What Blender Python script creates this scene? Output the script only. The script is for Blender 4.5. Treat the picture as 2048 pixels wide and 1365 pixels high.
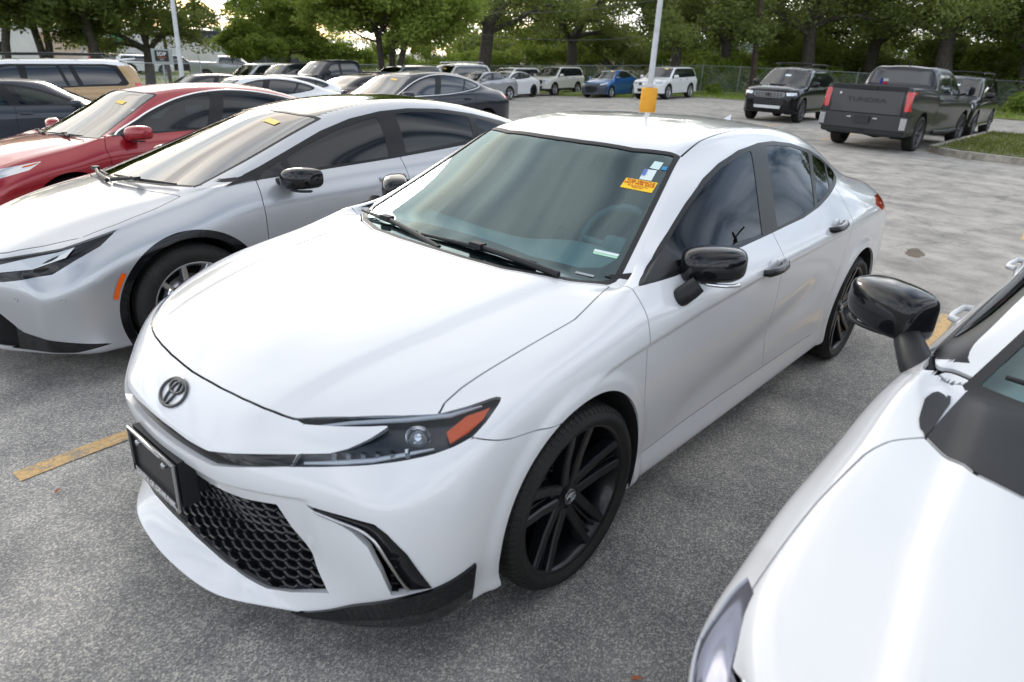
import bpy, bmesh, math, random
import numpy as np
from mathutils import Vector, Matrix, Euler
R = math.radians
for _o in list(bpy.data.objects): bpy.data.objects.remove(_o)
S = bpy.context.scene
COL = S.collection

# ------------------------------------------------------------------ camera
cam_d = bpy.data.cameras.new('camera'); cam = bpy.data.objects.new('camera', cam_d); COL.objects.link(cam)
CAM_P = Vector((1.61131808, 1.94561405, 1.69907709)); _yaw, _pit, _rol = R(220.41141507), R(22.7382829), R(3.06745176)
_d = Vector((math.cos(_yaw)*math.cos(_pit), math.sin(_yaw)*math.cos(_pit), -math.sin(_pit)))
_r = _d.cross(Vector((0, 0, 1))).normalized(); _u = _r.cross(_d)
_r2 = _r*math.cos(_rol)+_u*math.sin(_rol); _u2 = -_r*math.sin(_rol)+_u*math.cos(_rol)
_m = Matrix((_r2, _u2, -_d)).transposed().to_4x4(); _m.translation = CAM_P
cam.matrix_world = _m
cam_d.sensor_width = 36.0; cam_d.lens = 36.0*1363.40097/2048; cam_d.clip_start = 0.05; cam_d.clip_end = 3000
cam_d.dof.use_dof = True; cam_d.dof.focus_distance = 3.6; cam_d.dof.aperture_fstop = 3.2
S.camera = cam
S.render.resolution_x, S.render.resolution_y = 1024, 682
S.render.engine = 'CYCLES'

# ------------------------------------------------------------------ sky, sun, exposure
SUN_EL, SUN_AZ = R(17), R(246)      # azimuth measured from +X counter-clockwise
w = bpy.data.worlds.new('World'); S.world = w; w.use_nodes = True
nt = w.node_tree; nt.nodes.clear()
def wn(t, **k):
    n = nt.nodes.new(t)
    for a, b in k.items(): setattr(n, a, b)
    return n
out = wn('ShaderNodeOutputWorld'); bg = wn('ShaderNodeBackground'); sky = wn('ShaderNodeTexSky', sky_type='NISHITA')
sky.sun_disc = False; sky.sun_elevation = SUN_EL; sky.sun_rotation = math.pi/2-SUN_AZ; sky.dust_density = 2.0; sky.altitude = 200
tc = wn('ShaderNodeTexCoord')
# flat cloud deck: direction divided by its height
sep = wn('ShaderNodeSeparateXYZ'); nt.links.new(tc.outputs['Generated'], sep.inputs[0])
zz = wn('ShaderNodeMath', operation='ADD'); nt.links.new(sep.outputs[2], zz.inputs[0]); zz.inputs[1].default_value = 0.12
zm = wn('ShaderNodeMath', operation='MAXIMUM'); nt.links.new(zz.outputs[0], zm.inputs[0]); zm.inputs[1].default_value = 0.05
vd = wn('ShaderNodeVectorMath', operation='DIVIDE'); nt.links.new(tc.outputs['Generated'], vd.inputs[0]); nt.links.new(zm.outputs[0], vd.inputs[1])
mp = wn('ShaderNodeMapping'); nt.links.new(vd.outputs[0], mp.inputs[0]); mp.inputs['Scale'].default_value = (0.75, 1.9, 0.0); mp.inputs['Rotation'].default_value = (0, 0, R(35)); mp.inputs['Location'].default_value = (3.1, 1.7, 0)
nz = wn('ShaderNodeTexNoise'); nt.links.new(mp.outputs[0], nz.inputs['Vector']); nz.inputs['Scale'].default_value = 1.15; nz.inputs['Detail'].default_value = 7; nz.inputs['Roughness'].default_value = 0.52; nz.inputs['Distortion'].default_value = 0.5
cr = wn('ShaderNodeValToRGB'); nt.links.new(nz.outputs['Fac'], cr.inputs[0])
cr.color_ramp.elements[0].position = 0.34; cr.color_ramp.elements[1].position = 0.56
cr.color_ramp.elements[0].color = (0.0, 0.0, 0.0, 1); cr.color_ramp.elements[1].color = (1, 1, 1, 1)
nz2 = wn('ShaderNodeTexNoise'); nt.links.new(mp.outputs[0], nz2.inputs['Vector']); nz2.inputs['Scale'].default_value = 0.8; nz2.inputs['Detail'].default_value = 4
cc = wn('ShaderNodeValToRGB'); nt.links.new(nz2.outputs['Fac'], cc.inputs[0])
cc.color_ramp.elements[0].position = 0.35; cc.color_ramp.elements[1].position = 0.62
cc.color_ramp.elements[0].color = (4.6, 5.3, 6.3, 1); cc.color_ramp.elements[1].color = (10.5, 10.3, 10.0, 1)
dp = wn('ShaderNodeVectorMath', operation='DOT_PRODUCT'); nt.links.new(tc.outputs['Generated'], dp.inputs[0]); dp.inputs[1].default_value = (math.cos(SUN_AZ)*math.cos(SUN_EL), math.sin(SUN_AZ)*math.cos(SUN_EL), math.sin(SUN_EL))
gr = wn('ShaderNodeMapRange', interpolation_type='SMOOTHSTEP'); nt.links.new(dp.outputs['Value'], gr.inputs['Value']); gr.inputs['From Min'].default_value = 0.45; gr.inputs['From Max'].default_value = 1.0
gc = wn('ShaderNodeValToRGB'); nt.links.new(gr.outputs[0], gc.inputs[0]); gc.color_ramp.elements[0].color = (1.12, 1.155, 1.21, 1); gc.color_ramp.elements[1].color = (1.75, 1.66, 1.52, 1)
cm = wn('ShaderNodeMix', data_type='RGBA', blend_type='MULTIPLY'); cm.inputs['Factor'].default_value = 1.0; nt.links.new(cc.outputs[0], cm.inputs['A']); nt.links.new(gc.outputs[0], cm.inputs['B'])
# added gradient: clouds brightened low and dimmed overhead to lift the car sides
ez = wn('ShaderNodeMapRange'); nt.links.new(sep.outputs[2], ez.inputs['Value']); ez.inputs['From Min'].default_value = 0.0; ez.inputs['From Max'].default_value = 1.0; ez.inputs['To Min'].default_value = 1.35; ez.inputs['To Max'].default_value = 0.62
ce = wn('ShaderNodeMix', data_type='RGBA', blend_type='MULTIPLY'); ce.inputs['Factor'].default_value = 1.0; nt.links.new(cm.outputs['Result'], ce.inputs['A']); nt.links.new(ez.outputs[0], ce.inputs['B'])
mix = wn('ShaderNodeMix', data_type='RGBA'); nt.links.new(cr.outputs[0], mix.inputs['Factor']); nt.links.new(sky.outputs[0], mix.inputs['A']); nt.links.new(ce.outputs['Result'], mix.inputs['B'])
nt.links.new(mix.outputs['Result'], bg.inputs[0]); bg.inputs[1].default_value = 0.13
nt.links.new(bg.outputs[0], out.inputs[0])
sl = bpy.data.lights.new('sun', 'SUN'); so = bpy.data.objects.new('sun', sl); COL.objects.link(so)
sl.energy = 0.5; sl.angle = R(12); sl.color = (1.0, 0.95, 0.89)
so.rotation_euler = Vector((math.cos(SUN_AZ)*math.cos(SUN_EL), math.sin(SUN_AZ)*math.cos(SUN_EL), math.sin(SUN_EL))).to_track_quat('Z', 'Y').to_euler()
S.view_settings.view_transform = 'Standard'; S.view_settings.look = 'None'; S.view_settings.gamma = 1
S.view_settings.exposure = 0.44
# ------------------------------------------------------------------ material helpers
MATS = {}
def pmat(name, col=(.5,.5,.5), rough=.5, metal=0.0, coat=0.0, coat_rough=.03, spec=.5, trans=0.0, ior=1.5, emit=None, es=0.0, alpha=1.0, bump=None, var=None, flake=None):
    if name in MATS: return MATS[name]
    m = bpy.data.materials.new(name); m.use_nodes = True; t = m.node_tree; b = t.nodes['Principled BSDF']
    b.inputs['Base Color'].default_value = (*col, 1); b.inputs['Roughness'].default_value = rough; b.inputs['Metallic'].default_value = metal
    b.inputs['Coat Weight'].default_value = coat; b.inputs['Coat Roughness'].default_value = coat_rough; b.inputs['Specular IOR Level'].default_value = spec
    b.inputs['Transmission Weight'].default_value = trans; b.inputs['IOR'].default_value = ior; b.inputs['Alpha'].default_value = alpha
    if emit: b.inputs['Emission Color'].default_value = (*emit, 1); b.inputs['Emission Strength'].default_value = es
    if bump or var:
        tc = t.nodes.new('ShaderNodeTexCoord')
    if bump:
        sc, st = bump; n = t.nodes.new('ShaderNodeTexNoise'); n.inputs['Scale'].default_value = sc; n.inputs['Detail'].default_value = 4
        bp = t.nodes.new('ShaderNodeBump'); bp.inputs['Strength'].default_value = st; bp.inputs['Distance'].default_value = .01
        t.links.new(tc.outputs['Object'], n.inputs['Vector']); t.links.new(n.outputs['Fac'], bp.inputs['Height']); t.links.new(bp.outputs[0], b.inputs['Normal'])
    if var:
        sc, col2, lo, hi = var; n = t.nodes.new('ShaderNodeTexNoise'); n.inputs['Scale'].default_value = sc; n.inputs['Detail'].default_value = 6; n.inputs['Roughness'].default_value = .62
        rp = t.nodes.new('ShaderNodeValToRGB'); rp.color_ramp.elements[0].position = lo; rp.color_ramp.elements[1].position = hi
        rp.color_ramp.elements[0].color = (*col, 1); rp.color_ramp.elements[1].color = (*col2, 1)
        t.links.new(tc.outputs['Object'], n.inputs['Vector']); t.links.new(n.outputs['Fac'], rp.inputs[0]); t.links.new(rp.outputs[0], b.inputs['Base Color'])
    MATS[name] = m; return m
def paint(name, col, rough=.25, metal=0.0, dirt=.0):
    """car paint: base with clear coat, a slight orange peel and a thin film of road dust"""
    if name in MATS: return MATS[name]
    m = pmat(name, col, rough=rough, metal=metal, coat=1.0 if max(col) > .15 else .55, coat_rough=.02, spec=.5 if max(col) > .15 else .15)
    t = m.node_tree; b = t.nodes['Principled BSDF']; tc = t.nodes.new('ShaderNodeTexCoord')
    n = t.nodes.new('ShaderNodeTexNoise'); n.inputs['Scale'].default_value = 2.2; n.inputs['Detail'].default_value = 8; n.inputs['Roughness'].default_value = .68
    t.links.new(tc.outputs['Object'], n.inputs['Vector'])
    rp = t.nodes.new('ShaderNodeMapRange'); rp.inputs['From Min'].default_value = .35; rp.inputs['From Max'].default_value = .75; rp.inputs['To Min'].default_value = .005; rp.inputs['To Max'].default_value = .035
    t.links.new(n.outputs['Fac'], rp.inputs['Value']); t.links.new(rp.outputs[0], b.inputs['Coat Roughness'])
    return m
def glassmat(name, tint=(.6,.75,.72), mirror=(1,1,1), ior=1.5):
    """thin automotive glass: tinted pass-through plus Fresnel reflection"""
    if name in MATS: return MATS[name]
    m = bpy.data.materials.new(name); m.use_nodes = True; t = m.node_tree; t.nodes.clear()
    o = t.nodes.new('ShaderNodeOutputMaterial'); tr = t.nodes.new('ShaderNodeBsdfTransparent'); gl = t.nodes.new('ShaderNodeBsdfGlossy'); fr = t.nodes.new('ShaderNodeFresnel'); mx = t.nodes.new('ShaderNodeMixShader')
    tr.inputs[0].default_value = (*tint, 1); gl.inputs[0].default_value = (*mirror, 1); gl.inputs['Roughness'].default_value = .01; fr.inputs['IOR'].default_value = ior
    t.links.new(fr.outputs[0], mx.inputs[0]); t.links.new(tr.outputs[0], mx.inputs[1]); t.links.new(gl.outputs[0], mx.inputs[2]); t.links.new(mx.outputs[0], o.inputs[0])
    MATS[name] = m; return m

# ------------------------------------------------------------------ object helpers
def link(name, me, mat=None, parent=None):
    o = bpy.data.objects.new(name, me); COL.objects.link(o)
    if mat is not None and not me.materials: me.materials.append(mat)
    if parent is not None: o.parent = parent
    return o
def empty(name, loc=(0,0,0), rz=0, label=None, cat=None, group=None, kind=None):
    o = bpy.data.objects.new(name, None); COL.objects.link(o); o.location = loc; o.rotation_euler = (0, 0, rz); o.empty_display_size = .1
    tag(o, label, cat, group, kind); return o
def tag(o, label=None, cat=None, group=None, kind=None):
    if label: o['label'] = label
    if cat: o['category'] = cat
    if group: o['group'] = group
    if kind: o['kind'] = kind
    return o
def copy_tree(o, parent=None):
    c = o.copy(); COL.objects.link(c); c.parent = parent
    for ch in o.children: copy_tree(ch, c)
    return c
def mesh_from(V, F, smooth=True, name='m'):
    me = bpy.data.meshes.new(name); me.from_pydata([tuple(map(float, v)) for v in V], [], [tuple(map(int, f)) for f in F])
    if smooth: me.polygons.foreach_set('use_smooth', [True]*len(me.polygons))
    me.update(); return me
class MB:
    """collects simple solids into one mesh"""
    def __init__(s): s.v = []; s.f = []; s.sm = []
    def add(s, V, F, smooth=False):
        o = len(s.v); s.v += [tuple(v) for v in V]; s.f += [tuple(i+o for i in f) for f in F]; s.sm += [smooth]*len(F); return s
    def box(s, c, d, rot=None, taper=1.0):
        x, y, z = d[0]/2, d[1]/2, d[2]/2; V = []
        for k in (-1, 1):
            t = taper if k > 0 else 1.0
            for a, b in ((-1,-1),(1,-1),(1,1),(-1,1)):
                p = Vector((a*x*t, b*y*t, k*z))
                if rot is not None: p = rot @ p
                V.append((p.x+c[0], p.y+c[1], p.z+c[2]))
        return s.add(V, [(3,2,1,0),(4,5,6,7),(0,1,5,4),(1,2,6,5),(2,3,7,6),(3,0,4,7)])
    def tube(s, pts, rad, n=8, caps=True, smooth=True):
        pts = [Vector(p) for p in pts]; m = len(pts)
        rad = rad if hasattr(rad, '__len__') else [rad]*m; V = []; F = []
        up = Vector((0,0,1)); t0 = (pts[1]-pts[0]).normalized()
        if abs(t0.dot(up)) > .95: up = Vector((1,0,0))
        a = t0.cross(up).normalized()
        for i, p in enumerate(pts):
            t = (pts[min(i+1, m-1)]-pts[max(i-1, 0)]).normalized()
            a = (a-t*a.dot(t)).normalized(); b = t.cross(a)
            for k in range(n):
                q = 2*math.pi*k/n; V.append(p+(a*math.cos(q)+b*math.sin(q))*rad[i])
        for i in range(m-1):
            for k in range(n):
                F.append((i*n+k, i*n+(k+1) % n, (i+1)*n+(k+1) % n, (i+1)*n+k))
        s.add(V, F, smooth)
        if caps:
            s.add(V[:n][::-1], [tuple(range(n))]); s.add(V[-n:], [tuple(range(n))])
        return s
    def lathe(s, prof, c=(0,0,0), axis='y', n=48, smooth=True, a0=0.0, a1=2*math.pi):
        """prof: list of (radius, offset along axis)"""
        full = abs(a1-a0-2*math.pi) < 1e-6; m = n if full else n+1; V = []; F = []
        for r, h in prof:
            for k in range(m):
                q = a0+(a1-a0)*k/n; ca, sa = r*math.cos(q), r*math.sin(q)
                p = (ca, h, sa) if axis == 'y' else ((ca, sa, h) if axis == 'z' else (h, ca, sa))
                V.append((p[0]+c[0], p[1]+c[1], p[2]+c[2]))
        for i in range(len(prof)-1):
            for k in range(n):
                k2 = (k+1) % m; F.append((i*m+k, i*m+k2, (i+1)*m+k2, (i+1)*m+k))
        return s.add(V, F, smooth)
    def prism(s, poly, thick, M=None, smooth=False):
        """polygon in local xy, extruded along local z from 0 to thick; M: 4x4"""
        n = len(poly); V = [Vector((p[0], p[1], 0)) for p in poly]+[Vector((p[0], p[1], thick)) for p in poly]
        if M is not None: V = [M @ v for v in V]
        return s.add(V, [tuple(range(n))[::-1], tuple(range(n, 2*n))]+[(i, (i+1) % n, n+(i+1) % n, n+i) for i in range(n)], smooth)
    def build(s, name, mat, parent=None):
        me = bpy.data.meshes.new(name); me.from_pydata([tuple(map(float, v)) for v in s.v], [], s.f)
        me.polygons.foreach_set('use_smooth', s.sm); me.update()
        return link(name, me, mat, parent)

# ------------------------------------------------------------------ sub-division bodies and surface cutting
def pchip(xs, ys, xq):
    xs = np.asarray(xs, float); ys = np.asarray(ys, float); xq = np.asarray(xq, float)
    if len(xs) == 1: return np.full(xq.shape, ys[0])
    h = np.diff(xs); dl = np.diff(ys)/h; d = np.zeros_like(ys)
    for i in range(1, len(xs)-1):
        if dl[i-1]*dl[i] > 0:
            w1 = 2*h[i]+h[i-1]; w2 = h[i]+2*h[i-1]; d[i] = (w1+w2)/(w1/dl[i-1]+w2/dl[i])
    d[0] = dl[0]; d[-1] = dl[-1]
    k = np.clip(np.searchsorted(xs, xq)-1, 0, len(xs)-2); t = np.clip((xq-xs[k])/h[k], 0, 1)
    return ys[k]*(1+2*t)*(1-t)**2+d[k]*h[k]*t*(1-t)**2+ys[k+1]*t*t*(3-2*t)+d[k+1]*h[k]*t*t*(t-1)
def rows_to_grid(xs, rows):
    """rows: list of dicts station -> (y,z) or (x,y,z); missing stations interpolated"""
    n = len(xs); G = np.zeros((n, len(rows), 3)); q = np.arange(n)
    for j, r in enumerate(rows):
        ks = sorted(r); A = np.array([r[k] if len(r[k]) == 3 else (xs[k], *r[k]) for k in ks], float)
        off = A[:, 0]-np.array([xs[k] for k in ks])
        G[:, j, 0] = np.array(xs)+pchip(ks, off, q); G[:, j, 1] = pchip(ks, A[:, 1], q); G[:, j, 2] = pchip(ks, A[:, 2], q)
    return G
class Cage:
    """half-car control net: side/top grid G[station][row] + front and rear fascias; mirrored over y=0"""
    def __init__(s, G, js, FF, RF, crease):
        n, m, _ = G.shape; s.V = []; s.Q = []; s.cr = {}; idx = {}
        def vid(key, p):
            if key not in idx: idx[key] = len(s.V); s.V.append(np.array(p, float))
            return idx[key]
        for side in (1, -1):
            mir = np.array([1, side, 1])
            def gv(i, j): return vid(('g', i, j, 0 if j == m-1 else side), G[i, j]*mir)
            def fv(which, F, i0, j, k):
                if k == js: return gv(i0, j)
                if j == js: return gv(i0, k)
                return vid((which, j, k, 0 if k == m-1 else side), F[j, k]*mir)
            def quad(a, b, c, d, flip):
                q = (a, b, c, d) if (flip == (side > 0)) else (d, c, b, a); s.Q.append(q)
            for i in range(n-1):
                for j in range(m-1): quad(gv(i, j), gv(i+1, j), gv(i+1, j+1), gv(i, j+1), False)
            for which, F, i0, fl in (('f', FF, 0, True), ('r', RF, n-1, False)):
                for j in range(js):
                    for k in range(js, m-1):
                        quad(fv(which, F, i0, j, k), fv(which, F, i0, j+1, k), fv(which, F, i0, j+1, k+1), fv(which, F, i0, j, k+1), not fl)
            for (kind, a, lo, hi, wgt) in crease:
                for t in range(lo, hi):
                    if kind == 'row': e = (gv(t, a), gv(t+1, a))
                    elif kind == 'sta': e = (gv(a, t), gv(a, t+1))
                    elif kind == 'frow': e = (fv('f', FF, 0, a, t), fv('f', FF, 0, a, t+1))
                    elif kind == 'rrow': e = (fv('r', RF, n-1, a, t), fv('r', RF, n-1, a, t+1))
                    s.cr[tuple(sorted(e))] = wgt
        s.V = np.array(s.V)
    def fit(s, it=3, w=.7):
        """pull the net outwards so the limit surface passes near the wanted points"""
        T = s.V.copy(); n = len(T); E = {}; vf = [[] for _ in range(n)]; nb = [set() for _ in range(n)]
        for q in s.Q:
            for a in range(4):
                e = tuple(sorted((q[a], q[(a+1) % 4]))); E[e] = E.get(e, 0)+1; nb[q[a]].add(q[(a+1) % 4]); nb[q[(a+1) % 4]].add(q[a])
            for a in range(4): vf[q[a]].append(q[(a+2) % 4])
        bnd = [[] for _ in range(n)]
        for (a, b), c in E.items():
            if c == 1: bnd[a].append(b); bnd[b].append(a)
        crs = [[] for _ in range(n)]
        for (a, b), c in s.cr.items():
            if c >= .6: crs[a].append(b); crs[b].append(a)
        for _ in range(it):
            P = s.V; L = np.zeros_like(P)
            for v in range(n):
                b = bnd[v] or (crs[v] if len(crs[v]) >= 2 else [])
                if len(b) == 2: L[v] = (4*P[v]+P[b[0]]+P[b[1]])/6
                elif len(b) > 2: L[v] = P[v]
                else:
                    k = len(nb[v]); L[v] = (k*k*P[v]+4*sum(P[e] for e in nb[v])+sum(P[f] for f in vf[v]))/(k*(k+5))
            d = (T-L)*w; d[np.abs(T[:, 1]) < 1e-9, 1] = 0; s.V = P+d
        return s
    def dense(s, level):
        me = bpy.data.meshes.new('cage'); me.from_pydata(s.V.tolist(), [], s.Q); me.update()
        if s.cr:
            at = me.attributes.new('crease_edge', 'FLOAT', 'EDGE')
            ek = {tuple(sorted(e.vertices)): e.index for e in me.edges}
            for e, wv in s.cr.items():
                if e in ek: at.data[ek[e]].value = wv
        o = bpy.data.objects.new('cage', me); COL.objects.link(o); md = o.modifiers.new('s', 'SUBSURF'); md.levels = level; md.render_levels = level; md.quality = 4
        ev = o.evaluated_get(bpy.context.evaluated_depsgraph_get()); m2 = ev.to_mesh()
        V = np.zeros(len(m2.vertices)*3); m2.vertices.foreach_get('co', V)
        Q = np.zeros(len(m2.loops), int); m2.loops.foreach_get('vertex_index', Q)
        ev.to_mesh_clear(); bpy.data.objects.remove(o); bpy.data.meshes.remove(me)
        Q = Q.reshape(-1, 4); T = np.concatenate([Q[:, [0, 1, 2]], Q[:, [0, 2, 3]]])
        V = V.reshape(-1, 3); sf = Surf(V, T)
        if ((V-V.mean(0))*sf.N).sum() < 0: sf = Surf(V, T[:, ::-1].copy())
        return sf
def vnormals(V, T):
    a, b, c = V[T[:, 0]], V[T[:, 1]], V[T[:, 2]]; fn = np.cross(b-a, c-a); N = np.zeros_like(V)
    for k in range(3): np.add.at(N, T[:, k], fn)
    return N/np.maximum(np.linalg.norm(N, axis=1, keepdims=True), 1e-12)
class Surf:
    def __init__(s, V, T): s.V = V; s.T = T; s.N = vnormals(V, T)
    def displace(s, fn):
        s.V = fn(s.V, s.N); s.N = vnormals(s.V, s.T); return s
    def cut(s, fn):
        """split triangles along fn(V,N)=0"""
        d = fn(s.V, s.N); d = np.where(np.abs(d) < 2e-4, 2e-4, d); pos = d > 0; c = pos[s.T].sum(1); mixed = (c == 1) | (c == 2)
        if not mixed.any(): return s
        K = s.T[~mixed]; M = s.T[mixed]; pm = pos[M]; lone = np.where(pm.sum(1, keepdims=True) == 1, pm, ~pm).argmax(1); r = np.arange(len(M))
        a, b, e = M[r, lone], M[r, (lone+1) % 3], M[r, (lone+2) % 3]
        ed = np.sort(np.concatenate([np.stack([a, b], 1), np.stack([a, e], 1)]), axis=1); u, inv = np.unique(ed, axis=0, return_inverse=True); inv = inv.ravel()
        t = d[u[:, 0]]/(d[u[:, 0]]-d[u[:, 1]]); t = t[:, None]
        nv = s.V[u[:, 0]]*(1-t)+s.V[u[:, 1]]*t; nn = s.N[u[:, 0]]*(1-t)+s.N[u[:, 1]]*t; nn /= np.maximum(np.linalg.norm(nn, axis=1, keepdims=True), 1e-12)
        o = len(s.V); ab = inv[:len(M)]+o; ae = inv[len(M):]+o
        s.V = np.concatenate([s.V, nv]); s.N = np.concatenate([s.N, nn])
        s.T = np.concatenate([K, np.stack([a, ab, ae], 1), np.stack([ab, b, e], 1), np.stack([ab, e, ae], 1)]); return s
    def cen(s): return s.V[s.T].mean(1)
    def cenN(s): return s.N[s.T].mean(1)
    def take(s, mask):
        T = s.T[mask]; u, inv = np.unique(T, return_inverse=True); o = Surf.__new__(Surf); o.V = s.V[u]; o.N = s.N[u]; o.T = inv.reshape(-1, 3); return o
    def offset(s, d):
        o = Surf.__new__(Surf); o.V = s.V+s.N*d; o.N = s.N.copy(); o.T = s.T.copy(); return o
    def build(s, name, mat, parent, rim=.012, flat=False):
        if len(s.T) == 0: return None
        V = s.V; N = s.N; T = s.T; F = [tuple(t) for t in T.tolist()]; nV = [V]; nN = [N]; o = len(V)
        if rim:
            ed = np.concatenate([T[:, [0, 1]], T[:, [1, 2]], T[:, [2, 0]]]); key = np.sort(ed, axis=1)
            u, inv, cnt = np.unique(key, axis=0, return_inverse=True, return_counts=True); be = ed[cnt[inv.ravel()] == 1]
            if len(be):
                a, b = be[:, 0], be[:, 1]; A, B = V[a], V[b]; A2, B2 = A-N[a]*rim, B-N[b]*rim
                en = np.cross(B-A, (N[a]+N[b])*.5); en /= np.maximum(np.linalg.norm(en, axis=1, keepdims=True), 1e-12)
                k = len(be); nV += [A, B, B2, A2]; nN += [en]*4; i = np.arange(k)
                F += [tuple(q) for q in np.stack([o+k+i, o+i, o+3*k+i, o+2*k+i], 1).tolist()]
        V = np.concatenate(nV); N = np.concatenate(nN)
        me = bpy.data.meshes.new(name); me.from_pydata(V.tolist(), [], F)
        me.polygons.foreach_set('use_smooth', [True]*len(me.polygons)); me.update()
        if not flat: me.normals_split_custom_set_from_vertices(N.tolist())
        return link(name, me, mat, parent)
def poly_sdf(P, poly, r=0.0):
    """signed distance (negative inside) of points (n,2) to a polygon; r rounds the corners"""
    P = np.asarray(P, float); poly = np.asarray(poly, float)
    lo, hi = poly.min(0)-.06, poly.max(0)+.06; near = ((P > lo) & (P < hi)).all(1)
    if not near.all():
        o = np.full(len(P), .06); o[near] = poly_sdf(P[near], poly, r) if near.any() else 0; return o
    d = np.full(len(P), 1e9); ins = np.zeros(len(P), bool); n = len(poly)
    for i in range(n):
        a, b = poly[i], poly[(i+1) % n]; ab = b-a; ap = P-a; t = np.clip((ap@ab)/max(ab@ab, 1e-12), 0, 1); q = ap-t[:, None]*ab
        d = np.minimum(d, (q*q).sum(1))
        cnd = (a[1] > P[:, 1]) != (b[1] > P[:, 1])
        with np.errstate(divide='ignore', invalid='ignore'): xi = (b[0]-a[0])*(P[:, 1]-a[1])/(b[1]-a[1] if b[1] != a[1] else 1e-12)+a[0]
        ins ^= cnd & (P[:, 0] < xi)
    d = np.sqrt(d); return np.where(ins, -d, d)-r
def line_sdf(P, pts):
    """unsigned distance of points (n,2) to an open polyline"""
    P = np.asarray(P, float); pts = np.asarray(pts, float); d = np.full(len(P), 1e9)
    for a, b in zip(pts[:-1], pts[1:]):
        ab = b-a; ap = P-a; t = np.clip((ap@ab)/max(ab@ab, 1e-12), 0, 1); q = ap-t[:, None]*ab; d = np.minimum(d, (q*q).sum(1))
    return np.sqrt(d)
def sline_sdf(P, pts):
    """signed distance of points (n,2) to an open polyline (sign = side), and a mask of points alongside it"""
    P = np.asarray(P, float); pts = np.asarray(pts, float); d = np.full(len(P), 1e9); sg = np.ones(len(P)); al = np.zeros(len(P), bool)
    for i, (a, b) in enumerate(zip(pts[:-1], pts[1:])):
        ab = b-a; ap = P-a; t = (ap@ab)/max(ab@ab, 1e-12); tc = np.clip(t, 0, 1); q = ap-tc[:, None]*ab; dd = (q*q).sum(1); m = dd < d
        d = np.where(m, dd, d); sg = np.where(m, np.sign(ab[0]*ap[:, 1]-ab[1]*ap[:, 0]), sg)
        ok = np.ones(len(P), bool)
        if i == 0: ok &= t >= 0
        if i == len(pts)-2: ok &= t <= 1
        al = np.where(m, ok, al)
    return np.sqrt(d)*np.where(sg == 0, 1, sg), al
def smooth_pts(pts, n=6, closed=False):
    """Catmull-Rom through the points"""
    P = [np.array(p, float) for p in pts]; m = len(P); o = []
    for i in range(m if closed else m-1):
        p0 = P[(i-1) % m] if (closed or i > 0) else P[0]; p1 = P[i]; p2 = P[(i+1) % m]; p3 = P[(i+2) % m] if (closed or i+2 < m) else P[-1]
        for k in range(n):
            t = k/n; o.append(.5*((2*p1)+(p2-p0)*t+(2*p0-5*p1+4*p2-p3)*t*t+(3*p1-p0-3*p2+p3)*t**3))
    if not closed: o.append(P[-1])
    return np.array(o)
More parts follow.
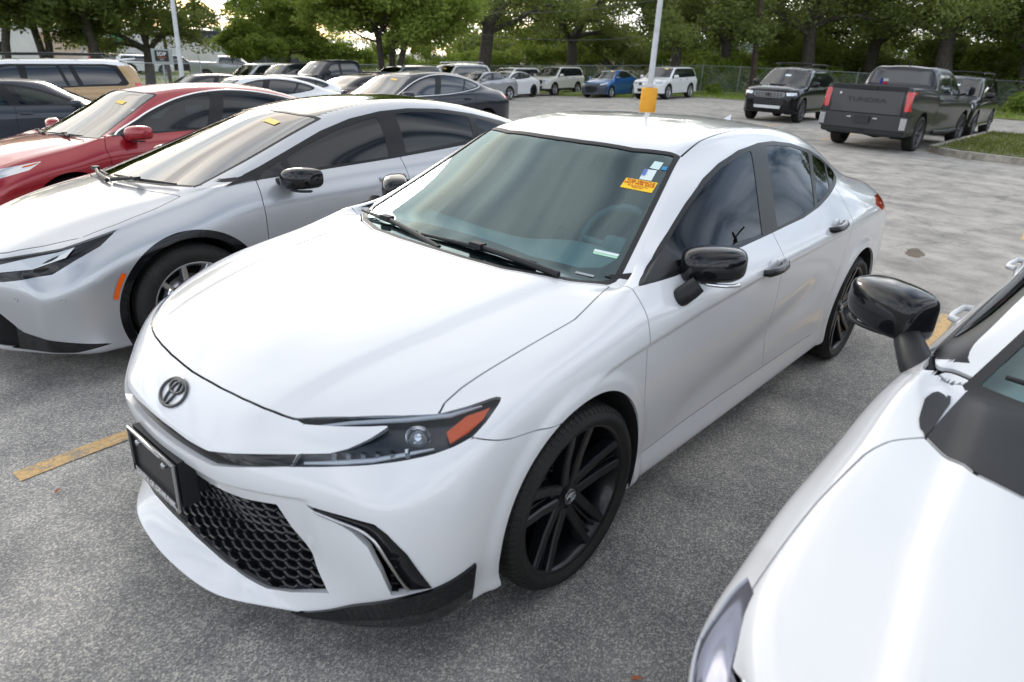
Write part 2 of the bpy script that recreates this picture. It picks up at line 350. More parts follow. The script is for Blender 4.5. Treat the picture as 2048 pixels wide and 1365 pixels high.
# ------------------------------------------------------------------ white sedan: control net
XS = [.70, .55, .36, .15, -.10, -.33, -.60, -.85, -1.10, -1.40, -1.75, -2.10, -2.45, -2.80, -3.15, -3.45, -3.70]
HR = [
 {0:(.55,.45,.195),1:(.50,.55,.195),5:(.60,.175),11:(.60,.175),16:(-3.55,.45,.30)},
 {0:(.63,.745,.18),1:(.53,.825,.19),2:(.86,.20),5:(.835,.185),11:(.835,.185),13:(.84,.2),15:(.80,.26),16:(-3.64,.68,.30)},
 {0:(.675,.77,.225),1:(.55,.868,.25),3:(.895,.26),5:(.888,.24),11:(.888,.225),13:(.895,.25),15:(.835,.31),16:(-3.68,.72,.36)},
 {0:(.70,.782,.32),1:(.885,.34),3:(.903,.36),5:(.880,.33),8:(.874,.325),11:(.885,.325),13:(.905,.36),15:(.852,.42),16:(-3.70,.74,.46)},
 {0:(.71,.785,.44),1:(.89,.45),3:(.907,.50),5:(.886,.48),8:(.880,.50),10:(.880,.50),11:(.888,.50),13:(.912,.52),15:(.862,.55),16:(-3.71,.755,.56)},
 {0:(.70,.785,.53),1:(.888,.555),2:(.903,.63),3:(.91,.685),4:(.91,.70),5:(.902,.67),8:(.898,.68),11:(.90,.70),13:(.912,.73),15:(.862,.70),16:(-3.71,.755,.68)},
 {0:(.69,.78,.595),1:(.878,.64),2:(.893,.73),3:(.90,.785),4:(.903,.82),5:(.906,.85),8:(.908,.86),11:(.907,.88),13:(.897,.895),15:(.845,.86),16:(-3.71,.745,.80)},
 {0:(.665,.762,.65),1:(.55,.846,.705),2:(.864,.79),3:(.868,.848),4:(.866,.89),5:(.866,.93),8:(.865,.945),11:(.857,.965),13:(.84,.98),15:(.785,.955),16:(-3.69,.70,.91)},
 {0:(.73,.66,.655),1:(.60,.75,.737),2:(.40,.785,.815),3:(.17,.795,.875),4:(-.10,.80,.922),5:(-.33,.806,.982),6:(.815,1.0),8:(.817,1.005),10:(.812,1.01),11:(.80,1.03),12:(.775,1.06),13:(.74,1.075),14:(.705,1.05),15:(.68,1.02),16:(-3.70,.60,.97)},
 {0:(.80,.53,.658),1:(.67,.62,.757),2:(.46,.66,.835),3:(.19,.68,.895),4:(-.10,.695,.937),5:(-.345,.762,.980),6:(-.60,.735,1.05),7:(-.85,.718,1.12),8:(.705,1.185),9:(.70,1.20),10:(.695,1.205),11:(.685,1.2),12:(.668,1.18),13:(.645,1.14),14:(.635,1.08),15:(.61,1.04),16:(-3.73,.50,.985)},
 {0:(.865,.40,.66),1:(.725,.48,.767),2:(.51,.52,.848),3:(.21,.55,.908),4:(-.08,.58,.95),5:(-.365,.722,.97),6:(-.60,.66,1.09),7:(-.85,.60,1.22),8:(-1.09,.548,1.335),9:(.565,1.385),10:(.57,1.39),11:(.565,1.375),12:(.555,1.335),13:(.545,1.25),14:(.55,1.115),15:(.51,1.06),16:(-3.75,.40,.995)},
 {0:(.91,.28,.66),1:(.77,.33,.773),2:(.535,.36,.858),3:(.235,.38,.918),4:(-.06,.41,.96),5:(-.30,.50,.982),6:(-.555,.47,1.112),7:(-.805,.44,1.24),8:(-1.045,.41,1.362),9:(-1.38,.42,1.415),10:(.43,1.425),11:(.42,1.415),12:(-2.47,.41,1.375),13:(-2.85,.41,1.25),14:(-3.2,.41,1.115),15:(-3.46,.38,1.07),16:(-3.77,.27,1.005)},
 {0:(.928,.14,.66),1:(.79,.165,.778),2:(.55,.18,.865),3:(.25,.19,.925),4:(-.045,.20,.968),5:(-.255,.25,.988),6:(-.515,.235,1.122),7:(-.77,.22,1.252),8:(-1.01,.205,1.372),9:(-1.365,.21,1.428),10:(.215,1.437),11:(.21,1.428),12:(-2.49,.205,1.388),13:(-2.88,.2,1.255),14:(-3.23,.2,1.115),15:(-3.48,.19,1.073),16:(-3.785,.14,1.01)},
 {0:(.935,0,.66),1:(.795,0,.78),2:(.555,0,.868),3:(.255,0,.927),4:(-.04,0,.97),5:(-.24,0,.99),6:(-.50,0,1.125),7:(-.755,0,1.256),8:(-1.0,0,1.375),9:(-1.36,0,1.432),10:(0,1.442),11:(0,1.432),12:(-2.5,0,1.392),13:(-2.89,0,1.258),14:(-3.24,0,1.115),15:(-3.48,0,1.075),16:(-3.79,0,1.012)},
]
def fascia(G, i0, js, dx, zs, inset):
    """front or rear face below the nose edge: plan curve of row js shifted by dx per row"""
    m = G.shape[1]; F = np.zeros((js+1, m, 3))
    for j in range(js+1):
        for k in range(js, m):
            e = G[i0, k]; s = (k-js)/(m-1-js); c = G[i0, j]
            F[j, k] = (e[0]+dx[j]*min(1, s*1.4)+(c[0]-G[i0, js][0])*(1-min(1, s*1.4)), e[1]*(c[1]/G[i0, js][1]*(1-s)+s*inset[j]), c[2]+(zs[j]-c[2])*s)
    return F
def hero_surface(level):
    G = rows_to_grid(XS, HR); js = 7
    FF = fascia(G, 0, js, [-.28, .005, .0, -.05, -.03, .005, .02, 0], [.20, .175, .22, .315, .42, .52, .60, .66], [1]*8)
    RF = fascia(G, 16, js, [.2, .06, -.02, -.06, -.08, -.09, -.10, 0], [.30, .30, .36, .46, .58, .70, .84, 1.0], [1]*8)
    cre = [('sta', 5, 8, 13, .85), ('row', 8, 5, 12, .7), ('row', 10, 5, 8, .55), ('sta', 8, 10, 13, .35), ('sta', 0, 7, 13, .72), ('row', 6, 5, 13, .25), ('frow', 1, 7, 13, .5), ('row', 3, 4, 12, .5)]
    return Cage(G, js, FF, RF, cre).fit(3, .75).dense(level)
# ------------------------------------------------------------------ shared car materials
M_GLOSSBLK = pmat('gloss_black', (.007,.0075,.009), rough=.2, spec=.1, coat=.7, coat_rough=.02)
M_PLASTIC = pmat('black_plastic', (.016,.017,.019), rough=.45, spec=.3)
M_TRIM = pmat('satin_trim', (.014,.015,.017), rough=.30, spec=.25)
M_MATTE = pmat('dark_void', (.006,.006,.007), rough=.85)
M_TYRE = pmat('tyre_rubber', (.018,.0175,.017), rough=.66, spec=.3, bump=(90,.2), var=(9,(.030,.028,.025),.42,.75))
M_CHROME = pmat('chrome', (.82,.82,.84), rough=.08, metal=1.0)
M_STEEL = pmat('bare_steel', (.45,.46,.47), rough=.3, metal=1.0)
M_SEAT = pmat('seat_cloth', (.48,.48,.49), rough=.8, bump=(60,.1))
M_DASH = pmat('dash_plastic', (.56,.58,.60), rough=.55)
M_AMBER = pmat('amber_lens', (.85,.12,.006), rough=.2, spec=.2, coat=.4)
M_RED = pmat('red_lens', (.55,.012,.015), rough=.10, coat=1.0)
M_LAMPIN = pmat('lamp_housing', (.035,.037,.042), rough=.22, metal=.5)
M_LENS = glassmat('lamp_lens', (.90,.92,.94), (.9,.95,1.0), 1.42)
M_WS = glassmat('windshield_glass', (.62,.93,.93), (.74,.95,.98), 1.95)
M_SIDEGL = glassmat('tinted_side_glass', (.03,.036,.038), (.70,.76,.84), 1.45)
def V2(V, a, b): return np.stack([a, b], 1)
def xz(V): return np.stack([V[:, 0], V[:, 2]], 1)
def xy(V): return np.stack([V[:, 0], np.abs(V[:, 1])], 1)
def yz(V): return np.stack([np.abs(V[:, 1]), V[:, 2]], 1)
def dg(V): return np.stack([(np.abs(V[:, 1])-V[:, 0])*.70711, V[:, 2]], 1)     # seen from the front corner
def dgp(P): return [((y-x)*.70711, z) for x, y, z in P]
def lim(d, mask): return np.where(mask, d, 1.0)

def text_mesh(txt, size=.1, extrude=.001, align='CENTER', bold=False):
    cu = bpy.data.curves.new('t', 'FONT'); cu.body = txt; cu.size = size; cu.extrude = extrude; cu.align_x = align; cu.align_y = 'CENTER'; cu.resolution_u = 3
    if bold: cu.offset = size*.018
    o = bpy.data.objects.new('t', cu); COL.objects.link(o)
    me = bpy.data.meshes.new_from_object(o.evaluated_get(bpy.context.evaluated_depsgraph_get())); bpy.data.objects.remove(o); bpy.data.curves.remove(cu); return me
def frame_matrix(o, ex, ey):
    ex = Vector(ex).normalized(); ey = Vector(ey); ey = (ey-ex*ey.dot(ex)).normalized(); ez = ex.cross(ey)
    m = Matrix((ex, ey, ez)).transposed().to_4x4(); m.translation = Vector(o); return m
def put(me, name, mat, parent, M):
    o = link(name, me, mat, parent); o.matrix_local = M; return o

# ------------------------------------------------------------------ wheels
def tyre_mesh(r, w, rim, n=72):
    b = MB(); h = w/2
    b.lathe([(rim-.012, -h*.82), (rim+.005, -h*.92), (rim+(r-rim)*.45, -h*1.03), (r-.022, -h*.93), (r-.006, -h*.80), (r, -h*.55), (r, -h*.43), (r-.008, -h*.41), (r-.008, -h*.36), (r, -h*.34), (r+.001, -h*.04), (r-.008, -h*.02), (r-.008, h*.03), (r+.001, h*.05),
             (r, h*.34), (r-.008, h*.36), (r-.008, h*.41), (r, h*.43), (r, h*.55), (r-.006, h*.80), (r-.022, h*.93), (r-.03, h*.955), (rim+(r-rim)*.55, h*1.03), (rim+(r-rim)*.22, h*1.0), (rim+.008, h*.93), (rim-.002, h*.90), (rim-.012, h*.80)], n=n)
    return b
def add_tread(b, r, w, n=84):
    """shoulder blocks that follow the tyre's rounded edge"""
    h = w/2; da = .36*2*math.pi/n
    for k in range(n):
        for s in (-1, 1):
            V = []
            for lift in (-.004, .0016):
                for (rr, yy, sk) in ((r, .57*h, 0), (r-.0055, .80*h, .35), (r-.0205, .925*h, .55)):
                    for e in (-1, 1):
                        a = 2*math.pi*(k+sk*s*.6)/n+e*da*.62; V.append(((rr+lift)*math.cos(a), s*(yy+lift*.5), (rr+lift)*math.sin(a)))
            b.add(V, [(6,7,9,8),(8,9,11,10),(0,6,8,2),(2,8,10,4),(7,1,3,9),(9,3,5,11),(4,10,11,5)])
    return b
def make_wheel(name, parent, loc, r, w, rim, style, mats, side=1, steer=0.0, spokes=5, detail=1, label=None):
    """side=+1: outer face towards +y"""
    e = empty(name, loc, 0); e.parent = parent; e.rotation_euler = (0, 0, steer+(0 if side > 0 else math.pi))
    if label: e['label'] = label
    key = (style, round(r, 3), round(w, 3), mats[0].name, detail)
    if key not in WHEELS:
        P = []
        b = tyre_mesh(r, w, rim, 72 if detail else 40)
        if detail: add_tread(b, r, w)
        P.append(('tyre', b, M_TYRE)); h = w/2
        barrel = MB().lathe([(rim, h*.86), (rim-.004, h*.90), (rim-.012, h*.86), (rim-.016, h*.72), (rim-.035, h*.30), (rim-.045, -h*.5), (rim-.03, -h*.8)], n=64 if detail else 32)
        P.append(('rim', barrel, mats[0]))
        sp = MB()
        def spoke(a0, a1, w0, w1, y0=.0, y1=.0, r0=.05, r1=None, th=.035):
            r1 = r1 or rim-.012; p0 = Vector((r0*math.cos(a0), 0, r0*math.sin(a0))); p1 = Vector((r1*math.cos(a1), 0, r1*math.sin(a1)))
            t = (p1-p0).normalized(); nn = Vector((-t.z, 0, t.x)); V = []
            for p, ww, yy in ((p0, w0, y0), (p0.lerp(p1, .5), (w0+w1)/2, (y0+y1)/2-.004), (p1, w1, y1)):
                for sx, dy in ((-1.2, -th), (-1.0, 0), (-.72, .006), (.72, .006), (1.0, 0), (1.2, -th)):
                    q = p+nn*(ww*sx/2); V.append((q.x, yy+dy, q.z))
            F = [(i*6+k, i*6+k+1, (i+1)*6+k+1, (i+1)*6+k) for i in range(2) for k in range(5)]+[(5, 4, 3, 2, 1, 0), (12, 13, 14, 15, 16, 17)]
            sp.add(V, F)
        yh = h*.52; yr = h*.80
        if style == 'twin':
            for k in range(5):
                a = 2*math.pi*k/5+.33
                spoke(a-.50, a-.185, .040, .034, yh, yr, .05); spoke(a+.50, a+.185, .040, .034, yh, yr, .05)
                spoke(a-.05, a-.06, .014, .012, yh-.022, yr-.016, .06); spoke(a+.05, a+.06, .014, .012, yh-.022, yr-.016, .06)
        elif style == 'ten':
            for k in range(10):
                a = 2*math.pi*k/10; spoke(a, a, .030, .022, yh, yr)
        elif style == 'blade':
            for k in range(10):
                a = 2*math.pi*k/10; spoke(a-.10, a+.10, .040, .028, yh, yr, .07)
        elif style == 'six':
            for k in range(6):
                a = 2*math.pi*k/6; spoke(a-.10, a-.16, .028, .030, yh, yr); spoke(a+.10, a+.16, .028, .030, yh, yr)
        else:
            for k in range(5):
                a = 2*math.pi*k/5+.2; spoke(a, a-.13, .034, .030, yh, yr); spoke(a, a+.13, .034, .030, yh, yr)
        P.append(('spokes', sp, mats[0]))
        hub = MB().lathe([(0, yh+.012), (.030, yh+.012), (.033, yh+.008), (.042, yh+.006), (.075, yh-.004), (.085, yh-.03), (.06, -.02)], n=32)
        for k in range(5):
            a = 2*math.pi*k/5; hub.lathe([(0, yh+.004), (.008, yh+.004), (.009, yh-.01)], (.055*math.cos(a), 0, .055*math.sin(a)), n=6)
        P.append(('hub', hub, mats[0]))
        if detail:
            P.append(('brake_disc', MB().lathe([(.06, -.03), (.155, -.03), (.155, -.052), (.06, -.052)], n=48), M_STEEL))
            cal = MB()
            for t in range(7):
                a = math.pi*.88+t*.09; cal.box((.145*math.cos(a), -.035, .145*math.sin(a)), (.07, .075, .04), Matrix.Rotation(-a, 3, 'Y'))
            P.append(('brake_caliper', cal, pmat('caliper_grey', (.42,.45,.47), rough=.5, metal=.4)))
        P.append(('wheel_back', MB().lathe([(.0, -h*.6), (rim-.035, -h*.6), (rim-.035, -h*.75)], n=32), M_MATTE))
        if len(mats) > 1:
            P.append(('hub_cap', MB().lathe([(0, yh+.016), (.026, yh+.016), (.028, yh+.011)], n=32), mats[1]))
        WHEELS[key] = [(n, b.build(n, m, None).data, m) for n, b, m in P]
        for o in [o for o in COL.objects if o.type == 'MESH' and o.parent is None and o.data in [q[1] for q in WHEELS[key]]]: bpy.data.objects.remove(o)
    for n, me, m in WHEELS[key]: link(n, me, m, e)
    return e
WHEELS = {}
def ellipse_ring(b, cx, cy, a, bb, t, M, n=40, thick=.005, a0=0, a1=2*math.pi):
    """flat elliptical ring of band width t in the local xy plane"""
    V = []; full = abs(a1-a0-2*math.pi) < 1e-6; m = n if full else n+1
    for k in range(m):
        q = a0+(a1-a0)*k/n; c, s = math.cos(q), math.sin(q)
        for (f, z) in ((1, 0), (1, thick*.6), (.5, thick), (-.5, thick), (-1, thick*.6), (-1, 0)):
            V.append(M @ Vector((cx+(a+f*t/2)*c, cy+(bb+f*t/2)*s, z)))
    F = []
    for k in range(n):
        k2 = (k+1) % m
        for j in range(5): F.append((k*6+j, k*6+j+1, k2*6+j+1, k2*6+j))
    b.add(V, F, True)
def oval_badge(name, M, s, mat, parent):
    """badge of three interlocking ovals"""
    b = MB(); ellipse_ring(b, 0, 0, .064*s, .044*s, .0105*s, M, thick=.006); ellipse_ring(b, 0, -.003*s, .0165*s, .038*s, .0075*s, M, thick=.007); ellipse_ring(b, 0, .0185*s, .036*s, .0205*s, .0085*s, M, thick=.0065)
    return b.build(name, mat, parent)
def body_mirror(name, parent, c, size, mats, side=1, arm=None, yaw=0.0, wedge=.75, sq=1.0):
    """door mirror: rounded housing, glass on the rear face, arm; c centre, size (x,y,z); outer end towards +y*side"""
    e = empty(name, (0, 0, 0)); e.parent = parent
    nu, nv = 26, 20; V = []; F = []; n1 = []
    sx, sy, sz = size[0]/2, size[1]/2, size[2]/2
    def sp(v, p): return math.copysign(abs(v)**p, v)
    for i in range(nu+1):
        t = i/nu; q = math.pi*t; yy = -math.cos(q); rr = max(math.sin(q), 0)**(.42*sq)
        tp = 1-(1-wedge)*(yy+1)/2*.55
        for k in range(nv):
            a = 2*math.pi*k/nv; cx, cz = sp(math.cos(a), .62*sq), sp(math.sin(a), .70*sq)
            x = sx*rr*cx*(1.0 if cx > 0 else .55); z = sz*rr*cz*tp
            z = max(z, -sz*.72) if z < 0 else z; z += .10*sz*yy; x -= .22*sx*(yy+1)*(yy+1)/2
            V.append(Vector((x, yy*sy*side, z)))
    rot = Matrix.Rotation(yaw*side, 3, 'Z'); V = [rot @ v+Vector((c[0], c[1]*side, c[2])) for v in V]
    for i in range(nu):
        for k in range(nv):
            f = (i*nv+k, i*nv+(k+1) % nv, (i+1)*nv+(k+1) % nv, (i+1)*nv+k); F.append(f if side > 0 else f[::-1])
    b = MB(); b.add(V, F, True); b.build('mirror_housing', mats[0], e)
    # strip under the housing
    g = MB()
    pts = [rot @ Vector((sx*.62*math.cos(t), side*sy*(.75*math.sin(t)+.12), -sz*.80)) + Vector((c[0], c[1]*side, c[2])) for t in np.linspace(-1.0, 1.35, 14)]
    g.tube(pts, [.004]+[.008]*12+[.004], 8); g.build('turn_signal', mats[2], e)
    gl = MB(); gp = [rot @ Vector((-sx*.58, side*yy, zz))+Vector((c[0], c[1]*side, c[2])) for yy, zz in ((-sy*.78, -sz*.62), (sy*.55, -sz*.62), (sy*.8, -sz*.1), (sy*.7, sz*.55), (-sy*.5, sz*.72), (-sy*.82, sz*.3))]
    gl.add(gp, [tuple(range(6)) if side < 0 else tuple(range(6))[::-1]]); gl.build('mirror_glass', M_CHROME, e)
    if arm:
        a = MB(); p = [Vector((q[0], q[1]*side, q[2])) for q in arm[0]]; a.tube(p, arm[1], 14); a.build('mirror_arm', mats[1], e)
    return e
def rounded_box(c, d, r=.3, n=8, rot=None):
    """soft cushion-like superellipsoid"""
    V = []; F = []; m = 2*n
    def sp(v, p): return math.copysign(abs(v)**p, v)
    for i in range(n+1):
        t = math.pi*(i/n-.5)
        for k in range(m):
            a = 2*math.pi*k/m; p = Vector((d[0]/2*sp(math.cos(t), r)*sp(math.cos(a), r), d[1]/2*sp(math.cos(t), r)*sp(math.sin(a), r), d[2]/2*sp(math.sin(t), r)))
            if rot is not None: p = rot @ p
            V.append((p.x+c[0], p.y+c[1], p.z+c[2]))
    for i in range(n):
        for k in range(m): F.append((i*m+k, i*m+(k+1) % m, (i+1)*m+(k+1) % m, (i+1)*m+k))
    return V, F
def cabin(parent, x_dash, z_dash, wid, x_front, x_rear, z_seat=.58, wheel_y=.37, rear=True):
    """dashboard, steering wheel, seats"""
    it = empty('interior', (0, 0, 0)); it.parent = parent
    b = MB(); pr = [(x_dash+.42, z_dash-.03), (x_dash+.25, z_dash), (x_dash+.10, z_dash+.015), (x_dash+.02, z_dash-.005), (x_dash-.02, z_dash-.06), (x_dash+.05, z_dash-.35)]
    ys = np.linspace(-wid, wid, 17); V = []; F = []
    for y in ys:
        hump = .045*math.exp(-((y-wheel_y)/.2)**2); bow = .09*(1-(abs(y)/wid)**2)
        for i, (x, z) in enumerate(pr): V.append((x+bow, y, z+(hump if 1 <= i <= 4 else 0)))
    for j in range(16):
        for i in range(5): F.append((j*6+i, j*6+i+1, (j+1)*6+i+1, (j+1)*6+i))
    b.add(V, F, True); b.build('dashboard', M_DASH, it); b = MB(); b.box((x_dash-.01, 0, z_dash-.02), (.02, .30, .15), Matrix.Rotation(-.3, 3, 'Y')); b.build('display', M_GLOSSBLK, it)
    sw = MB(); rot = Matrix.Rotation(-.42, 3, 'Y'); c0 = Vector((x_dash-.13, wheel_y, z_dash-.02))
    pts = [c0+rot @ Vector((0, .185*math.cos(q), .185*math.sin(q))) for q in np.linspace(0, 2*math.pi, 33)]; sw.tube(pts, .018, 8, caps=False)
    for a in (math.pi*.02, math.pi*.98, -math.pi/2): sw.tube([c0, c0+rot @ Vector((0, .18*math.cos(a), .18*math.sin(a)))], .018, 6)
    sw.add(*rounded_box(c0, (.05, .14, .11), .5, 6, rot), True); sw.build('steering_wheel', pmat('leather', (.42,.42,.44), rough=.5), it)
    def seat(x, y, wd):
        s = MB(); s.add(*rounded_box((x+.22, y, z_seat-.10), (.52, wd, .18), .4), True); rb = Matrix.Rotation(.30, 3, 'Y').inverted()
        s.add(*rounded_box((x-.10, y, z_seat+.24), (.14, wd*.94, .62), .45, 8, rb), True)
        s.add(*rounded_box((x-.20, y, z_seat+.60), (.11, wd*.50, .17), .5, 8, rb), True)
        for q in (-.06, .06): s.tube([(x-.19, y+q, z_seat+.45), (x-.20, y+q, z_seat+.56)], .007, 6)
        s.build('seat', M_SEAT, it)
    for y in (-.37, .37): seat(x_front, y, .52)
    if rear: seat(x_rear, .0, 1.25)
    mr = MB(); mr.build
    f = MB(); f.box(((x_front+x_rear)/2+.1, 0, z_seat-.25), (abs(x_rear-x_front)+1.3, wid*2+.1, .06)); f.build('cabin_floor', M_MATTE, it)
    return it
def windshield_mirror(parent, p):
    b = MB(); b.add(*rounded_box((p[0], p[1], p[2]), (.035, .24, .07), .5, 8), True); b.tube([(p[0], p[1], p[2]), (p[0]+.01, p[1], p[2]+.05)], .012, 6); b.build('rear_view_mirror', M_PLASTIC, parent)
def wiper(parent, pts, arm, lift=.02):
    w_ = empty('wiper', (0, 0, 0)); w_.parent = parent
    b = MB(); P = [Vector(p)+Vector((.01, 0, lift)) for p in pts]; b.tube(P, [.006]+[.010]*(len(P)-2)+[.006], 6); b.build('wiper_blade', M_PLASTIC, w_)
    a = MB(); A = [Vector(p)+Vector((.012, 0, lift+.014)) for p in arm]; a.tube(A, [.008]+[.012]*(len(A)-2)+[.013], 8); a.box(A[0], (.035, .06, .022)); a.build('wiper_arm', M_PLASTIC, w_)
def quad_patch(name, corners, mat, parent, off=(0, 0, 0), nsub=1):
    V = [tuple(Vector(c)+Vector(off)) for c in corners]; me = mesh_from(V, [(0, 1, 2, 3)], False, name); return link(name, me, mat, parent)

# ------------------------------------------------------------------ the white sedan
HOOD = [(.822,0),(.820,.06),(.813,.163),(.801,.26),(.785,.348),(.767,.414),(.752,.456),(.658,.585),(.558,.697),(.50,.752),(.465,.738),(.396,.736),(.314,.742),(.231,.749),(.162,.753),(.014,.76),(-.079,.765),(-.169,.752),(-.27,.735),(-.350,.712),(-.300,.642),(-.227,.542),(-.154,.368),(-.130,.18),(-.124,0)]
HEAD = dgp([(.752,.452,.755),(.658,.581,.777),(.558,.691,.789),(.497,.749,.793),(.428,.786,.805),(.348,.819,.82),(.335,.832,.819),(.35,.84,.81),(.416,.851,.777),(.466,.851,.753),(.516,.835,.737),(.568,.806,.722),(.637,.747,.703),(.698,.678,.686),(.769,.582,.667),(.813,.514,.655),(.79,.517,.688),(.739,.591,.702),(.707,.624,.717),(.659,.658,.743),(.607,.677,.77),(.747,.484,.749)])
SLIT = [(0,.648),(.093,.647),(.174,.643),(.268,.643),(.30,.649),(.515,.687),(.512,.656),(.295,.609),(.205,.610),(.087,.610),(0,.612)]
GRILLE = [(0,.50),(.103,.50),(.286,.504),(.364,.509),(.467,.525),(.495,.448),(.546,.370),(.594,.251),(.49,.222),(.415,.214),(.296,.232),(.185,.238),(0,.244)]
FOG = dgp([(.812,.563,.561),(.778,.634,.556),(.737,.722,.553),(.723,.75,.551),(.705,.78,.526),(.672,.82,.464),(.61,.854,.33),(.696,.781,.313),(.72,.767,.403),(.737,.737,.476),(.753,.693,.51),(.765,.662,.521),(.79,.608,.537)])
SPOIL = [(-.30,.10),(-.235,.165),(-.095,.222),(.06,.313),(.173,.33),(.287,.375),(.285,.10)]
DLO = [(-.375,.985),(-.46,1.005),(-.56,1.036),(-.727,1.104),(-.909,1.186),(-1.098,1.261),(-1.266,1.309),(-1.479,1.349),(-1.725,1.368),(-1.925,1.366),(-2.164,1.342),(-2.441,1.295),(-2.65,1.243),(-2.80,1.185),(-2.842,1.150),(-2.80,1.122),(-2.551,1.088),(-2.184,1.037),(-1.929,1.015),(-1.526,1.003),(-1.046,.992),(-.60,.982)]
DOOR1 = [(-.335,1.08),(-.345,.985),(-.338,.948),(-.328,.877),(-.334,.823),(-.375,.60),(-.41,.45),(-.435,.315),(-1.590,.318),(-1.575,.40),(-1.54,.60),(-1.512,.82),(-1.505,.93),(-1.52,1.00),(-1.55,1.08)]
DOOR2 = [(-1.55,1.08),(-1.52,1.00),(-1.505,.93),(-1.512,.82),(-1.54,.60),(-1.575,.40),(-1.590,.318),(-2.22,.322),(-2.31,.40),(-2.40,.58),(-2.44,.70),(-2.50,.86),(-2.56,1.0),(-2.60,1.12)]
WSPOLY = [(-.134,0),(-.139,.18),(-.163,.37),(-.237,.545),(-.352,.700),(-.385,.716),(-.43,.712),(-1.065,.541),(-1.03,.46),(-.99,.355),(-.955,.12),(-.950,0)]
ROOFLINE = [(-1.066,.541),(-1.265,.517),(-1.465,.512),(-1.822,.498),(-2.2,.493),(-2.6,.488)]
BACKL = [(-2.56,0),(-2.55,.2),(-2.545,.40),(-2.60,.475),(-3.16,.53),(-3.20,.40),(-3.22,0)]
def hero_displace(V, N):
    V = V.copy(); x, y, z = V[:, 0], np.abs(V[:, 1]), V[:, 2]; ss = lambda t: np.clip(t, 0, 1)**2*(3-2*np.clip(t, 0, 1))
    # bonnet: raised middle, ridge lines towards the pillars
    yr = np.interp(x, [-.3, .3, .78], [.575, .50, .40]); hoodm = ss((x+.36)/.12)*ss((.80-x)/.12)*(z > .6)
    V[:, 2] += .010*ss((yr-y+.035)/.07)*hoodm
    # flared lips round the wheel openings
    for ax in (0.0, -2.825):
        r = np.hypot(x-ax, z-.345); m = (y > .7)*(z > .15); V[:, 1] += np.sign(V[:, 1])*.012*ss((.455-r)/.045)*m
    # shoulder crease and scooped lower doors
    zl = np.interp(x, [-3.6, -2.763, -2.15, -1.22, -.735, -.2, .3], [.90, .905, .893, .868, .845, .80, .745])
    side = ss((y-.80)/.05); m = side*ss((.1-x)/.3)*ss((x+3.5)/.3)
    V[:, 1] -= np.sign(V[:, 1])*.011*ss((zl-z)/.018)*ss((z-zl+.30)/.28)*m
    ln = np.interp(x, [-2.3, -1.9, -1.2, -.5], [.66, .58, .44, .36])
    V[:, 1] -= np.sign(V[:, 1])*.012*np.exp(-((z-ln)/.085)**2)*ss((x+2.4)/.4)*ss((-.5-x)/.4)*side
    # upper bumper ledge above the intakes
    lz = np.interp(y, [0, .30, .50, .62, .80], [.565, .560, .575, .59, .60]); fr = ss((x-.60)/.1)*(z < .66)
    V[:, 0] -= .016*ss((lz-z)/.02)*ss((z-.30)/.08)*fr*ss((.60-y)/.08)
    return V
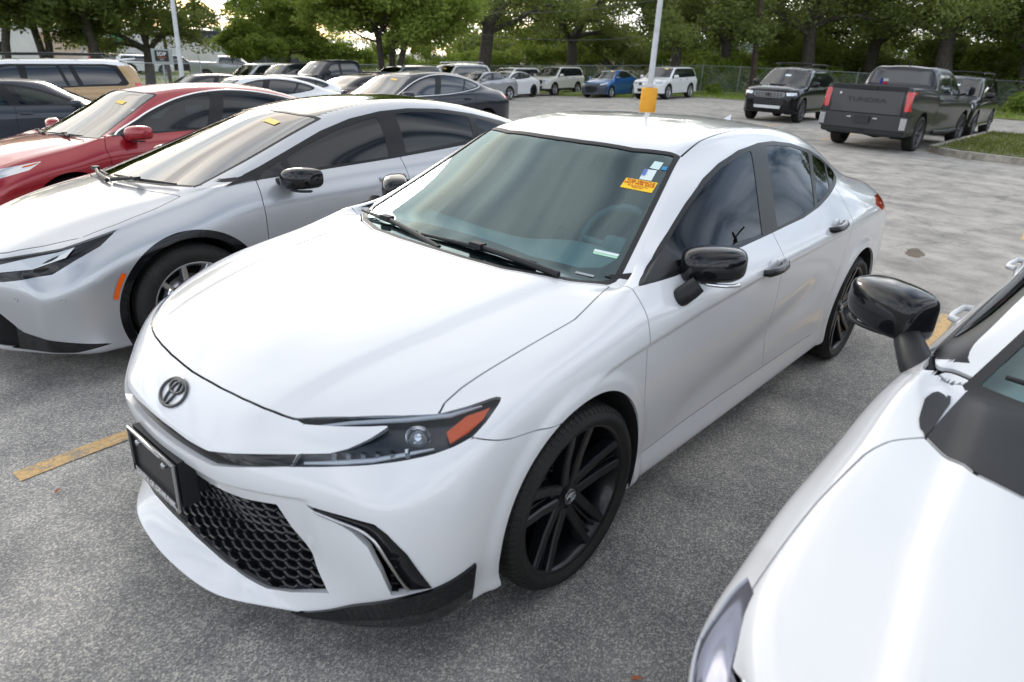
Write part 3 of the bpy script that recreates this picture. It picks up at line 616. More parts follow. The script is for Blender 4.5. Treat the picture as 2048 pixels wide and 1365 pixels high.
def build_hero():
    car = empty('white_sedan', (0, 0, 0), 0, 'white four-door sedan with black wheels, mirrors and badge, in the centre', 'car', 'cars parked in the near row')
    s = hero_surface(4).displace(hero_displace)
    from mathutils.bvhtree import BVHTree
    bv = BVHTree.FromPolygons(s.V.tolist(), s.T.tolist())
    white = paint('pearl_white_paint', (.71,.715,.73), rough=.30)
    g = .0028
    F = {}
    arch = lambda V: np.minimum(np.hypot(V[:, 0]-.01, V[:, 2]-.345), np.hypot(V[:, 0]+2.825, V[:, 2]-.345))-.388
    F['arch'] = lambda V: lim(arch(V), np.abs(V[:, 1]) > .45)
    F['hood'] = lambda V: lim(poly_sdf(xy(V), HOOD+[(x, -y) for x, y in HOOD[::-1]]), V[:, 2] > .70)
    F['head'] = lambda V: lim(poly_sdf(dg(V), HEAD), (V[:, 0] > .2) & (np.abs(V[:, 1]) > .3))
    F['slit'] = lambda V: lim(poly_sdf(yz(V), SLIT+[(-y, z) for y, z in SLIT[::-1]]), V[:, 0] > .6)
    F['grille'] = lambda V: lim(poly_sdf(yz(V), GRILLE+[(-y, z) for y, z in GRILLE[::-1]]), V[:, 0] > .55)
    F['fog'] = lambda V: lim(poly_sdf(dg(V), FOG), (V[:, 0] > .45) & (np.abs(V[:, 1]) > .4))
    F['spoiler'] = lambda V: lim(poly_sdf(dg(V), SPOIL), (V[:, 0] > .40) & (np.abs(V[:, 1]) > .38))
    F['dlo'] = lambda V: lim(poly_sdf(xz(V), DLO), (np.abs(V[:, 1]) > .5) & (V[:, 2] > .93))
    F['ws'] = lambda V: lim(poly_sdf(xy(V), WSPOLY+[(x, -y) for x, y in WSPOLY[::-1]]), V[:, 2] > .90)
    F['back'] = lambda V: lim(poly_sdf(xy(V), BACKL+[(x, -y) for x, y in BACKL[::-1]]), V[:, 2] > .95)
    F['door1'] = lambda V: lim(poly_sdf(xz(V), DOOR1), np.abs(V[:, 1]) > .70)
    F['door2'] = lambda V: lim(poly_sdf(xz(V), DOOR2), np.abs(V[:, 1]) > .62)
    def seam(P, pts, mask):
        d, al = sline_sdf(P, pts); return np.where(al & mask, d, np.where(d > 0, 1.0, -1.0))
    L = {'ditch': (lambda V: seam(xy(V), ROOFLINE, V[:, 2] > 1.2), .0034), 'bseam': (lambda V: seam(xz(V), [(.47,.752), (.40,.731), (.36,.722), (.15,.70)], (np.abs(V[:, 1]) > .6) & (V[:, 0] > .1)), .0016)}
    TAIL = [(-3.10,.950),(-3.24,.985),(-3.60,.965),(-4.0,.955),(-4.0,.85),(-3.50,.862),(-3.22,.905)]
    F['tail'] = lambda V: lim(poly_sdf(xz(V), TAIL), (np.abs(V[:, 1]) > .30) & (V[:, 0] < -2.9))
    glassF = {'g1': [(-.655,1.010),(-.655,1.055),(-.727,1.084),(-.909,1.166),(-1.098,1.238),(-1.266,1.286),(-1.479,1.325),(-1.60,1.338),(-1.41,1.012),(-1.046,1.006)],
              'g2': [(-1.79,1.345),(-1.925,1.343),(-2.164,1.320),(-2.39,1.278),(-2.132,1.050),(-1.929,1.030),(-1.60,1.018)],
              'g3': [(-2.47,1.263),(-2.63,1.222),(-2.68,1.200),(-2.48,1.098),(-2.20,1.060)],
              'g4': [(-2.72,1.190),(-2.79,1.165),(-2.805,1.148),(-2.78,1.136),(-2.56,1.110)]}
    for k, pl in glassF.items(): F[k] = (lambda pl: lambda V: lim(poly_sdf(xz(V), pl, .004), (np.abs(V[:, 1]) > .5) & (V[:, 2] > .93)))(pl)
    for k in ('slit', 'grille', 'fog', 'dlo', 'head', 'arch', 'tail', 'back', 'g1', 'g2', 'g3', 'g4'): s.cut(lambda V, N, f=F[k]: f(V))
    for k, (f, hw_) in L.items():
        s.cut(lambda V, N: f(V)-hw_); s.cut(lambda V, N: f(V)+hw_)
    s.cut(lambda V, N: F['ws'](V)+.022)
    s.cut(lambda V, N: F['ws'](V))
    for k in ('hood', 'door1', 'door2'):
        s.cut(lambda V, N, f=F[k]: f(V)-g); s.cut(lambda V, N, f=F[k]: f(V)+g)
    c = s.cen(); D = {k: f(c) for k, f in F.items()}; lab = np.full(len(c), 'body', dtype='U12'); un = np.ones(len(c), bool)
    def setl(m, n):
        nonlocal un
        m = m & un; lab[m] = n; un &= ~m
    setl(D['arch'] < 0, 'x')
    for k in ('head', 'grille', 'slit', 'fog', 'tail'): setl(D[k] < 0, k)
    for k in ('g1', 'g2', 'g3', 'g4'): setl(D[k] < 0, 'sideglass')
    setl(D['dlo'] < 0, 'dlo'); setl(D['ws'] < -.022, 'ws'); setl(D['ws'] < 0, 'wstrim'); setl(D['back'] < 0, 'back')
    setl(np.abs(D['hood']) < g, 'x'); setl(D['hood'] < 0, 'hood')
    for k, (f, hw_) in L.items(): setl(np.abs(f(c)) < hw_, 'x')
    setl((np.abs(D['door1']) < g) & (c[:, 2] < 1.03), 'x'); setl((np.abs(D['door2']) < g) & (c[:, 2] < 1.12), 'x')
    setl(D['door1'] < 0, 'door1'); setl(D['door2'] < 0, 'door2')
    setl((c[:, 0] > .44) & (c[:, 2] < .80), 'bumper')
    setl((c[:, 0] > -.5) & (np.abs(c[:, 1]) > .35) & (c[:, 0] < .5) & (c[:, 2] < 1.0), 'fender')
    setl((c[:, 2] > 1.2) & (np.abs(c[:, 1]) < .54) & (c[:, 0] > -2.62), 'roof')
    for sd in (1, -1):
        def sk_(x, y, z, off):
            v = Vector((-1, -sd*1.15, 0)).normalized(); h = bv.ray_cast(Vector((x, y*sd, z))-v*.6, v); return h[0]+h[1]*off if h[0] is not None else Vector((x, y*sd, z))
        TP = smooth_pts([(.838,.49,.166),(.785,.60,.196),(.745,.69,.245),(.71,.762,.290),(.66,.815,.318),(.61,.852,.330),(.55,.880,.350),(.492,.898,.372)], 4); BT = smooth_pts([(.832,.50,.156),(.774,.605,.148),(.716,.685,.147),(.668,.738,.148),(.632,.775,.153),(.594,.822,.172),(.545,.868,.208),(.492,.896,.245)], 4)
        n_ = len(TP); T0 = [sk_(*q, -.006) for q in TP]; T1 = [sk_(*q, .010) for q in TP]; M1 = []; B1 = [Vector((q[0]+.008, (q[1]+.006)*sd, q[2]+.010)) for q in BT]; B2 = [Vector((q[0], q[1]*sd, q[2]-.004)) for q in BT]; B3 = [Vector((q[0]-.14, (q[1]-.10)*sd, q[2]+.0)) for q in BT]
        M1 = [a*.45+b_*.55+Vector((.006, .006*sd, -.004)) for a, b_ in zip(T1, B1)]
        V = T0+T1+M1+B1+B2+B3; Fq = []
        for r_ in range(5):
            for i in range(n_-1): q = (r_*n_+i, (r_+1)*n_+i, (r_+1)*n_+i+1, r_*n_+i+1); Fq.append(q if sd > 0 else q[::-1])
        Fq.append(tuple((r_*n_+n_-1) for r_ in range(6)) if sd > 0 else tuple((r_*n_+n_-1) for r_ in range(6))[::-1])
        b = MB(); b.add(V, Fq, False); b.build('corner_spoiler', M_GLOSSBLK, car)
    for k, n, mt, rim in (('hood', 'hood', white, .014), ('bumper', 'front_bumper', white, .02), ('roof', 'roof', white, .012), ('dlo', 'window_trim', M_TRIM, .006), ('wstrim', 'windshield_trim', M_PLASTIC, .01), ('back', 'rear_window', M_SIDEGL, .004)):
        s.take(lab == k).build(n, mt, car, rim)
    for k, n in (('door1', 'front_door'), ('door2', 'rear_door'), ('fender', 'front_fender'), ('body', 'rear_quarter')):
        for sd in (1, -1): s.take((lab == k) & (c[:, 1]*sd > 0)).build(n, white, car, .014)
    for k in ('g1', 'g2', 'g3', 'g4'):
        for sd in (1, -1): s.take((lab == 'sideglass') & (D[k] < 0) & (c[:, 1]*sd > 0)).offset(-.002).build('side_window', M_SIDEGL, car, 0)
    for sd in (1, -1): s.take((lab == 'tail') & (c[:, 1]*sd > 0)).build('tail_lamp', M_RED, car, .02)
    wsm = lab == 'ws'; s.take(wsm).offset(-.004).build('windshield', M_WS, car, .004)
    # frit: black printed border behind the glass
    fr = s.take(wsm).offset(-.008)
    FI = [(-.315,0),(-.322,.376),(-.37,.56),(-.417,.63),(-.474,.648),(-.675,.60),(-.96,.535),(-.985,.50),(-.955,.42),(-.905,.26),(-.84,.235),(-.772,.113),(-.765,0)]
    fin = lambda V: poly_sdf(xy(V), FI+[(x, -y) for x, y in FI[::-1]])
    cam_hole = lambda V: poly_sdf(np.stack([V[:, 0], V[:, 1]], 1), [(-.785,-.02),(-.785,.085),(-.825,.055),(-.815,.0)])
    fr.cut(lambda V, N: fin(V)); fr.cut(lambda V, N: cam_hole(V)); fc = fr.cen(); fr.take((fin(fc) > 0) & (cam_hole(fc) > 0)).build('windshield_frit', pmat('black_frit', (.012,.012,.014), rough=.5), car, 0)
    # backing shell under the panel gaps
    sk = np.isin(lab, ['hood', 'bumper', 'roof', 'door1', 'door2', 'fender', 'body', 'dlo', 'wstrim']) | ((lab == 'x') & (D['arch'] > 0))
    s.take(sk & ~((c[:, 0] > .3) & (c[:, 2] < .30))).offset(-.013).build('inner_body', M_MATTE, car, 0)
    MB().box((-1.4, 0, .195), (4.3, 1.30, .03)).build('underbody', M_MATTE, car)
    # wheel wells
    for ax in (.01, -2.825):
        for sd in (1, -1):
            MB().lathe([(.387, .895*sd), (.387, .55*sd), (.02, .55*sd)], (ax, 0, .345), n=40, a0=-.35, a1=math.pi+.35).build('wheel_well', pmat('well_liner', (.014,.014,.015), rough=.8, bump=(30,.5)), car)
    # sills
    for sd in (1, -1):
        b = MB(); b.tube([(-.42, .80*sd, .185), (-1.0, .805*sd, .182), (-1.8, .805*sd, .182), (-2.38, .80*sd, .185)], [.03, .038, .038, .03], 10); b.build('sill_skirt', M_PLASTIC, car)
    # ---- grille
    gs = s.take(lab == 'grille'); gr = gs.offset(-.045).build('lower_grille', M_MATTE, car, 0)
    sd2 = lambda y, z: float(poly_sdf(np.array([[abs(y), z]]), GRILLE+[(-a, b_) for a, b_ in GRILLE[::-1]])[0])
    hw, hh = .0285, .0148
    cell = MB(); o6 = [(-hw, 0), (-hw*.45, hh), (hw*.45, hh), (hw, 0), (hw*.45, -hh), (-hw*.45, -hh)]
    V = [(0.0, a*1.0, b_*1.0) for a, b_ in o6]+[(-.004, a*.80, b_*.72) for a, b_ in o6]+[(-.030, a*.62, b_*.50-.003) for a, b_ in o6]+[(-.03, a, b_) for a, b_ in o6]
    cell.add(V, [(i, (i+1) % 6, 6+(i+1) % 6, 6+i) for i in range(6)]+[(6+i, 6+(i+1) % 6, 12+(i+1) % 6, 12+i) for i in range(6)]+[(18+i, 18+(i+1) % 6, (i+1) % 6, i) for i in range(6)]+[tuple(range(12, 18))])
    co = cell.build('grille_cell', pmat('grille_black', (.014,.015,.017), rough=.22), None); cme = co.data; bpy.data.objects.remove(co)
    nz_ = 0
    for r_ in range(-1, 22):
        for q_ in range(-17, 18):
            y = q_*hw*1.5; z = .225+r_*hh*2+(hh if q_ % 2 else 0); d = sd2(y, z)
            if d > -.004: continue
            h = bv.ray_cast(Vector((2, y, z)), Vector((-1, 0, 0)))
            if h[0] is None: continue
            n = h[1]; sc = min(1.0, (-d+.013)/.025)
            ex = Vector((n.x, n.y, max(n.z, -.35)*.4)).normalized(); ey = Vector((0, 0, 1)).cross(ex).normalized(); m = Matrix((ex, ey, ex.cross(ey))).transposed().to_4x4()
            m.translation = h[0]-n*.012; o = link('grille_cell', cme, None, gr); o.matrix_local = m @ Matrix.Diagonal((1, sc, sc, 1)); nz_ += 1
    # slit between bumper and nose panel
    s.take(lab == 'slit').offset(-.02).build('upper_grille', M_GLOSSBLK, car, 0)
    # ---- side intakes with chrome-edged blade and fins
    for sd in (1, -1):
        fg = s.take((lab == 'fog') & (c[:, 1]*sd > 0)).offset(-.05).build('side_intake', M_GLOSSBLK, car, 0)
        def onf(x, y, z, off=0.0):
            v = Vector((-1, -sd, 0)).normalized(); h = bv.ray_cast(Vector((x, y*sd, z))-v*.5, v); return h[0]+h[1]*off
        edge = smooth_pts([(.798,.588,.548),(.768,.650,.535),(.739,.703,.527),(.721,.732,.512),(.707,.751,.486),(.689,.776,.430),(.668,.794,.372),(.652,.806,.338)], 3)
        b = MB(); b.tube([onf(*p, .002) for p in edge], [.003]+[.0055]*(len(edge)-2)+[.004], 6); b.build('chrome_strip', pmat('satin_chrome', (.55,.55,.56), rough=.22, metal=1.0), fg)
        up = smooth_pts([(.806,.572,.558),(.778,.634,.554),(.737,.722,.550),(.721,.752,.545),(.703,.780,.522),(.671,.819,.462),(.640,.838,.395),(.612,.852,.335)], 4); dn = smooth_pts([(.800,.584,.550),(.770,.648,.538),(.740,.705,.530),(.722,.735,.515),(.708,.755,.488),(.690,.780,.430),(.668,.798,.370),(.650,.812,.335)], 4)
        n_ = len(up); A0 = [onf(*q, .003) for q in up]; A1 = [onf(*q, .001) for q in dn]; A2 = [onf(*q, -.030) for q in dn]
        b = MB(); Fq = [(i, i+1, n_+i+1, n_+i) for i in range(n_-1)]+[(n_+i, n_+i+1, 2*n_+i+1, 2*n_+i) for i in range(n_-1)]; b.add(A0+A1+A2, [f if sd < 0 else f[::-1] for f in Fq], True); b.build('intake_blade', M_GLOSSBLK, fg)
        b = MB()
        for t in range(5):
            z = .335+t*.030; p = onf(.68, .78, z, -.03); b.box(p, (.02, .07, .005), Matrix.Rotation(-sd*.8, 3, 'Z'))
        b.build('intake_fins', M_GLOSSBLK, fg)
    # ---- head lamps
    for sd in (1, -1):
        hm = (lab == 'head') & (c[:, 1]*sd > 0); hl = empty('headlight', (0, 0, 0)); hl.parent = car
        s.take(hm).offset(-.001).build('lens_cover', M_LENS, hl, .004)
        s.take(hm).offset(-.035).build('lamp_housing', M_LAMPIN, hl, 0)
        def onh(x, y, z, off):
            v = Vector((-1, -sd, -.25)).normalized(); h = bv.ray_cast(Vector((x, y*sd, z))-v*.5, v); return h[0]+h[1]*off, h[1]
        p, n = onh(.57, .747, .757, -.030)
        b = MB(); b.add(*rounded_box(p, (.05, .05, .05), 1.0, 12), True); b.build('projector', pmat('projector_glass', (.75,.78,.82), rough=.03, metal=.7), hl)
        b = MB(); m = frame_matrix(p+n*.012, n.cross(Vector((0, 0, 1))), Vector((0, 0, 1))); ellipse_ring(b, 0, 0, .032, .028, .010, m, 28); b.build('projector_ring', M_CHROME, hl)
        am = MB(); A = [onh(*q, -.012)[0] for q in ((.522,.822,.742),(.47,.838,.762),(.42,.845,.785),(.385,.838,.806),(.40,.825,.80),(.44,.80,.79),(.505,.79,.762))]
        am.add(A, [tuple(range(7)) if sd < 0 else tuple(range(7))[::-1]]); o = am.build('turn_lamp', M_AMBER, hl); o.modifiers.new('s', 'SOLIDIFY').thickness = .008
        lt = MB(); L = [onh(*q, -.010)[0] for q in ((.735,.50,.748),(.66,.583,.768),(.56,.69,.782),(.47,.768,.792),(.39,.81,.808))]; lt.tube(L, [.003, .006, .007, .007, .003], 6); lt.build('light_guide', pmat('light_guide', (.78,.81,.85), rough=.15), hl)
        lt = MB(); L = [onh(*q, -.014)[0] for q in ((.79,.535,.668),(.73,.625,.685),(.68,.69,.70),(.62,.75,.72),(.56,.80,.735))]; lt.tube(L, [.004, .007, .007, .006, .003], 6); lt.build('light_guide', pmat('light_guide', (.78,.81,.85), rough=.15), hl)
        rf = MB()
        for t in range(6):
            q, n = onh(.74-.03*t, .60+.026*t, .692+.005*t, -.016); rf.box(q, (.012, .020, .016), Matrix.Rotation(-sd*.7, 3, 'Z'))
        rf.build('lamp_reflectors', M_CHROME, hl)
    # ---- badge on the nose
    h = bv.ray_cast(Vector((2, 0, .712)), Vector((-1, 0, 0))); n = h[1]; M = frame_matrix(h[0]+n*.001, (0, 1, 0), n.cross(Vector((0, 1, 0)))); oval_badge('nose_badge', M, 1.0, pmat('badge_black', (.012,.014,.018), rough=.35, coat=.6), car)
    # ---- number plate holder
    pl = empty('plate_holder', (0, 0, 0)); pl.parent = car; px_, pz = .975, .487; tilt = Matrix.Rotation(.06, 3, 'Y')
    b = MB(); b.box((px_-.035, 0, pz+.004), (.05, .31, .155)); b.box((px_-.07, 0, pz+.01), (.05, .27, .13)); b.build('bracket', M_PLASTIC, pl)
    b = MB()
    for (yy, zz, wy, wz) in ((0, .071, .315, .012), (0, -.066, .315, .026), (-.151, 0, .012, .15), (.151, 0, .012, .15)): b.box((px_, yy, pz+zz), (.010, wy, wz))
    b.build('plate_frame', pmat('frame_dark', (.02,.02,.022), rough=.25), pl)
    b = MB()
    for (yy, zz, wy, wz) in ((0, .078, .319, .004), (0, -.080, .319, .004), (-.158, 0, .004, .162), (.158, 0, .004, .162)): b.box((px_+.004, yy, pz+zz), (.006, wy, wz))
    b.build('frame_edge', M_CHROME, pl)
    MB().box((px_-.006, 0, pz), (.006, .29, .13)).build('plate_back', pmat('plate_back', (.016,.016,.018), rough=.4), pl)
    for yy in (-.09, .09):
        b = MB(); b.lathe([(0, .012), (.008, .012), (.010, .006), (.010, 0)], (px_-.002, yy, pz+.05), 'x', 10); b.build('plate_screw', M_STEEL, pl)
    put(text_mesh('TOYOTA OF CEDAR PARK', .0235, .0006, bold=True), 'frame_lettering', pmat('white_print', (.75,.75,.75), rough=.5), pl, frame_matrix((px_+.0062, 0, pz-.066), (0, 1, 0), (0, 0, 1)))
    put(text_mesh('TOYOTACEDARPARK.COM', .012, .0006, bold=True), 'frame_lettering', pmat('white_print'), pl, frame_matrix((px_+.0062, 0, pz+.071), (0, 1, 0), (0, 0, 1)))
    # ---- mirrors, handles, aerial
    for sd in (1, -1):
        body_mirror('door_mirror', car, (-.735, .910, 1.018), (.19, .24, .15), (M_GLOSSBLK, M_PLASTIC, M_CHROME), sd, arm=([(-.555,.86,.905),(-.56,.885,.925),(-.585,.905,.95),(-.60,.925,.975)], [.028, .036, .036, .032]), yaw=.50)
        b = MB(); b.add([(-.40,.812*sd,.99),(-.652,.818*sd,1.0),(-.652,.742*sd,1.062),(-.52,.765*sd,1.02)], [(0,1,2,3) if sd > 0 else (3,2,1,0)]); b.build('mirror_sail', M_PLASTIC, car)
        for (hx, hz, rr) in ((-1.375, .884, 0), (-2.262, .94, 0)):
            h = bv.ray_cast(Vector((hx, 2*sd, hz)), Vector((0, -sd, 0))); p = h[0]; dh = empty('door_handle', (0, 0, 0)); dh.parent = car
            b = MB(); Y = Vector((0, sd, 0)); b.tube([p+Vector((.105, 0, -.004)), p+Vector((.095, 0, -.002))+Y*.022, p+Vector((.05, 0, .0))+Y*.034, p+Y*.036, p+Vector((-.06, 0, .004))+Y*.032, p+Vector((-.10, 0, .008))+Y*.014], [.014, .018, .018, .018, .018, .018], 10); b.build('grip', M_GLOSSBLK, dh)
            b = MB(); b.add(*rounded_box(p-Y*.004+Vector((.0, 0, .012)), (.085, .02, .056), .8, 8), True); b.build('handle_cup', pmat('handle_cup_white', (.72,.73,.75), rough=.3, coat=1.0), dh)  # cup has its own white finish behind the black grip
    b = MB(); V = []
    for t in np.linspace(0, 1, 9):
        x = -2.50-.17*t; hgt = .085*t**1.3*(1 if t < .93 else .9); wd = .026*(1-.35*t)
        h = bv.ray_cast(Vector((x, 0, 3)), Vector((0, 0, -1)))[0].z
        V += [(x, -wd, h-.004), (x-.012*t, -wd*.35, h+hgt*.8), (x-.015*t, 0, h+hgt), (x-.012*t, wd*.35, h+hgt*.8), (x, wd, h-.004)]
    b.add(V, [(i*5+k, i*5+k+1, (i+1)*5+k+1, (i+1)*5+k) for i in range(8) for k in range(4)]+[(40, 41, 42, 43, 44)], True); b.build('roof_aerial', white, car)
    # ---- wipers, stickers, interior
    wiper(car, [(-.33,-.66,.985),(-.285,-.44,.99),(-.235,-.165,.992)], [(-.285,-.42,.985),(-.235,-.20,.975),(-.19,.02,.958)], .012)
    wiper(car, [(-.235,-.14,.990),(-.25,.14,.996),(-.278,.44,.99)], [(-.252,.17,.992),(-.245,.34,.985),(-.262,.56,.965)], .012)
    STK, STK2 = (-.0010, 0, -.0020), (-.0006, 0, -.0012)
    ys = quad_patch('notice_sticker', [(-.836,.43,1.261),(-.781,.438,1.230),(-.814,.567,1.222),(-.872,.557,1.255)], pmat('sticker_yellow', (.95,.58,.01), rough=.5), car, STK)
    def on_sticker(txt, size, u, v, mat, par, K, name='sticker_lettering'):
        a, b_, c_, d_ = [Vector(q) for q in K]; ex = ((d_-a)+(c_-b_)); ey = ((a-b_)+(d_-c_)); o = a+(d_-a)*u+(b_-a)*v; nn = ex.cross(ey).normalized()
        put(text_mesh(txt, size, .0002, bold=True), name, mat, par, frame_matrix(o+Vector(STK2)+nn*.0004, ex, ey))
    K = [(-.836,.43,1.261),(-.781,.438,1.230),(-.814,.567,1.222),(-.872,.557,1.255)]; rd = pmat('print_red', (.50,.02,.01), rough=.6)
    on_sticker('THIS VEHICLE', .0195, .5, .20, rd, ys, K); on_sticker('NOT FOR SALE', .0185, .5, .45, rd, ys, K)
    on_sticker('SEE DEALER FOR DETAILS', .0075, .5, .68, rd, ys, K); on_sticker('THANK YOU', .0075, .5, .84, rd, ys, K)
    quad_patch('window_sticker', [(-.966,.477,1.324),(-.923,.481,1.300),(-.933,.518,1.296),(-.976,.513,1.321)], pmat('sticker_pale', (.62,.78,.76), rough=.5), car, STK)
    quad_patch('window_sticker', [(-.909,.465,1.295),(-.853,.480,1.261),(-.869,.527,1.259),(-.927,.515,1.294)], pmat('sticker_white', (.72,.80,.80), rough=.5), car, STK)
    quad_patch('window_sticker', [(-.905,.467,1.2945),(-.872,.475,1.2755),(-.878,.490,1.275),(-.911,.482,1.294)], pmat('sticker_blue', (.10,.18,.48), rough=.5), car, STK2)
    quad_patch('window_sticker', [(-.955,.522,1.309),(-.937,.527,1.297),(-.945,.546,1.297),(-.965,.542,1.310)], pmat('sticker_cyan', (.03,.25,.50), rough=.5), car, STK)
    quad_patch('window_sticker', [(-.465,.558,1.051),(-.444,.564,1.039),(-.472,.652,1.033),(-.494,.649,1.045)], pmat('sticker_green', (.45,.75,.55), rough=.5), car, STK)
    quad_patch('window_sticker', [(-.463,.559,1.0502),(-.453,.562,1.0445),(-.481,.651,1.039),(-.492,.649,1.044)], pmat('sticker_white'), car, STK2)
    quad_patch('vin_plate', [(-.344,.567,.990),(-.334,.569,.985),(-.356,.636,.981),(-.366,.634,.986)], pmat('vin_grey', (.35,.37,.38), rough=.4), car, STK2)
    cabin(car, -.78, .955, .68, -1.55, -2.45, z_seat=.60)
    windshield_mirror(car, (-.90, .0, 1.215))
    # ---- wheels
    blk = pmat('wheel_satin_black', (.006,.0065,.008), rough=.28, spec=.25, coat=.35, coat_rough=.1)
    cap = pmat('cap_black', (.015,.016,.018), rough=.2, coat=1.0)
    for ax in (0.0, -2.825):
        for sd in (1, -1):
            wh = make_wheel('wheel', car, (ax, .792*sd, .335), .335, .235, .272, 'twin', (blk, cap), sd, 0.0)
            M = Matrix.Translation((0, .1175*.52+.0165, 0)) @ frame_matrix((0, 0, 0), (-1, 0, 0), (0, 0, 1))
            b = MB(); ellipse_ring(b, 0, 0, .027, .027, .003, M, 28, .001); b.build('cap_ring', M_STEEL, wh); oval_badge('cap_badge', M, .36, M_STEEL, wh)
    return car
# ------------------------------------------------------------------ ground shape
def gz(x, y):
    """lot surface: level under the white sedan, falling gently towards the far left"""
    t = .05*(y+1)-.022*x; u = -.5*(t-np.sqrt(t*t+.0004)); return -u/(1+(u/1.6)**4)**.25
def seat_on(root, x, y, rz, z=None):
    e = .8; nx = -(gz(x+e, y)-gz(x-e, y))/(2*e); ny = -(gz(x, y+e)-gz(x, y-e))/(2*e); n = Vector((nx, ny, 1)).normalized()
    q = Vector((0, 0, 1)).rotation_difference(n).to_matrix() @ Matrix.Rotation(rz, 3, 'Z')
    m = q.to_4x4(); m.translation = (x, y, float(gz(x, y)) if z is None else z); root.matrix_world = m
def polar(az, d):
    return CAM_P.x+d*math.cos(R(az)), CAM_P.y+d*math.sin(R(az))
def drape(name, poly, dz, mat, step=.5, parent=None, rim=0.0):
    """sheet following the ground inside a plan polygon"""
    P = np.array(poly); lo, hi = P.min(0)-step, P.max(0)+step; nx, ny = int((hi[0]-lo[0])/step)+2, int((hi[1]-lo[1])/step)+2
    X, Y = np.meshgrid(np.linspace(lo[0], hi[0], nx), np.linspace(lo[1], hi[1], ny), indexing='ij'); V = np.stack([X, Y, gz(X, Y)+dz], 2).reshape(-1, 3)
    i = np.arange((nx-1)*(ny-1)); a = (i//(ny-1))*ny+i % (ny-1); T = np.concatenate([np.stack([a, a+ny, a+ny+1], 1), np.stack([a, a+ny+1, a+1], 1)])
    s = Surf(V, T); f = lambda V_: poly_sdf(V_[:, :2], poly)
    s.cut(lambda V_, N: f(V_)); s = s.take(f(s.cen()) < 0); return s.build(name, mat, parent, rim)
# ------------------------------------------------------------------ generic car body from a few lengthwise curves
M_FARGL = pmat('far_dark_glass', (.012,.016,.020), rough=.05, coat=1.0)
M_TEALGL = glassmat('far_windshield', (.30,.40,.40), (.95,.98,1.0), 1.75)
def gen_rows(p):
    xs = p['xs']; n = len(xs); q = np.arange(n)
    def curve(k, dim):
        r = p[k]; ks = sorted(r); A = []
        for i in ks:
            v = r[i] if hasattr(r[i], '__len__') else (r[i],)
            A.append((xs[i],)+tuple(v) if len(v) < dim else tuple(v))
        A = np.array(A, float); off = A[:, 0]-np.array([xs[i] for i in ks])
        return np.stack([np.array(xs)+pchip(ks, off, q)]+[pchip(ks, A[:, c], q) for c in range(1, dim)], 1)
    belt = curve('belt', 3); rail = curve('rail', 3); top = curve('top', 2); w = p['w']; z0 = p['z0']
    pk = sorted(p['plan']); plan = pchip(pk, [p['plan'][k] for k in pk], q)
    zk = p.get('z0k'); z0s = pchip(sorted(zk), [zk[k] for k in sorted(zk)], q) if zk else np.full(n, z0)
    G = np.zeros((n, 14, 3)); cx0 = [-.15, -.07, -.03, -.005, .005, 0, -.01, -.03]
    yf = p.get('yf', [.66, .915, .972, .968, .970, .992, .998, .955]); zf = p.get('zf', [.0, .0, .065, .17, .37, .60, .80, .93])
    for i in range(n):
        e = 1.0 if i in (0,) else (-1.0 if i == n-1 else 0.0)
        for j in range(8):
            zb = belt[i, 2]; y = yf[j]*w*plan[i]
            if j == 7: y = (w*plan[i]*.998+belt[i, 1])*.5
            G[i, j] = (xs[i]+e*cx0[j], y, z0s[i]+zf[j]*(zb-z0s[i]))
        G[i, 8] = belt[i]; G[i, 10] = rail[i]; G[i, 9] = (belt[i]+rail[i])/2
        dz = abs(rail[i, 2]-belt[i, 2]); G[i, 9, 1] += .035*min(1, dz/.3); G[i, 13] = (top[i, 0], 0, top[i, 1])
        for j, t in ((11, .30), (12, .66)):
            c = 1-(1-t)**2; G[i, j] = (rail[i, 0]+(top[i, 0]-rail[i, 0])*c, rail[i, 1]*(1-t), rail[i, 2]+(top[i, 1]-rail[i, 2])*c)
    return G
def gen_surface(p, level):
    G = gen_rows(p); js = 7
    zn = float(G[0, 13, 2]); zr = float(G[-1, 13, 2]); z0 = float(G[0, 1, 2]); zl = float(G[-1, 1, 2])
    fz = [z0+.02]+[z0+f*(zn-z0) for f in (0, .10, .30, .52, .72, .88, 1)]; rz = [zl]+[zl+f*(zr-zl) for f in (0, .10, .28, .48, .68, .86, 1)]
    FF = fascia(G, 0, js, p.get('fdx', [-.28, -.02, .0, -.01, .0, .02, .02, 0]), fz, [1]*8)
    RF = fascia(G, len(G)-1, js, p.get('rdx', [.2, .06, -.01, -.04, -.05, -.05, -.04, 0]), rz, [1]*8)
    return Cage(G, js, FF, RF, p.get('crease', [('sta', 5, 8, 13, .85), ('row', 8, 5, 12, .7), ('sta', 8, 10, 13, .3), ('sta', 0, 7, 13, .4), ('row', 3, 4, 12, .4)])).fit(3, .75).dense(level), G
PLANES = {'xz': xz, 'xy': xy, 'yz': yz, 'dg': dg, 'rdg': lambda V: np.stack([(np.abs(V[:, 1])+V[:, 0])*.70711, V[:, 2]], 1)}
def sym(pl): return [tuple(q) for q in pl]+[(-q[0], q[1]) for q in pl[::-1]]
def symy(pl): return [tuple(q) for q in pl]+[(q[0], -q[1]) for q in pl[::-1]]
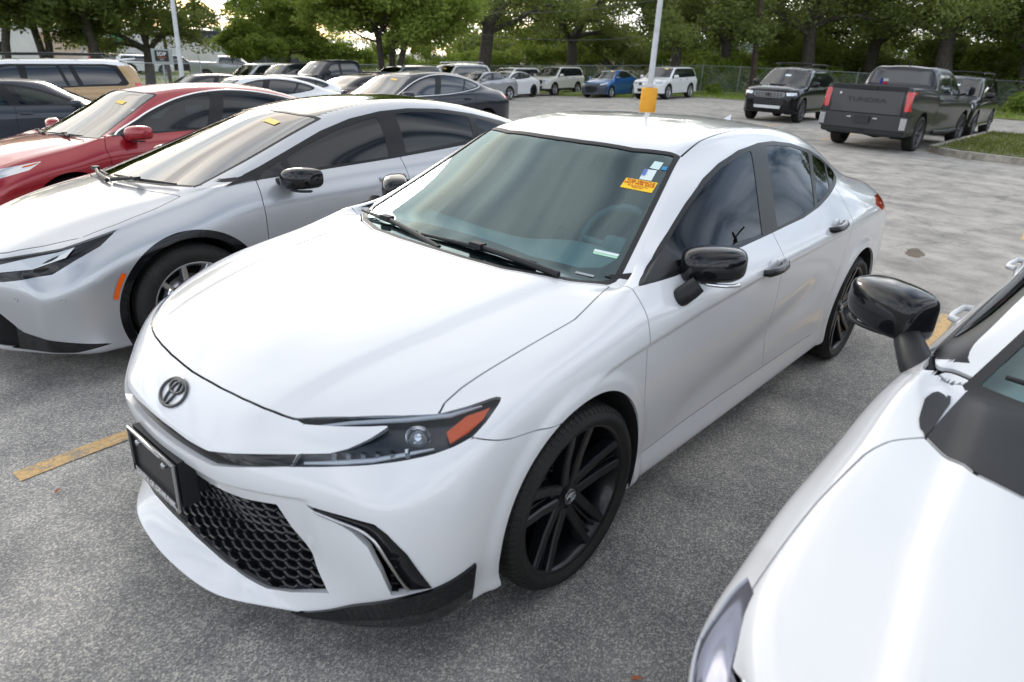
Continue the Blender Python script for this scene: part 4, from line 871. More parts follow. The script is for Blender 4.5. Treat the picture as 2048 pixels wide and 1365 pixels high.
def make_car(name, label, cat, p, group=None, parts_only=False):
    """p: curves plus features; returns the root"""
    from mathutils.bvhtree import BVHTree
    car = empty(name, (0, 0, 0), 0, label, cat, group)
    lev = p.get('level', 2); s, G = gen_surface(p, lev)
    if p.get('disp'): s.displace(p['disp'])
    bv = BVHTree.FromPolygons(s.V.tolist(), s.T.tolist()); pm = p['paint']; g = p.get('gap', .0025)
    r = p['wheel_r']; ra = p.get('arch_r', r+.05); wb = p['wb']; az = r+.01
    F = {}; A = lambda V: np.minimum(np.hypot(V[:, 0], V[:, 2]-az), np.hypot(V[:, 0]+wb, V[:, 2]-az))
    F['arch'] = lambda V: lim(A(V)-ra, np.abs(V[:, 1]) > .45)
    regs = []        # (label, key, material, rim, offset, split sides)
    if p.get('clad'): F['clad'] = lambda V: lim(A(V)-ra-p['clad'], np.abs(V[:, 1]) > .6)
    # windshield from the stations: cowl 5, header 8
    def wspoly(a, b, ins=.0, pull=.0):
        pt = [(G[a, 13, 0]-pull, 0), (G[a, 12, 0]-pull, G[a, 12, 1]), (G[a, 11, 0]-pull, G[a, 11, 1]), (G[a, 10, 0]-pull, G[a, 10, 1]-ins)]
        step = 1 if b > a else -1
        for i in range(a+step, b, step): pt.append((G[i, 10, 0], G[i, 10, 1]-ins))
        pt += [(G[b, 10, 0], G[b, 10, 1]-ins), (G[b, 11, 0], G[b, 11, 1]), (G[b, 12, 0], G[b, 12, 1]), (G[b, 13, 0], 0)]
        return pt
    ws = p.get('ws') or wspoly(5, 8, .012); wz = float(G[5, 10, 2])-.06
    F['ws'] = lambda V: lim(poly_sdf(xy(V), symy(ws)), (V[:, 2] > wz) & (V[:, 0] < float(G[4, 13, 0])+.15) & (V[:, 0] > float(G[9, 13, 0])))
    if p.get('back'):
        a, b = p['back']; bk = p.get('backpoly') or wspoly(b, a, .03); bz = float(min(G[a, 10, 2], G[b, 10, 2]))-.06
        F['back'] = lambda V: lim(poly_sdf(xy(V), symy(bk)), (V[:, 2] > bz) & (V[:, 0] < float(G[a, 13, 0])+.3))
    ymn = p.get('dlo_y', .45); zmn = min(q[1] for q in p['dlo'])-.04
    F['dlo'] = lambda V: lim(poly_sdf(xz(V), p['dlo'], .008), (np.abs(V[:, 1]) > ymn) & (V[:, 2] > zmn))
    panes = p.get('panes', [])
    for k, pl in enumerate(panes): F['p%d' % k] = (lambda pl: lambda V: lim(poly_sdf(xz(V), pl, .004), (np.abs(V[:, 1]) > ymn) & (V[:, 2] > zmn)))(pl)
    feats = p.get('feats', [])
    for k, f in enumerate(feats):
        nm, pln, pl, mt, off, lo, hi = f[:7]; full = sym(pl) if (pln == 'yz' and pl[0][0] == 0) else (symy(pl) if (pln == 'xy' and pl[0][1] == 0) else pl)
        F['f%d' % k] = (lambda full, pln, lo, hi: lambda V: lim(poly_sdf(PLANES[pln](V), full, .003), (V[:, 0] > lo) & (V[:, 0] < hi) & ((np.abs(V[:, 1]) > .25) | (pln in ('yz', 'xy'))) & ((V[:, 2] > .6) | (pln != 'xy'))))(full, pln, lo, hi)
    if p.get('hood'): F['hood'] = lambda V: lim(poly_sdf(xy(V), symy(p['hood'])), V[:, 2] > p.get('hood_z', .6))
    doors = p.get('doors', [])
    for k, pl in enumerate(doors): F['d%d' % k] = (lambda pl: lambda V: lim(poly_sdf(xz(V), pl), np.abs(V[:, 1]) > .55))(pl)
    for k in F:
        if k == 'hood' or k[0] == 'd' and k[1:].isdigit():
            s.cut(lambda V, N, f=F[k]: f(V)-g); s.cut(lambda V, N, f=F[k]: f(V)+g)
        else: s.cut(lambda V, N, f=F[k]: f(V))
    if p.get('trim_w'): s.cut(lambda V, N: F['ws'](V)+p['trim_w'])
    c = s.cen(); D = {k: f(c) for k, f in F.items()}; lab = np.full(len(c), 'body', dtype='U8'); un = np.ones(len(c), bool)
    def setl(m, nn):
        nonlocal un
        m = m & un; lab[m] = nn; un &= ~m
    setl(D['arch'] < 0, 'x')
    for k in range(len(feats)): setl(D['f%d' % k] < 0, 'f%d' % k)
    for k in range(len(panes)): setl(D['p%d' % k] < 0, 'p%d' % k)
    setl(D['dlo'] < 0, 'dlo')
    if p.get('trim_w'): setl((D['ws'] < 0) & (D['ws'] > -p['trim_w']), 'wst')
    setl(D['ws'] < 0, 'ws')
    if 'back' in D: setl(D['back'] < 0, 'back')
    if 'clad' in D: setl(D['clad'] < 0, 'clad')
    if 'hood' in D: setl(np.abs(D['hood']) < g, 'x'); setl(D['hood'] < 0, 'hood')
    for k in range(len(doors)): setl((np.abs(D['d%d' % k]) < g), 'x')
    for k in range(len(doors)): setl(D['d%d' % k] < 0, 'd%d' % k)
    zroof = float(G[8, 10, 2])-.02
    if p.get('roof_mat'): setl((c[:, 2] > zroof-.0) & (np.abs(c[:, 1]) < p.get('roof_y', 9)) & (c[:, 0] < float(G[7, 10, 0])), 'roof')
    if p.get('lower'): setl(c[:, 2] < p['lower'][0], 'lower')
    if p.get('front_split'): setl((c[:, 0] > p['front_split']), 'bump')
    rim = p.get('rim', .012)
    for k, nm, mt in (('hood', 'hood', pm), ('bump', 'front_bumper', p.get('bumper_mat', pm)), ('roof', 'roof', p.get('roof_mat', pm)), ('wst', 'windshield_trim', M_PLASTIC), ('clad', 'arch_cladding', p.get('clad_mat', M_PLASTIC)), ('lower', 'lower_cladding', p['lower'][1] if p.get('lower') else M_PLASTIC), ('dlo', 'side_window' if not panes else 'window_trim', M_FARGL if not panes else M_TRIM), ('body', 'body_shell', pm)):
        s.take(lab == k).build(nm, mt, car, rim)
    for k in range(len(doors)):
        for sd in (1, -1): s.take((lab == 'd%d' % k) & (c[:, 1]*sd > 0)).build('door', pm, car, rim)
    for k in range(len(panes)):
        for sd in (1, -1): s.take((lab == 'p%d' % k) & (c[:, 1]*sd > 0)).offset(-.002).build('side_window', p.get('glass', M_FARGL), car, 0)
    wg = s.take(lab == 'ws').offset(-.003); wg.build('windshield', p.get('ws_mat', M_TEALGL), car, .004)
    if 'back' in D: s.take(lab == 'back').offset(-.003).build('rear_window', p.get('glass', M_FARGL), car, .004)
    for k, f in enumerate(feats):
        nm, pln, pl, mt, off, lo, hi = f[:7]; m = lab == 'f%d' % k
        if pln in ('yz', 'xy') and (pl[0][0] == 0 or pl[0][1] == 0): s.take(m).offset(off).build(nm, mt, car, .01 if off >= 0 else 0)
        else:
            for sd in (1, -1): s.take(m & (c[:, 1]*sd > 0)).offset(off).build(nm, mt, car, .01 if off >= 0 else 0)
    s.take(~np.isin(lab, ['ws', 'back']+['p%d' % k for k in range(len(panes))]) & ((D['arch'] > 0))).offset(-.03).build('inner_body', M_MATTE, car, 0)
    x1, x0_ = p['xs'][0]-.1, p['xs'][-1]+.2
    MB().box(((x1+x0_)/2, 0, p['z0']+.03), (x1-x0_, p['w']*1.4, .03)).build('underbody', M_MATTE, car)
    for ax in (0, -wb):
        for sd in (1, -1): MB().lathe([(ra, p['w']*.97*sd), (ra, .5*sd), (.02, .5*sd)], (ax, 0, az), n=24, a0=-.3, a1=math.pi+.3).build('wheel_well', M_MATTE, car)
    yo = p['w']-p.get('wheel_w', .23)/2-.018
    for ax in (0, -wb):
        for sd in (1, -1):
            make_wheel('wheel', car, (ax, yo*sd, r), r, p.get('wheel_w', .23), p.get('rim_r', r*.73), p.get('wheel_style', 'five'), (p.get('wheel_mat', pmat('alloy_silver', (.55,.56,.58), rough=.3, metal=.9)),), sd, p.get('steer', 0) if ax == 0 else 0, detail=1 if lev >= 3 else 0)
    if p.get('chrome_dlo'):
        for sd in (1, -1):
            pts = smooth_pts(p['chrome_dlo'], 3); Pn = []
            for q in pts:
                h = bv.ray_cast(Vector((q[0], 3*sd, q[1])), Vector((0, -sd, 0)))
                if h[0] is not None: Pn.append(h[0]+h[1]*.001)
            b = MB(); b.tube(Pn, p.get('chrome_w', .008), 6); b.build('chrome_trim', M_CHROME, car)
    for (hx, hz) in p.get('handles', []):
        for sd in (1, -1):
            h = bv.ray_cast(Vector((hx, 3*sd, hz)), Vector((0, -sd, 0))); q = h[0]; Y = Vector((0, sd, 0)); b = MB()
            b.tube([q+Vector((.10, 0, 0)), q+Vector((.085, 0, 0))+Y*.03, q+Y*.036, q+Vector((-.085, 0, .002))+Y*.03, q+Vector((-.10, 0, .004))], .013, 8); b.build('door_handle', p.get('handle_mat', pm), car)
    if p.get('mirror'):
        mc, ms, mm, arm = p['mirror']
        for sd in (1, -1): body_mirror('door_mirror', car, mc, ms, mm, sd, arm=arm, yaw=p.get('mirror_yaw', .2), sq=p.get('mirror_sq', 1.0), wedge=p.get('mirror_wedge', .75))
    if p.get('rails'):
        xa, xb, yy, zz, mt = p['rails']
        for sd in (1, -1):
            b = MB(); b.tube([(xa, yy*sd, zz-.045), (xa-.10, yy*sd, zz), ((xa+xb)/2, yy*sd, zz+.01), (xb+.10, yy*sd, zz), (xb, yy*sd, zz-.045)], .022, 8); b.build('roof_rail', mt, car)
        for t in p.get('bars', []):
            b = MB(); b.tube([(t, -yy, zz+.015), (t, 0, zz+.03), (t, yy, zz+.015)], .018, 8); b.build('roof_bar', mt, car)
    if p.get('cabin'): cabin(car, *p['cabin'])
    if p.get('wipers'):
        for a, b in p['wipers']: wiper(car, a, b, .012)
    car['_bv'] = 0; del car['_bv']
    return car, bv, s, G
# ------------------------------------------------------------------ body families
PLAN_S = {0:.855, 1:.965, 2:.985, 3:1.0, 13:1.0, 14:.985, 15:.945, 16:.82}
PLAN_B = {0:.87, 1:.965, 2:.99, 3:1.0, 14:1.0, 15:.985, 16:.90}
M_HLFAR = pmat('far_headlamp', (.50,.53,.57), rough=.12, metal=.3, coat=1.0)
M_DKGRILLE = pmat('dark_grille', (.012,.012,.014), rough=.35)
M_PLATEBLK = pmat('plate_black', (.02,.02,.022), rough=.5)
def sedan(paint_, **k):
    p = dict(xs=[.70,.55,.36,.15,-.10,-.33,-.60,-.85,-1.10,-1.40,-1.75,-2.10,-2.45,-2.80,-3.15,-3.45,-3.70], w=.912, z0=.185, plan=PLAN_S, wb=2.825, wheel_r=.33,
      belt={0:(.73,.66,.655),1:(.60,.75,.737),2:(.40,.785,.815),3:(.17,.795,.875),4:(-.10,.80,.922),5:(-.33,.806,.982),6:(.815,1.0),8:(.817,1.005),10:(.812,1.01),11:(.80,1.03),12:(.775,1.06),13:(.74,1.075),14:(.705,1.06),15:(.68,1.03),16:(-3.70,.60,.97)},
      rail={0:(.865,.40,.66),1:(.725,.48,.767),2:(.51,.52,.848),3:(.21,.55,.908),4:(-.08,.58,.95),5:(-.365,.722,.97),6:(-.60,.66,1.09),7:(-.85,.60,1.22),8:(-1.09,.548,1.335),9:(.565,1.385),10:(.57,1.39),11:(.565,1.375),12:(.555,1.335),13:(.545,1.25),14:(.55,1.125),15:(.51,1.07),16:(-3.75,.40,1.0)},
      top={0:(.935,.66),1:(.795,.78),2:(.555,.868),3:(.255,.927),4:(-.04,.97),5:(-.20,.985),6:(-.48,1.125),7:(-.74,1.256),8:(-.98,1.375),9:(-1.36,1.432),10:1.442,11:1.432,12:(-2.5,1.392),13:(-2.89,1.258),14:(-3.24,1.125),15:(-3.48,1.085),16:(-3.79,1.015)},
      dlo=[(-.46,1.005),(-.56,1.036),(-.727,1.104),(-.909,1.186),(-1.098,1.255),(-1.266,1.303),(-1.479,1.343),(-1.725,1.362),(-1.925,1.360),(-2.164,1.338),(-2.441,1.290),(-2.65,1.236),(-2.78,1.185),(-2.80,1.150),(-2.70,1.115),(-2.184,1.045),(-1.526,1.010),(-.60,.998)],
      panes=[[(-.62,1.015),(-.727,1.075),(-.909,1.160),(-1.098,1.230),(-1.266,1.278),(-1.479,1.320),(-1.60,1.335),(-1.41,1.018)],[(-1.77,1.340),(-1.925,1.338),(-2.164,1.315),(-2.39,1.272),(-2.20,1.058),(-1.58,1.026)],[(-2.45,1.258),(-2.63,1.215),(-2.76,1.165),(-2.68,1.130),(-2.26,1.072)]],
      hood=[(.815,0),(.79,.26),(.74,.45),(.62,.60),(.48,.735),(.314,.742),(.014,.76),(-.17,.752),(-.34,.715),(-.227,.542),(-.165,.30),(-.15,0)],
      doors=[[(-.38,.99),(-.34,.9),(-.36,.7),(-.42,.30),(-1.58,.30),(-1.54,.60),(-1.51,.90),(-1.53,1.02),(-.6,1.0)],[(-1.53,1.02),(-1.51,.90),(-1.54,.60),(-1.58,.30),(-2.20,.31),(-2.38,.56),(-2.46,.80),(-2.52,1.07)]],
      back=(12, 14), paint=paint_, mirror=((-.60,.965,1.02),(.17,.22,.15),(paint_, M_PLASTIC, M_PLASTIC),([(-.55,.83,.985),(-.57,.88,.985),(-.60,.93,.985)],[.025,.028,.025])), handles=[(-1.37,.88),(-2.27,.92)],
      feats=[('headlight','dg',dgp([(.72,.50,.74),(.56,.69,.775),(.35,.83,.81),(.47,.85,.74),(.64,.75,.69),(.80,.52,.66)]),M_HLFAR,-.003,.2,2),('front_grille','yz',[(0,.62),(.36,.60),(.42,.54),(.30,.30),(0,.28)],M_DKGRILLE,-.02,.6,2),
             ('tail_lamp','xz',[(-3.36,.98),(-3.42,.90),(-3.60,.86),(-4.2,.85),(-4.2,.96),(-3.62,.95)],M_RED,.002,-9,-3.2)])
    p.update(k); return p
def suv(paint_, **k):
    p = dict(xs=[.72,.60,.40,.15,-.12,-.36,-.58,-.80,-1.02,-1.35,-1.7,-2.1,-2.5,-2.9,-3.3,-3.65,-3.85], w=.97, z0=.30, plan=PLAN_B, wb=2.85, wheel_r=.385, wheel_w=.255, arch_r=.46, clad=.07,
      belt={0:(.78,.74,1.0),1:(.64,.83,1.06),2:(.84,1.10),5:(.865,1.15),8:(.87,1.17),12:(.865,1.19),15:(.85,1.20),16:(-3.86,.78,1.2)},
      rail={0:(.86,.45,1.02),1:(.74,.5,1.10),2:(.47,.52,1.15),3:(.2,.55,1.18),4:(-.08,.62,1.2),5:(-.36,.78,1.2),6:(-.58,.745,1.38),7:(-.80,.71,1.55),8:(-1.02,.68,1.68),9:(.675,1.74),12:(.675,1.75),14:(.66,1.74),15:(.645,1.69),16:(-3.87,.60,1.50)},
      top={0:(.92,1.02),1:(.78,1.11),2:(.5,1.17),3:(.22,1.2),4:(-.04,1.215),5:(-.22,1.22),6:(-.48,1.42),7:(-.73,1.60),8:(-.95,1.74),9:(-1.35,1.80),12:1.82,14:1.81,15:1.77,16:(-3.9,1.56)},
      fdx=[-.25,-.10,.02,.03,.03,.03,.02,0], rdx=[.15,.05,-.03,-.05,-.05,-.04,-.03,0],
      dlo=[(-.50,1.20),(-.62,1.30),(-.84,1.47),(-1.0,1.60),(-1.15,1.67),(-1.4,1.69),(-3.2,1.69),(-3.45,1.66),(-3.62,1.28),(-3.55,1.24),(-.6,1.19)],
      hood=[(.80,0),(.74,.40),(.60,.62),(.45,.70),(.1,.73),(-.25,.74),(-.33,.70),(-.22,.4),(-.16,0)], hood_z=.9,
      doors=[[(-.42,1.19),(-.40,.9),(-.44,.46),(-1.58,.46),(-1.54,1.19)],[(-1.54,1.19),(-1.58,.46),(-2.30,.48),(-2.46,.80),(-2.52,1.21)]],
      paint=paint_, mirror=((-.60,1.06,1.25),(.16,.24,.20),(paint_, M_PLASTIC, M_PLASTIC),([(-.55,.88,1.18),(-.58,.98,1.2)],[.03,.03])), handles=[(-1.38,1.08),(-2.28,1.10)], handle_mat=M_PLASTIC,
      feats=[('headlight','yz',[(.56,.98),(.86,1.0),(.90,.88),(.58,.86)],M_HLFAR,.0,.3,2),('front_grille','yz',[(0,1.00),(.52,.98),(.54,.80),(.42,.70),(0,.68)],M_DKGRILLE,-.02,.3,2),('lower_intake','yz',[(0,.62),(.55,.62),(.50,.45),(0,.45)],M_DKGRILLE,-.02,.3,2),
             ('tail_lamp','xz',[(-3.74,1.28),(-3.95,1.30),(-4.3,1.30),(-4.3,.98),(-3.95,.98),(-3.80,1.0)],M_RED,.002,-9,-3.4)])
    p.update(k); return p
def morph(p, sx=1.0, sy=1.0, sz=1.0):
    """scaled copy of a family"""
    q = dict(p); S3 = lambda v: tuple(a*b for a, b in zip(v, (sx, sy, sz))) if len(v) == 3 else (v[0]*sy, v[1]*sz)
    q['xs'] = [x*sx for x in p['xs']]; q['w'] = p['w']*sy; q['wb'] = p['wb']*sx
    q['belt'] = {i: S3(v) for i, v in p['belt'].items()}; q['rail'] = {i: S3(v) for i, v in p['rail'].items()}
    q['top'] = {i: ((v[0]*sx, v[1]*sz) if hasattr(v, '__len__') else v*sz) for i, v in p['top'].items()}
    q['dlo'] = [(x*sx, z*sz) for x, z in p['dlo']]; q['panes'] = [[(x*sx, z*sz) for x, z in r] for r in p.get('panes', [])]
    if p.get('hood'): q['hood'] = [(x*sx, y*sy) for x, y in p['hood']]
    q['doors'] = [[(x*sx, z*sz) for x, z in r] for r in p.get('doors', [])]
    fs = []
    for f in p['feats']:
        k = {'xz': (sx, sz), 'yz': (sy, sz), 'dg': ((sx+sy)/2, sz), 'xy': (sx, sy)}[f[1]]; fs.append((f[0], f[1], [(a*k[0], b*k[1]) for a, b in f[2]])+tuple(f[3:]))
    q['feats'] = fs; q['handles'] = [(x*sx, z*sz) for x, z in p.get('handles', [])]
    if p.get('mirror'): m = p['mirror']; q['mirror'] = (S3(m[0]), m[1], m[2], ([S3(v) for v in m[3][0]], m[3][1]))
    if p.get('rails'): r = p['rails']; q['rails'] = (r[0]*sx, r[1]*sx, r[2]*sy, r[3]*sz, r[4]); q['bars'] = [b*sx for b in p.get('bars', [])]
    return q
def pickup(paint_, **k):
    p = dict(xs=[.78,.62,.42,.15,-.12,-.42,-.67,-.90,-1.14,-1.5,-2.0,-2.45,-2.72,-2.86,-3.6,-4.4,-4.84], w=1.01, z0=.36, plan={0:.88,1:.965,2:.99,3:1.0,14:1.0,15:1.0,16:.985}, wb=3.70, wheel_r=.41, wheel_w=.265, arch_r=.50,
      belt={0:(.82,.80,1.12),1:(.68,.88,1.18),2:(.90,1.22),5:(.91,1.27),8:(.915,1.28),12:(.92,1.30),13:(.955,1.40),14:(.965,1.43),15:(.965,1.44),16:(-4.85,.945,1.44)},
      rail={0:(.92,.5,1.14),1:(.78,.52,1.21),2:(.5,.55,1.26),3:(.2,.6,1.29),4:(-.1,.68,1.31),5:(-.42,.83,1.32),6:(-.67,.79,1.5),7:(-.90,.755,1.67),8:(-1.14,.72,1.82),9:(.715,1.88),11:(.715,1.89),12:(-2.72,.70,1.80),13:(-2.85,.80,1.45),14:(.86,1.45),16:(-4.85,.85,1.455)},
      top={0:(.99,1.14),1:(.85,1.22),2:(.55,1.28),3:(.22,1.31),4:(-.05,1.325),5:(-.28,1.33),6:(-.55,1.53),7:(-.81,1.71),8:(-1.07,1.87),9:(-1.5,1.94),11:1.95,12:(-2.70,1.85),13:(-2.84,1.45),14:1.45,16:(-4.85,1.455)},
      fdx=[-.25,-.12,.02,.03,.03,.03,.02,0], rdx=[.15,.02,.0,.0,.0,.0,.0,0],
      crease=[('sta', 5, 8, 13, .85), ('row', 8, 5, 15, .7), ('sta', 8, 10, 13, .3), ('sta', 0, 7, 13, .4), ('sta', 13, 9, 13, .9), ('sta', 12, 9, 13, .5), ('sta', 16, 0, 13, .95), ('row', 10, 13, 16, .8)],
      dlo=[(-.55,1.31),(-.72,1.42),(-1.0,1.62),(-1.14,1.73),(-1.3,1.79),(-1.6,1.81),(-2.45,1.81),(-2.60,1.74),(-2.66,1.34)],
      panes=[[(-.78,1.335),(-1.02,1.58),(-1.16,1.70),(-1.32,1.76),(-1.52,1.775),(-1.54,1.335)],[(-1.68,1.78),(-2.42,1.78),(-2.54,1.70),(-2.58,1.365),(-1.66,1.34)]], glass=M_FARGL,
      hood=[(.86,0),(.80,.40),(.66,.66),(.5,.74),(.1,.78),(-.30,.80),(-.38,.76),(-.28,.4),(-.22,0)], hood_z=1.0,
      doors=[[(-.46,1.29),(-.44,1.0),(-.48,.55),(-1.62,.55),(-1.60,1.31)],[(-1.60,1.31),(-1.62,.55),(-2.66,.56),(-2.70,1.32)],[(-2.78,1.38),(-2.78,.62),(-2.80,.58),(-2.84,.62),(-2.84,1.38)]],
      back=(12, 13), backpoly=[(-2.735,0),(-2.735,.64),(-2.835,.72),(-2.835,0)],
      paint=paint_, mirror=((-.72,1.15,1.40),(.15,.22,.27),(M_PLASTIC, M_PLASTIC, M_PLASTIC),([(-.66,.93,1.31),(-.70,1.05,1.34)],[.03,.03])), handles=[(-1.48,1.17),(-2.48,1.19)],
      feats=[('headlight','yz',[(.66,1.10),(.94,1.10),(.96,.92),(.70,.90)],M_HLFAR,.0,.3,2),('front_grille','yz',[(0,1.12),(.58,1.10),(.62,.80),(.50,.66),(0,.64)],M_DKGRILLE,-.03,.3,2)])
    p.update(k); return p
# ------------------------------------------------------------------ cars parked in the near row
NEAR = 'cars parked in the near row'
def yellow_tag(car, bv, x, y, yaw=0.0, w=.13, h=.055):
    """yellow notice stuck inside the windshield"""
    c0 = bv.ray_cast(Vector((x, y, 3)), Vector((0, 0, -1))); n = c0[1]; ex = Vector((0, 1, 0)); ex = (ex-n*ex.dot(n)).normalized(); ey = n.cross(ex); o = c0[0]+n*.001
    me = mesh_from([o-ex*w/2-ey*h/2, o+ex*w/2-ey*h/2, o+ex*w/2+ey*h/2, o-ex*w/2+ey*h/2], [(0, 1, 2, 3)], False, 'sticker')
    return link('notice_sticker', me, pmat('sticker_yellow_pale', (.90,.62,.12), rough=.5), car)
def build_silver_hatch():
    sil = paint('silver_paint', (.47,.485,.51), rough=.34, metal=.5)
    blkroof = pmat('black_glass_roof', (.012,.014,.016), rough=.04, coat=1.0)
    p = dict(level=3, xs=[.70,.55,.36,.15,-.10,-.30,-.60,-.85,-1.12,-1.45,-1.75,-2.10,-2.45,-2.80,-3.10,-3.35,-3.55], w=.89, z0=.18, plan=PLAN_S, wb=2.75, wheel_r=.34, wheel_w=.20, rim_r=.245, arch_r=.375, clad=.042, clad_mat=M_GLOSSBLK,
      belt={0:(.73,.64,.63),1:(.60,.735,.70),2:(.40,.765,.785),3:(.15,.77,.855),4:(-.10,.775,.91),5:(-.30,.79,.965),6:(.80,.985),8:(.80,1.0),10:(.795,1.02),12:(.77,1.06),14:(.70,1.08),16:(-3.55,.60,1.02)},
      rail={0:(.87,.40,.64),1:(.75,.46,.725),2:(.52,.50,.82),3:(.24,.56,.89),4:(-.02,.63,.93),5:(-.16,.70,.955),6:(-.50,.655,1.065),7:(-.80,.605,1.17),8:(-1.12,.555,1.275),9:(.55,1.335),10:(.55,1.355),11:(.54,1.34),12:(.53,1.295),13:(.515,1.225),14:(.50,1.145),15:(.48,1.065),16:(-3.62,.42,1.0)},
      top={0:(.95,.64),1:(.82,.735),2:(.60,.835),3:(.36,.90),4:(.18,.94),5:(.06,.965),6:(-.30,1.095),7:(-.66,1.22),8:(-1.0,1.325),9:(-1.40,1.39),10:1.405,11:1.395,12:1.35,13:1.275,14:1.195,15:1.11,16:(-3.66,1.03)},
      dlo=[(-.29,.985),(-.40,.99),(-.55,1.035),(-.80,1.12),(-1.05,1.205),(-1.30,1.268),(-1.55,1.303),(-1.80,1.313),(-2.10,1.298),(-2.45,1.248),(-2.78,1.175),(-2.95,1.115),(-2.90,1.09),(-2.5,1.075),(-2.0,1.045),(-1.5,1.02),(-.5,.985)],
      panes=[[(-.52,.998),(-.56,1.018),(-.68,1.055),(-.68,1.002)],[(-.73,1.005),(-.73,1.072),(-.92,1.138),(-1.15,1.205),(-1.36,1.253),(-1.50,1.272),(-1.46,1.03)],[(-1.66,1.285),(-1.80,1.29),(-2.05,1.277),(-2.36,1.235),(-2.30,1.085),(-1.62,1.042)],[(-2.44,1.218),(-2.60,1.180),(-2.70,1.145),(-2.55,1.10),(-2.38,1.092)]],
      glass=glassmat('deep_tint_glass', (.035,.045,.055), (.9,.95,1.0), 1.55), ws_mat=glassmat('hatch_windshield', (.40,.46,.45), (1.0,1.0,1.0), 3.2),
      hood=[(.90,0),(.87,.30),(.76,.47),(.62,.60),(.47,.705),(.30,.735),(.10,.735),(-.06,.70),(.02,.52),(.08,.28),(.10,0)],
      doors=[[(-.47,.985),(-.455,.85),(-.46,.6),(-.49,.30),(-1.58,.30),(-1.56,.7),(-1.55,1.03)],[(-1.55,1.03),(-1.56,.7),(-1.58,.30),(-2.15,.31),(-2.33,.56),(-2.43,.85),(-2.47,1.08)]],
      back=(13, 15), roof_mat=blkroof, roof_y=.50, paint=sil, trim_w=.02,
      mirror=((-.66,.98,.98),(.19,.24,.15),(M_GLOSSBLK, M_PLASTIC, M_PLASTIC),([(-.60,.80,.955),(-.62,.86,.96),(-.65,.92,.965)],[.022,.026,.024])), handles=[(-1.42,.90)],
      feats=[('headlight','dg',dgp([(.93,.42,.665),(.76,.60,.705),(.58,.70,.735),(.36,.81,.805),(.46,.84,.745),(.56,.80,.690),(.66,.74,.625),(.86,.56,.585),(.95,.44,.59)]),M_GLOSSBLK,-.012,.2,2),
             ('lower_grille','yz',[(0,.42),(.45,.42),(.53,.34),(.50,.22),(0,.22)],M_DKGRILLE,-.03,.5,2),
             ('side_trim','dg',dgp([(.93,.50,.40),(.84,.60,.31),(.60,.83,.250),(.52,.87,.236),(.66,.80,.212),(.90,.52,.215),(.94,.50,.30)]),M_GLOSSBLK,.003,.4,2),
             ('tail_lamp','xz',[(-3.3,1.03),(-3.4,.95),(-4.2,.93),(-4.2,1.0)],M_RED,.002,-9,-3.2)],
      wheel_style='blade', wheel_mat=pmat('alloy_two_tone', (.66,.67,.69), rough=.28, metal=.9),
      wipers=[([(-.05,-.58,.955),(.02,-.30,.972),(.06,.0,.978)],[(.03,-.30,.975),(.08,-.10,.962),(.10,.10,.945)]),([(.04,.05,.98),(.0,.35,.975),(-.10,.60,.965)],[(.02,.34,.972),(.06,.20,.96),(.08,.12,.95)])])
    car, bv, s, G = make_car('silver_hatchback', 'silver hatchback with black wheel arch trim, next to the white sedan\'s passenger side', 'car', p, NEAR)
    for sd in (1, -1):
        def onf(x, y, z, off=0.0):
            v = Vector((-1, -sd, -.15)).normalized(); h = bv.ray_cast(Vector((x, y*sd, z))-v*.5, v); return h[0]+h[1]*off
        b = MB(); b.add([onf(*q, -.002) for q in ((.90,.46,.650),(.76,.585,.690),(.58,.685,.722),(.50,.715,.742),(.56,.735,.70),(.72,.66,.650),(.88,.50,.627))], [tuple(range(7)) if sd < 0 else tuple(range(7))[::-1]]); b.build('headlight_lens', pmat('frosted_lens', (.50,.53,.56), rough=.2, coat=1.0), car)
        b = MB(); V = []
        for t in np.linspace(.27, .60, 6):
            for rr in (.428, .452): hh = bv.ray_cast(Vector((rr*math.cos(t), 2*sd, .35+rr*math.sin(t))), Vector((0, -sd, 0))); V.append(hh[0]+hh[1]*.004)
        b.add(V, [(2*i, 2*i+1, 2*i+3, 2*i+2) for i in range(5)]+[(2*i+2, 2*i+3, 2*i+1, 2*i) for i in range(5)]); b.build('side_marker', M_AMBER, car)
        for (x, y, z) in ((.80, .60, .50), (.62, .78, .50)):
            b = MB(); pt = onf(x, y, z, .001); n = (pt-onf(x, y, z, -.01)).normalized(); m = frame_matrix(pt, n.cross(Vector((0, 0, 1))), n.cross(n.cross(Vector((0, 0, 1))))); ellipse_ring(b, 0, 0, .011, .011, .004, m, 20, .002); b.build('parking_sensor', sil, car)
        b = MB(); b.add([(-.27, .795*sd, .962), (-.50, .805*sd, .985), (-.50, .77*sd, 1.03), (-.40, .775*sd, 1.0)], [(0, 1, 2, 3) if sd < 0 else (3, 2, 1, 0)]); b.build('mirror_sail', M_PLASTIC, car)
    yellow_tag(car, bv, -.88, .32); cabin(car, -.62, .90, .66, -1.55, -2.4, z_seat=.56)
    seat_on(car, -.03, -2.63, R(-1.3))
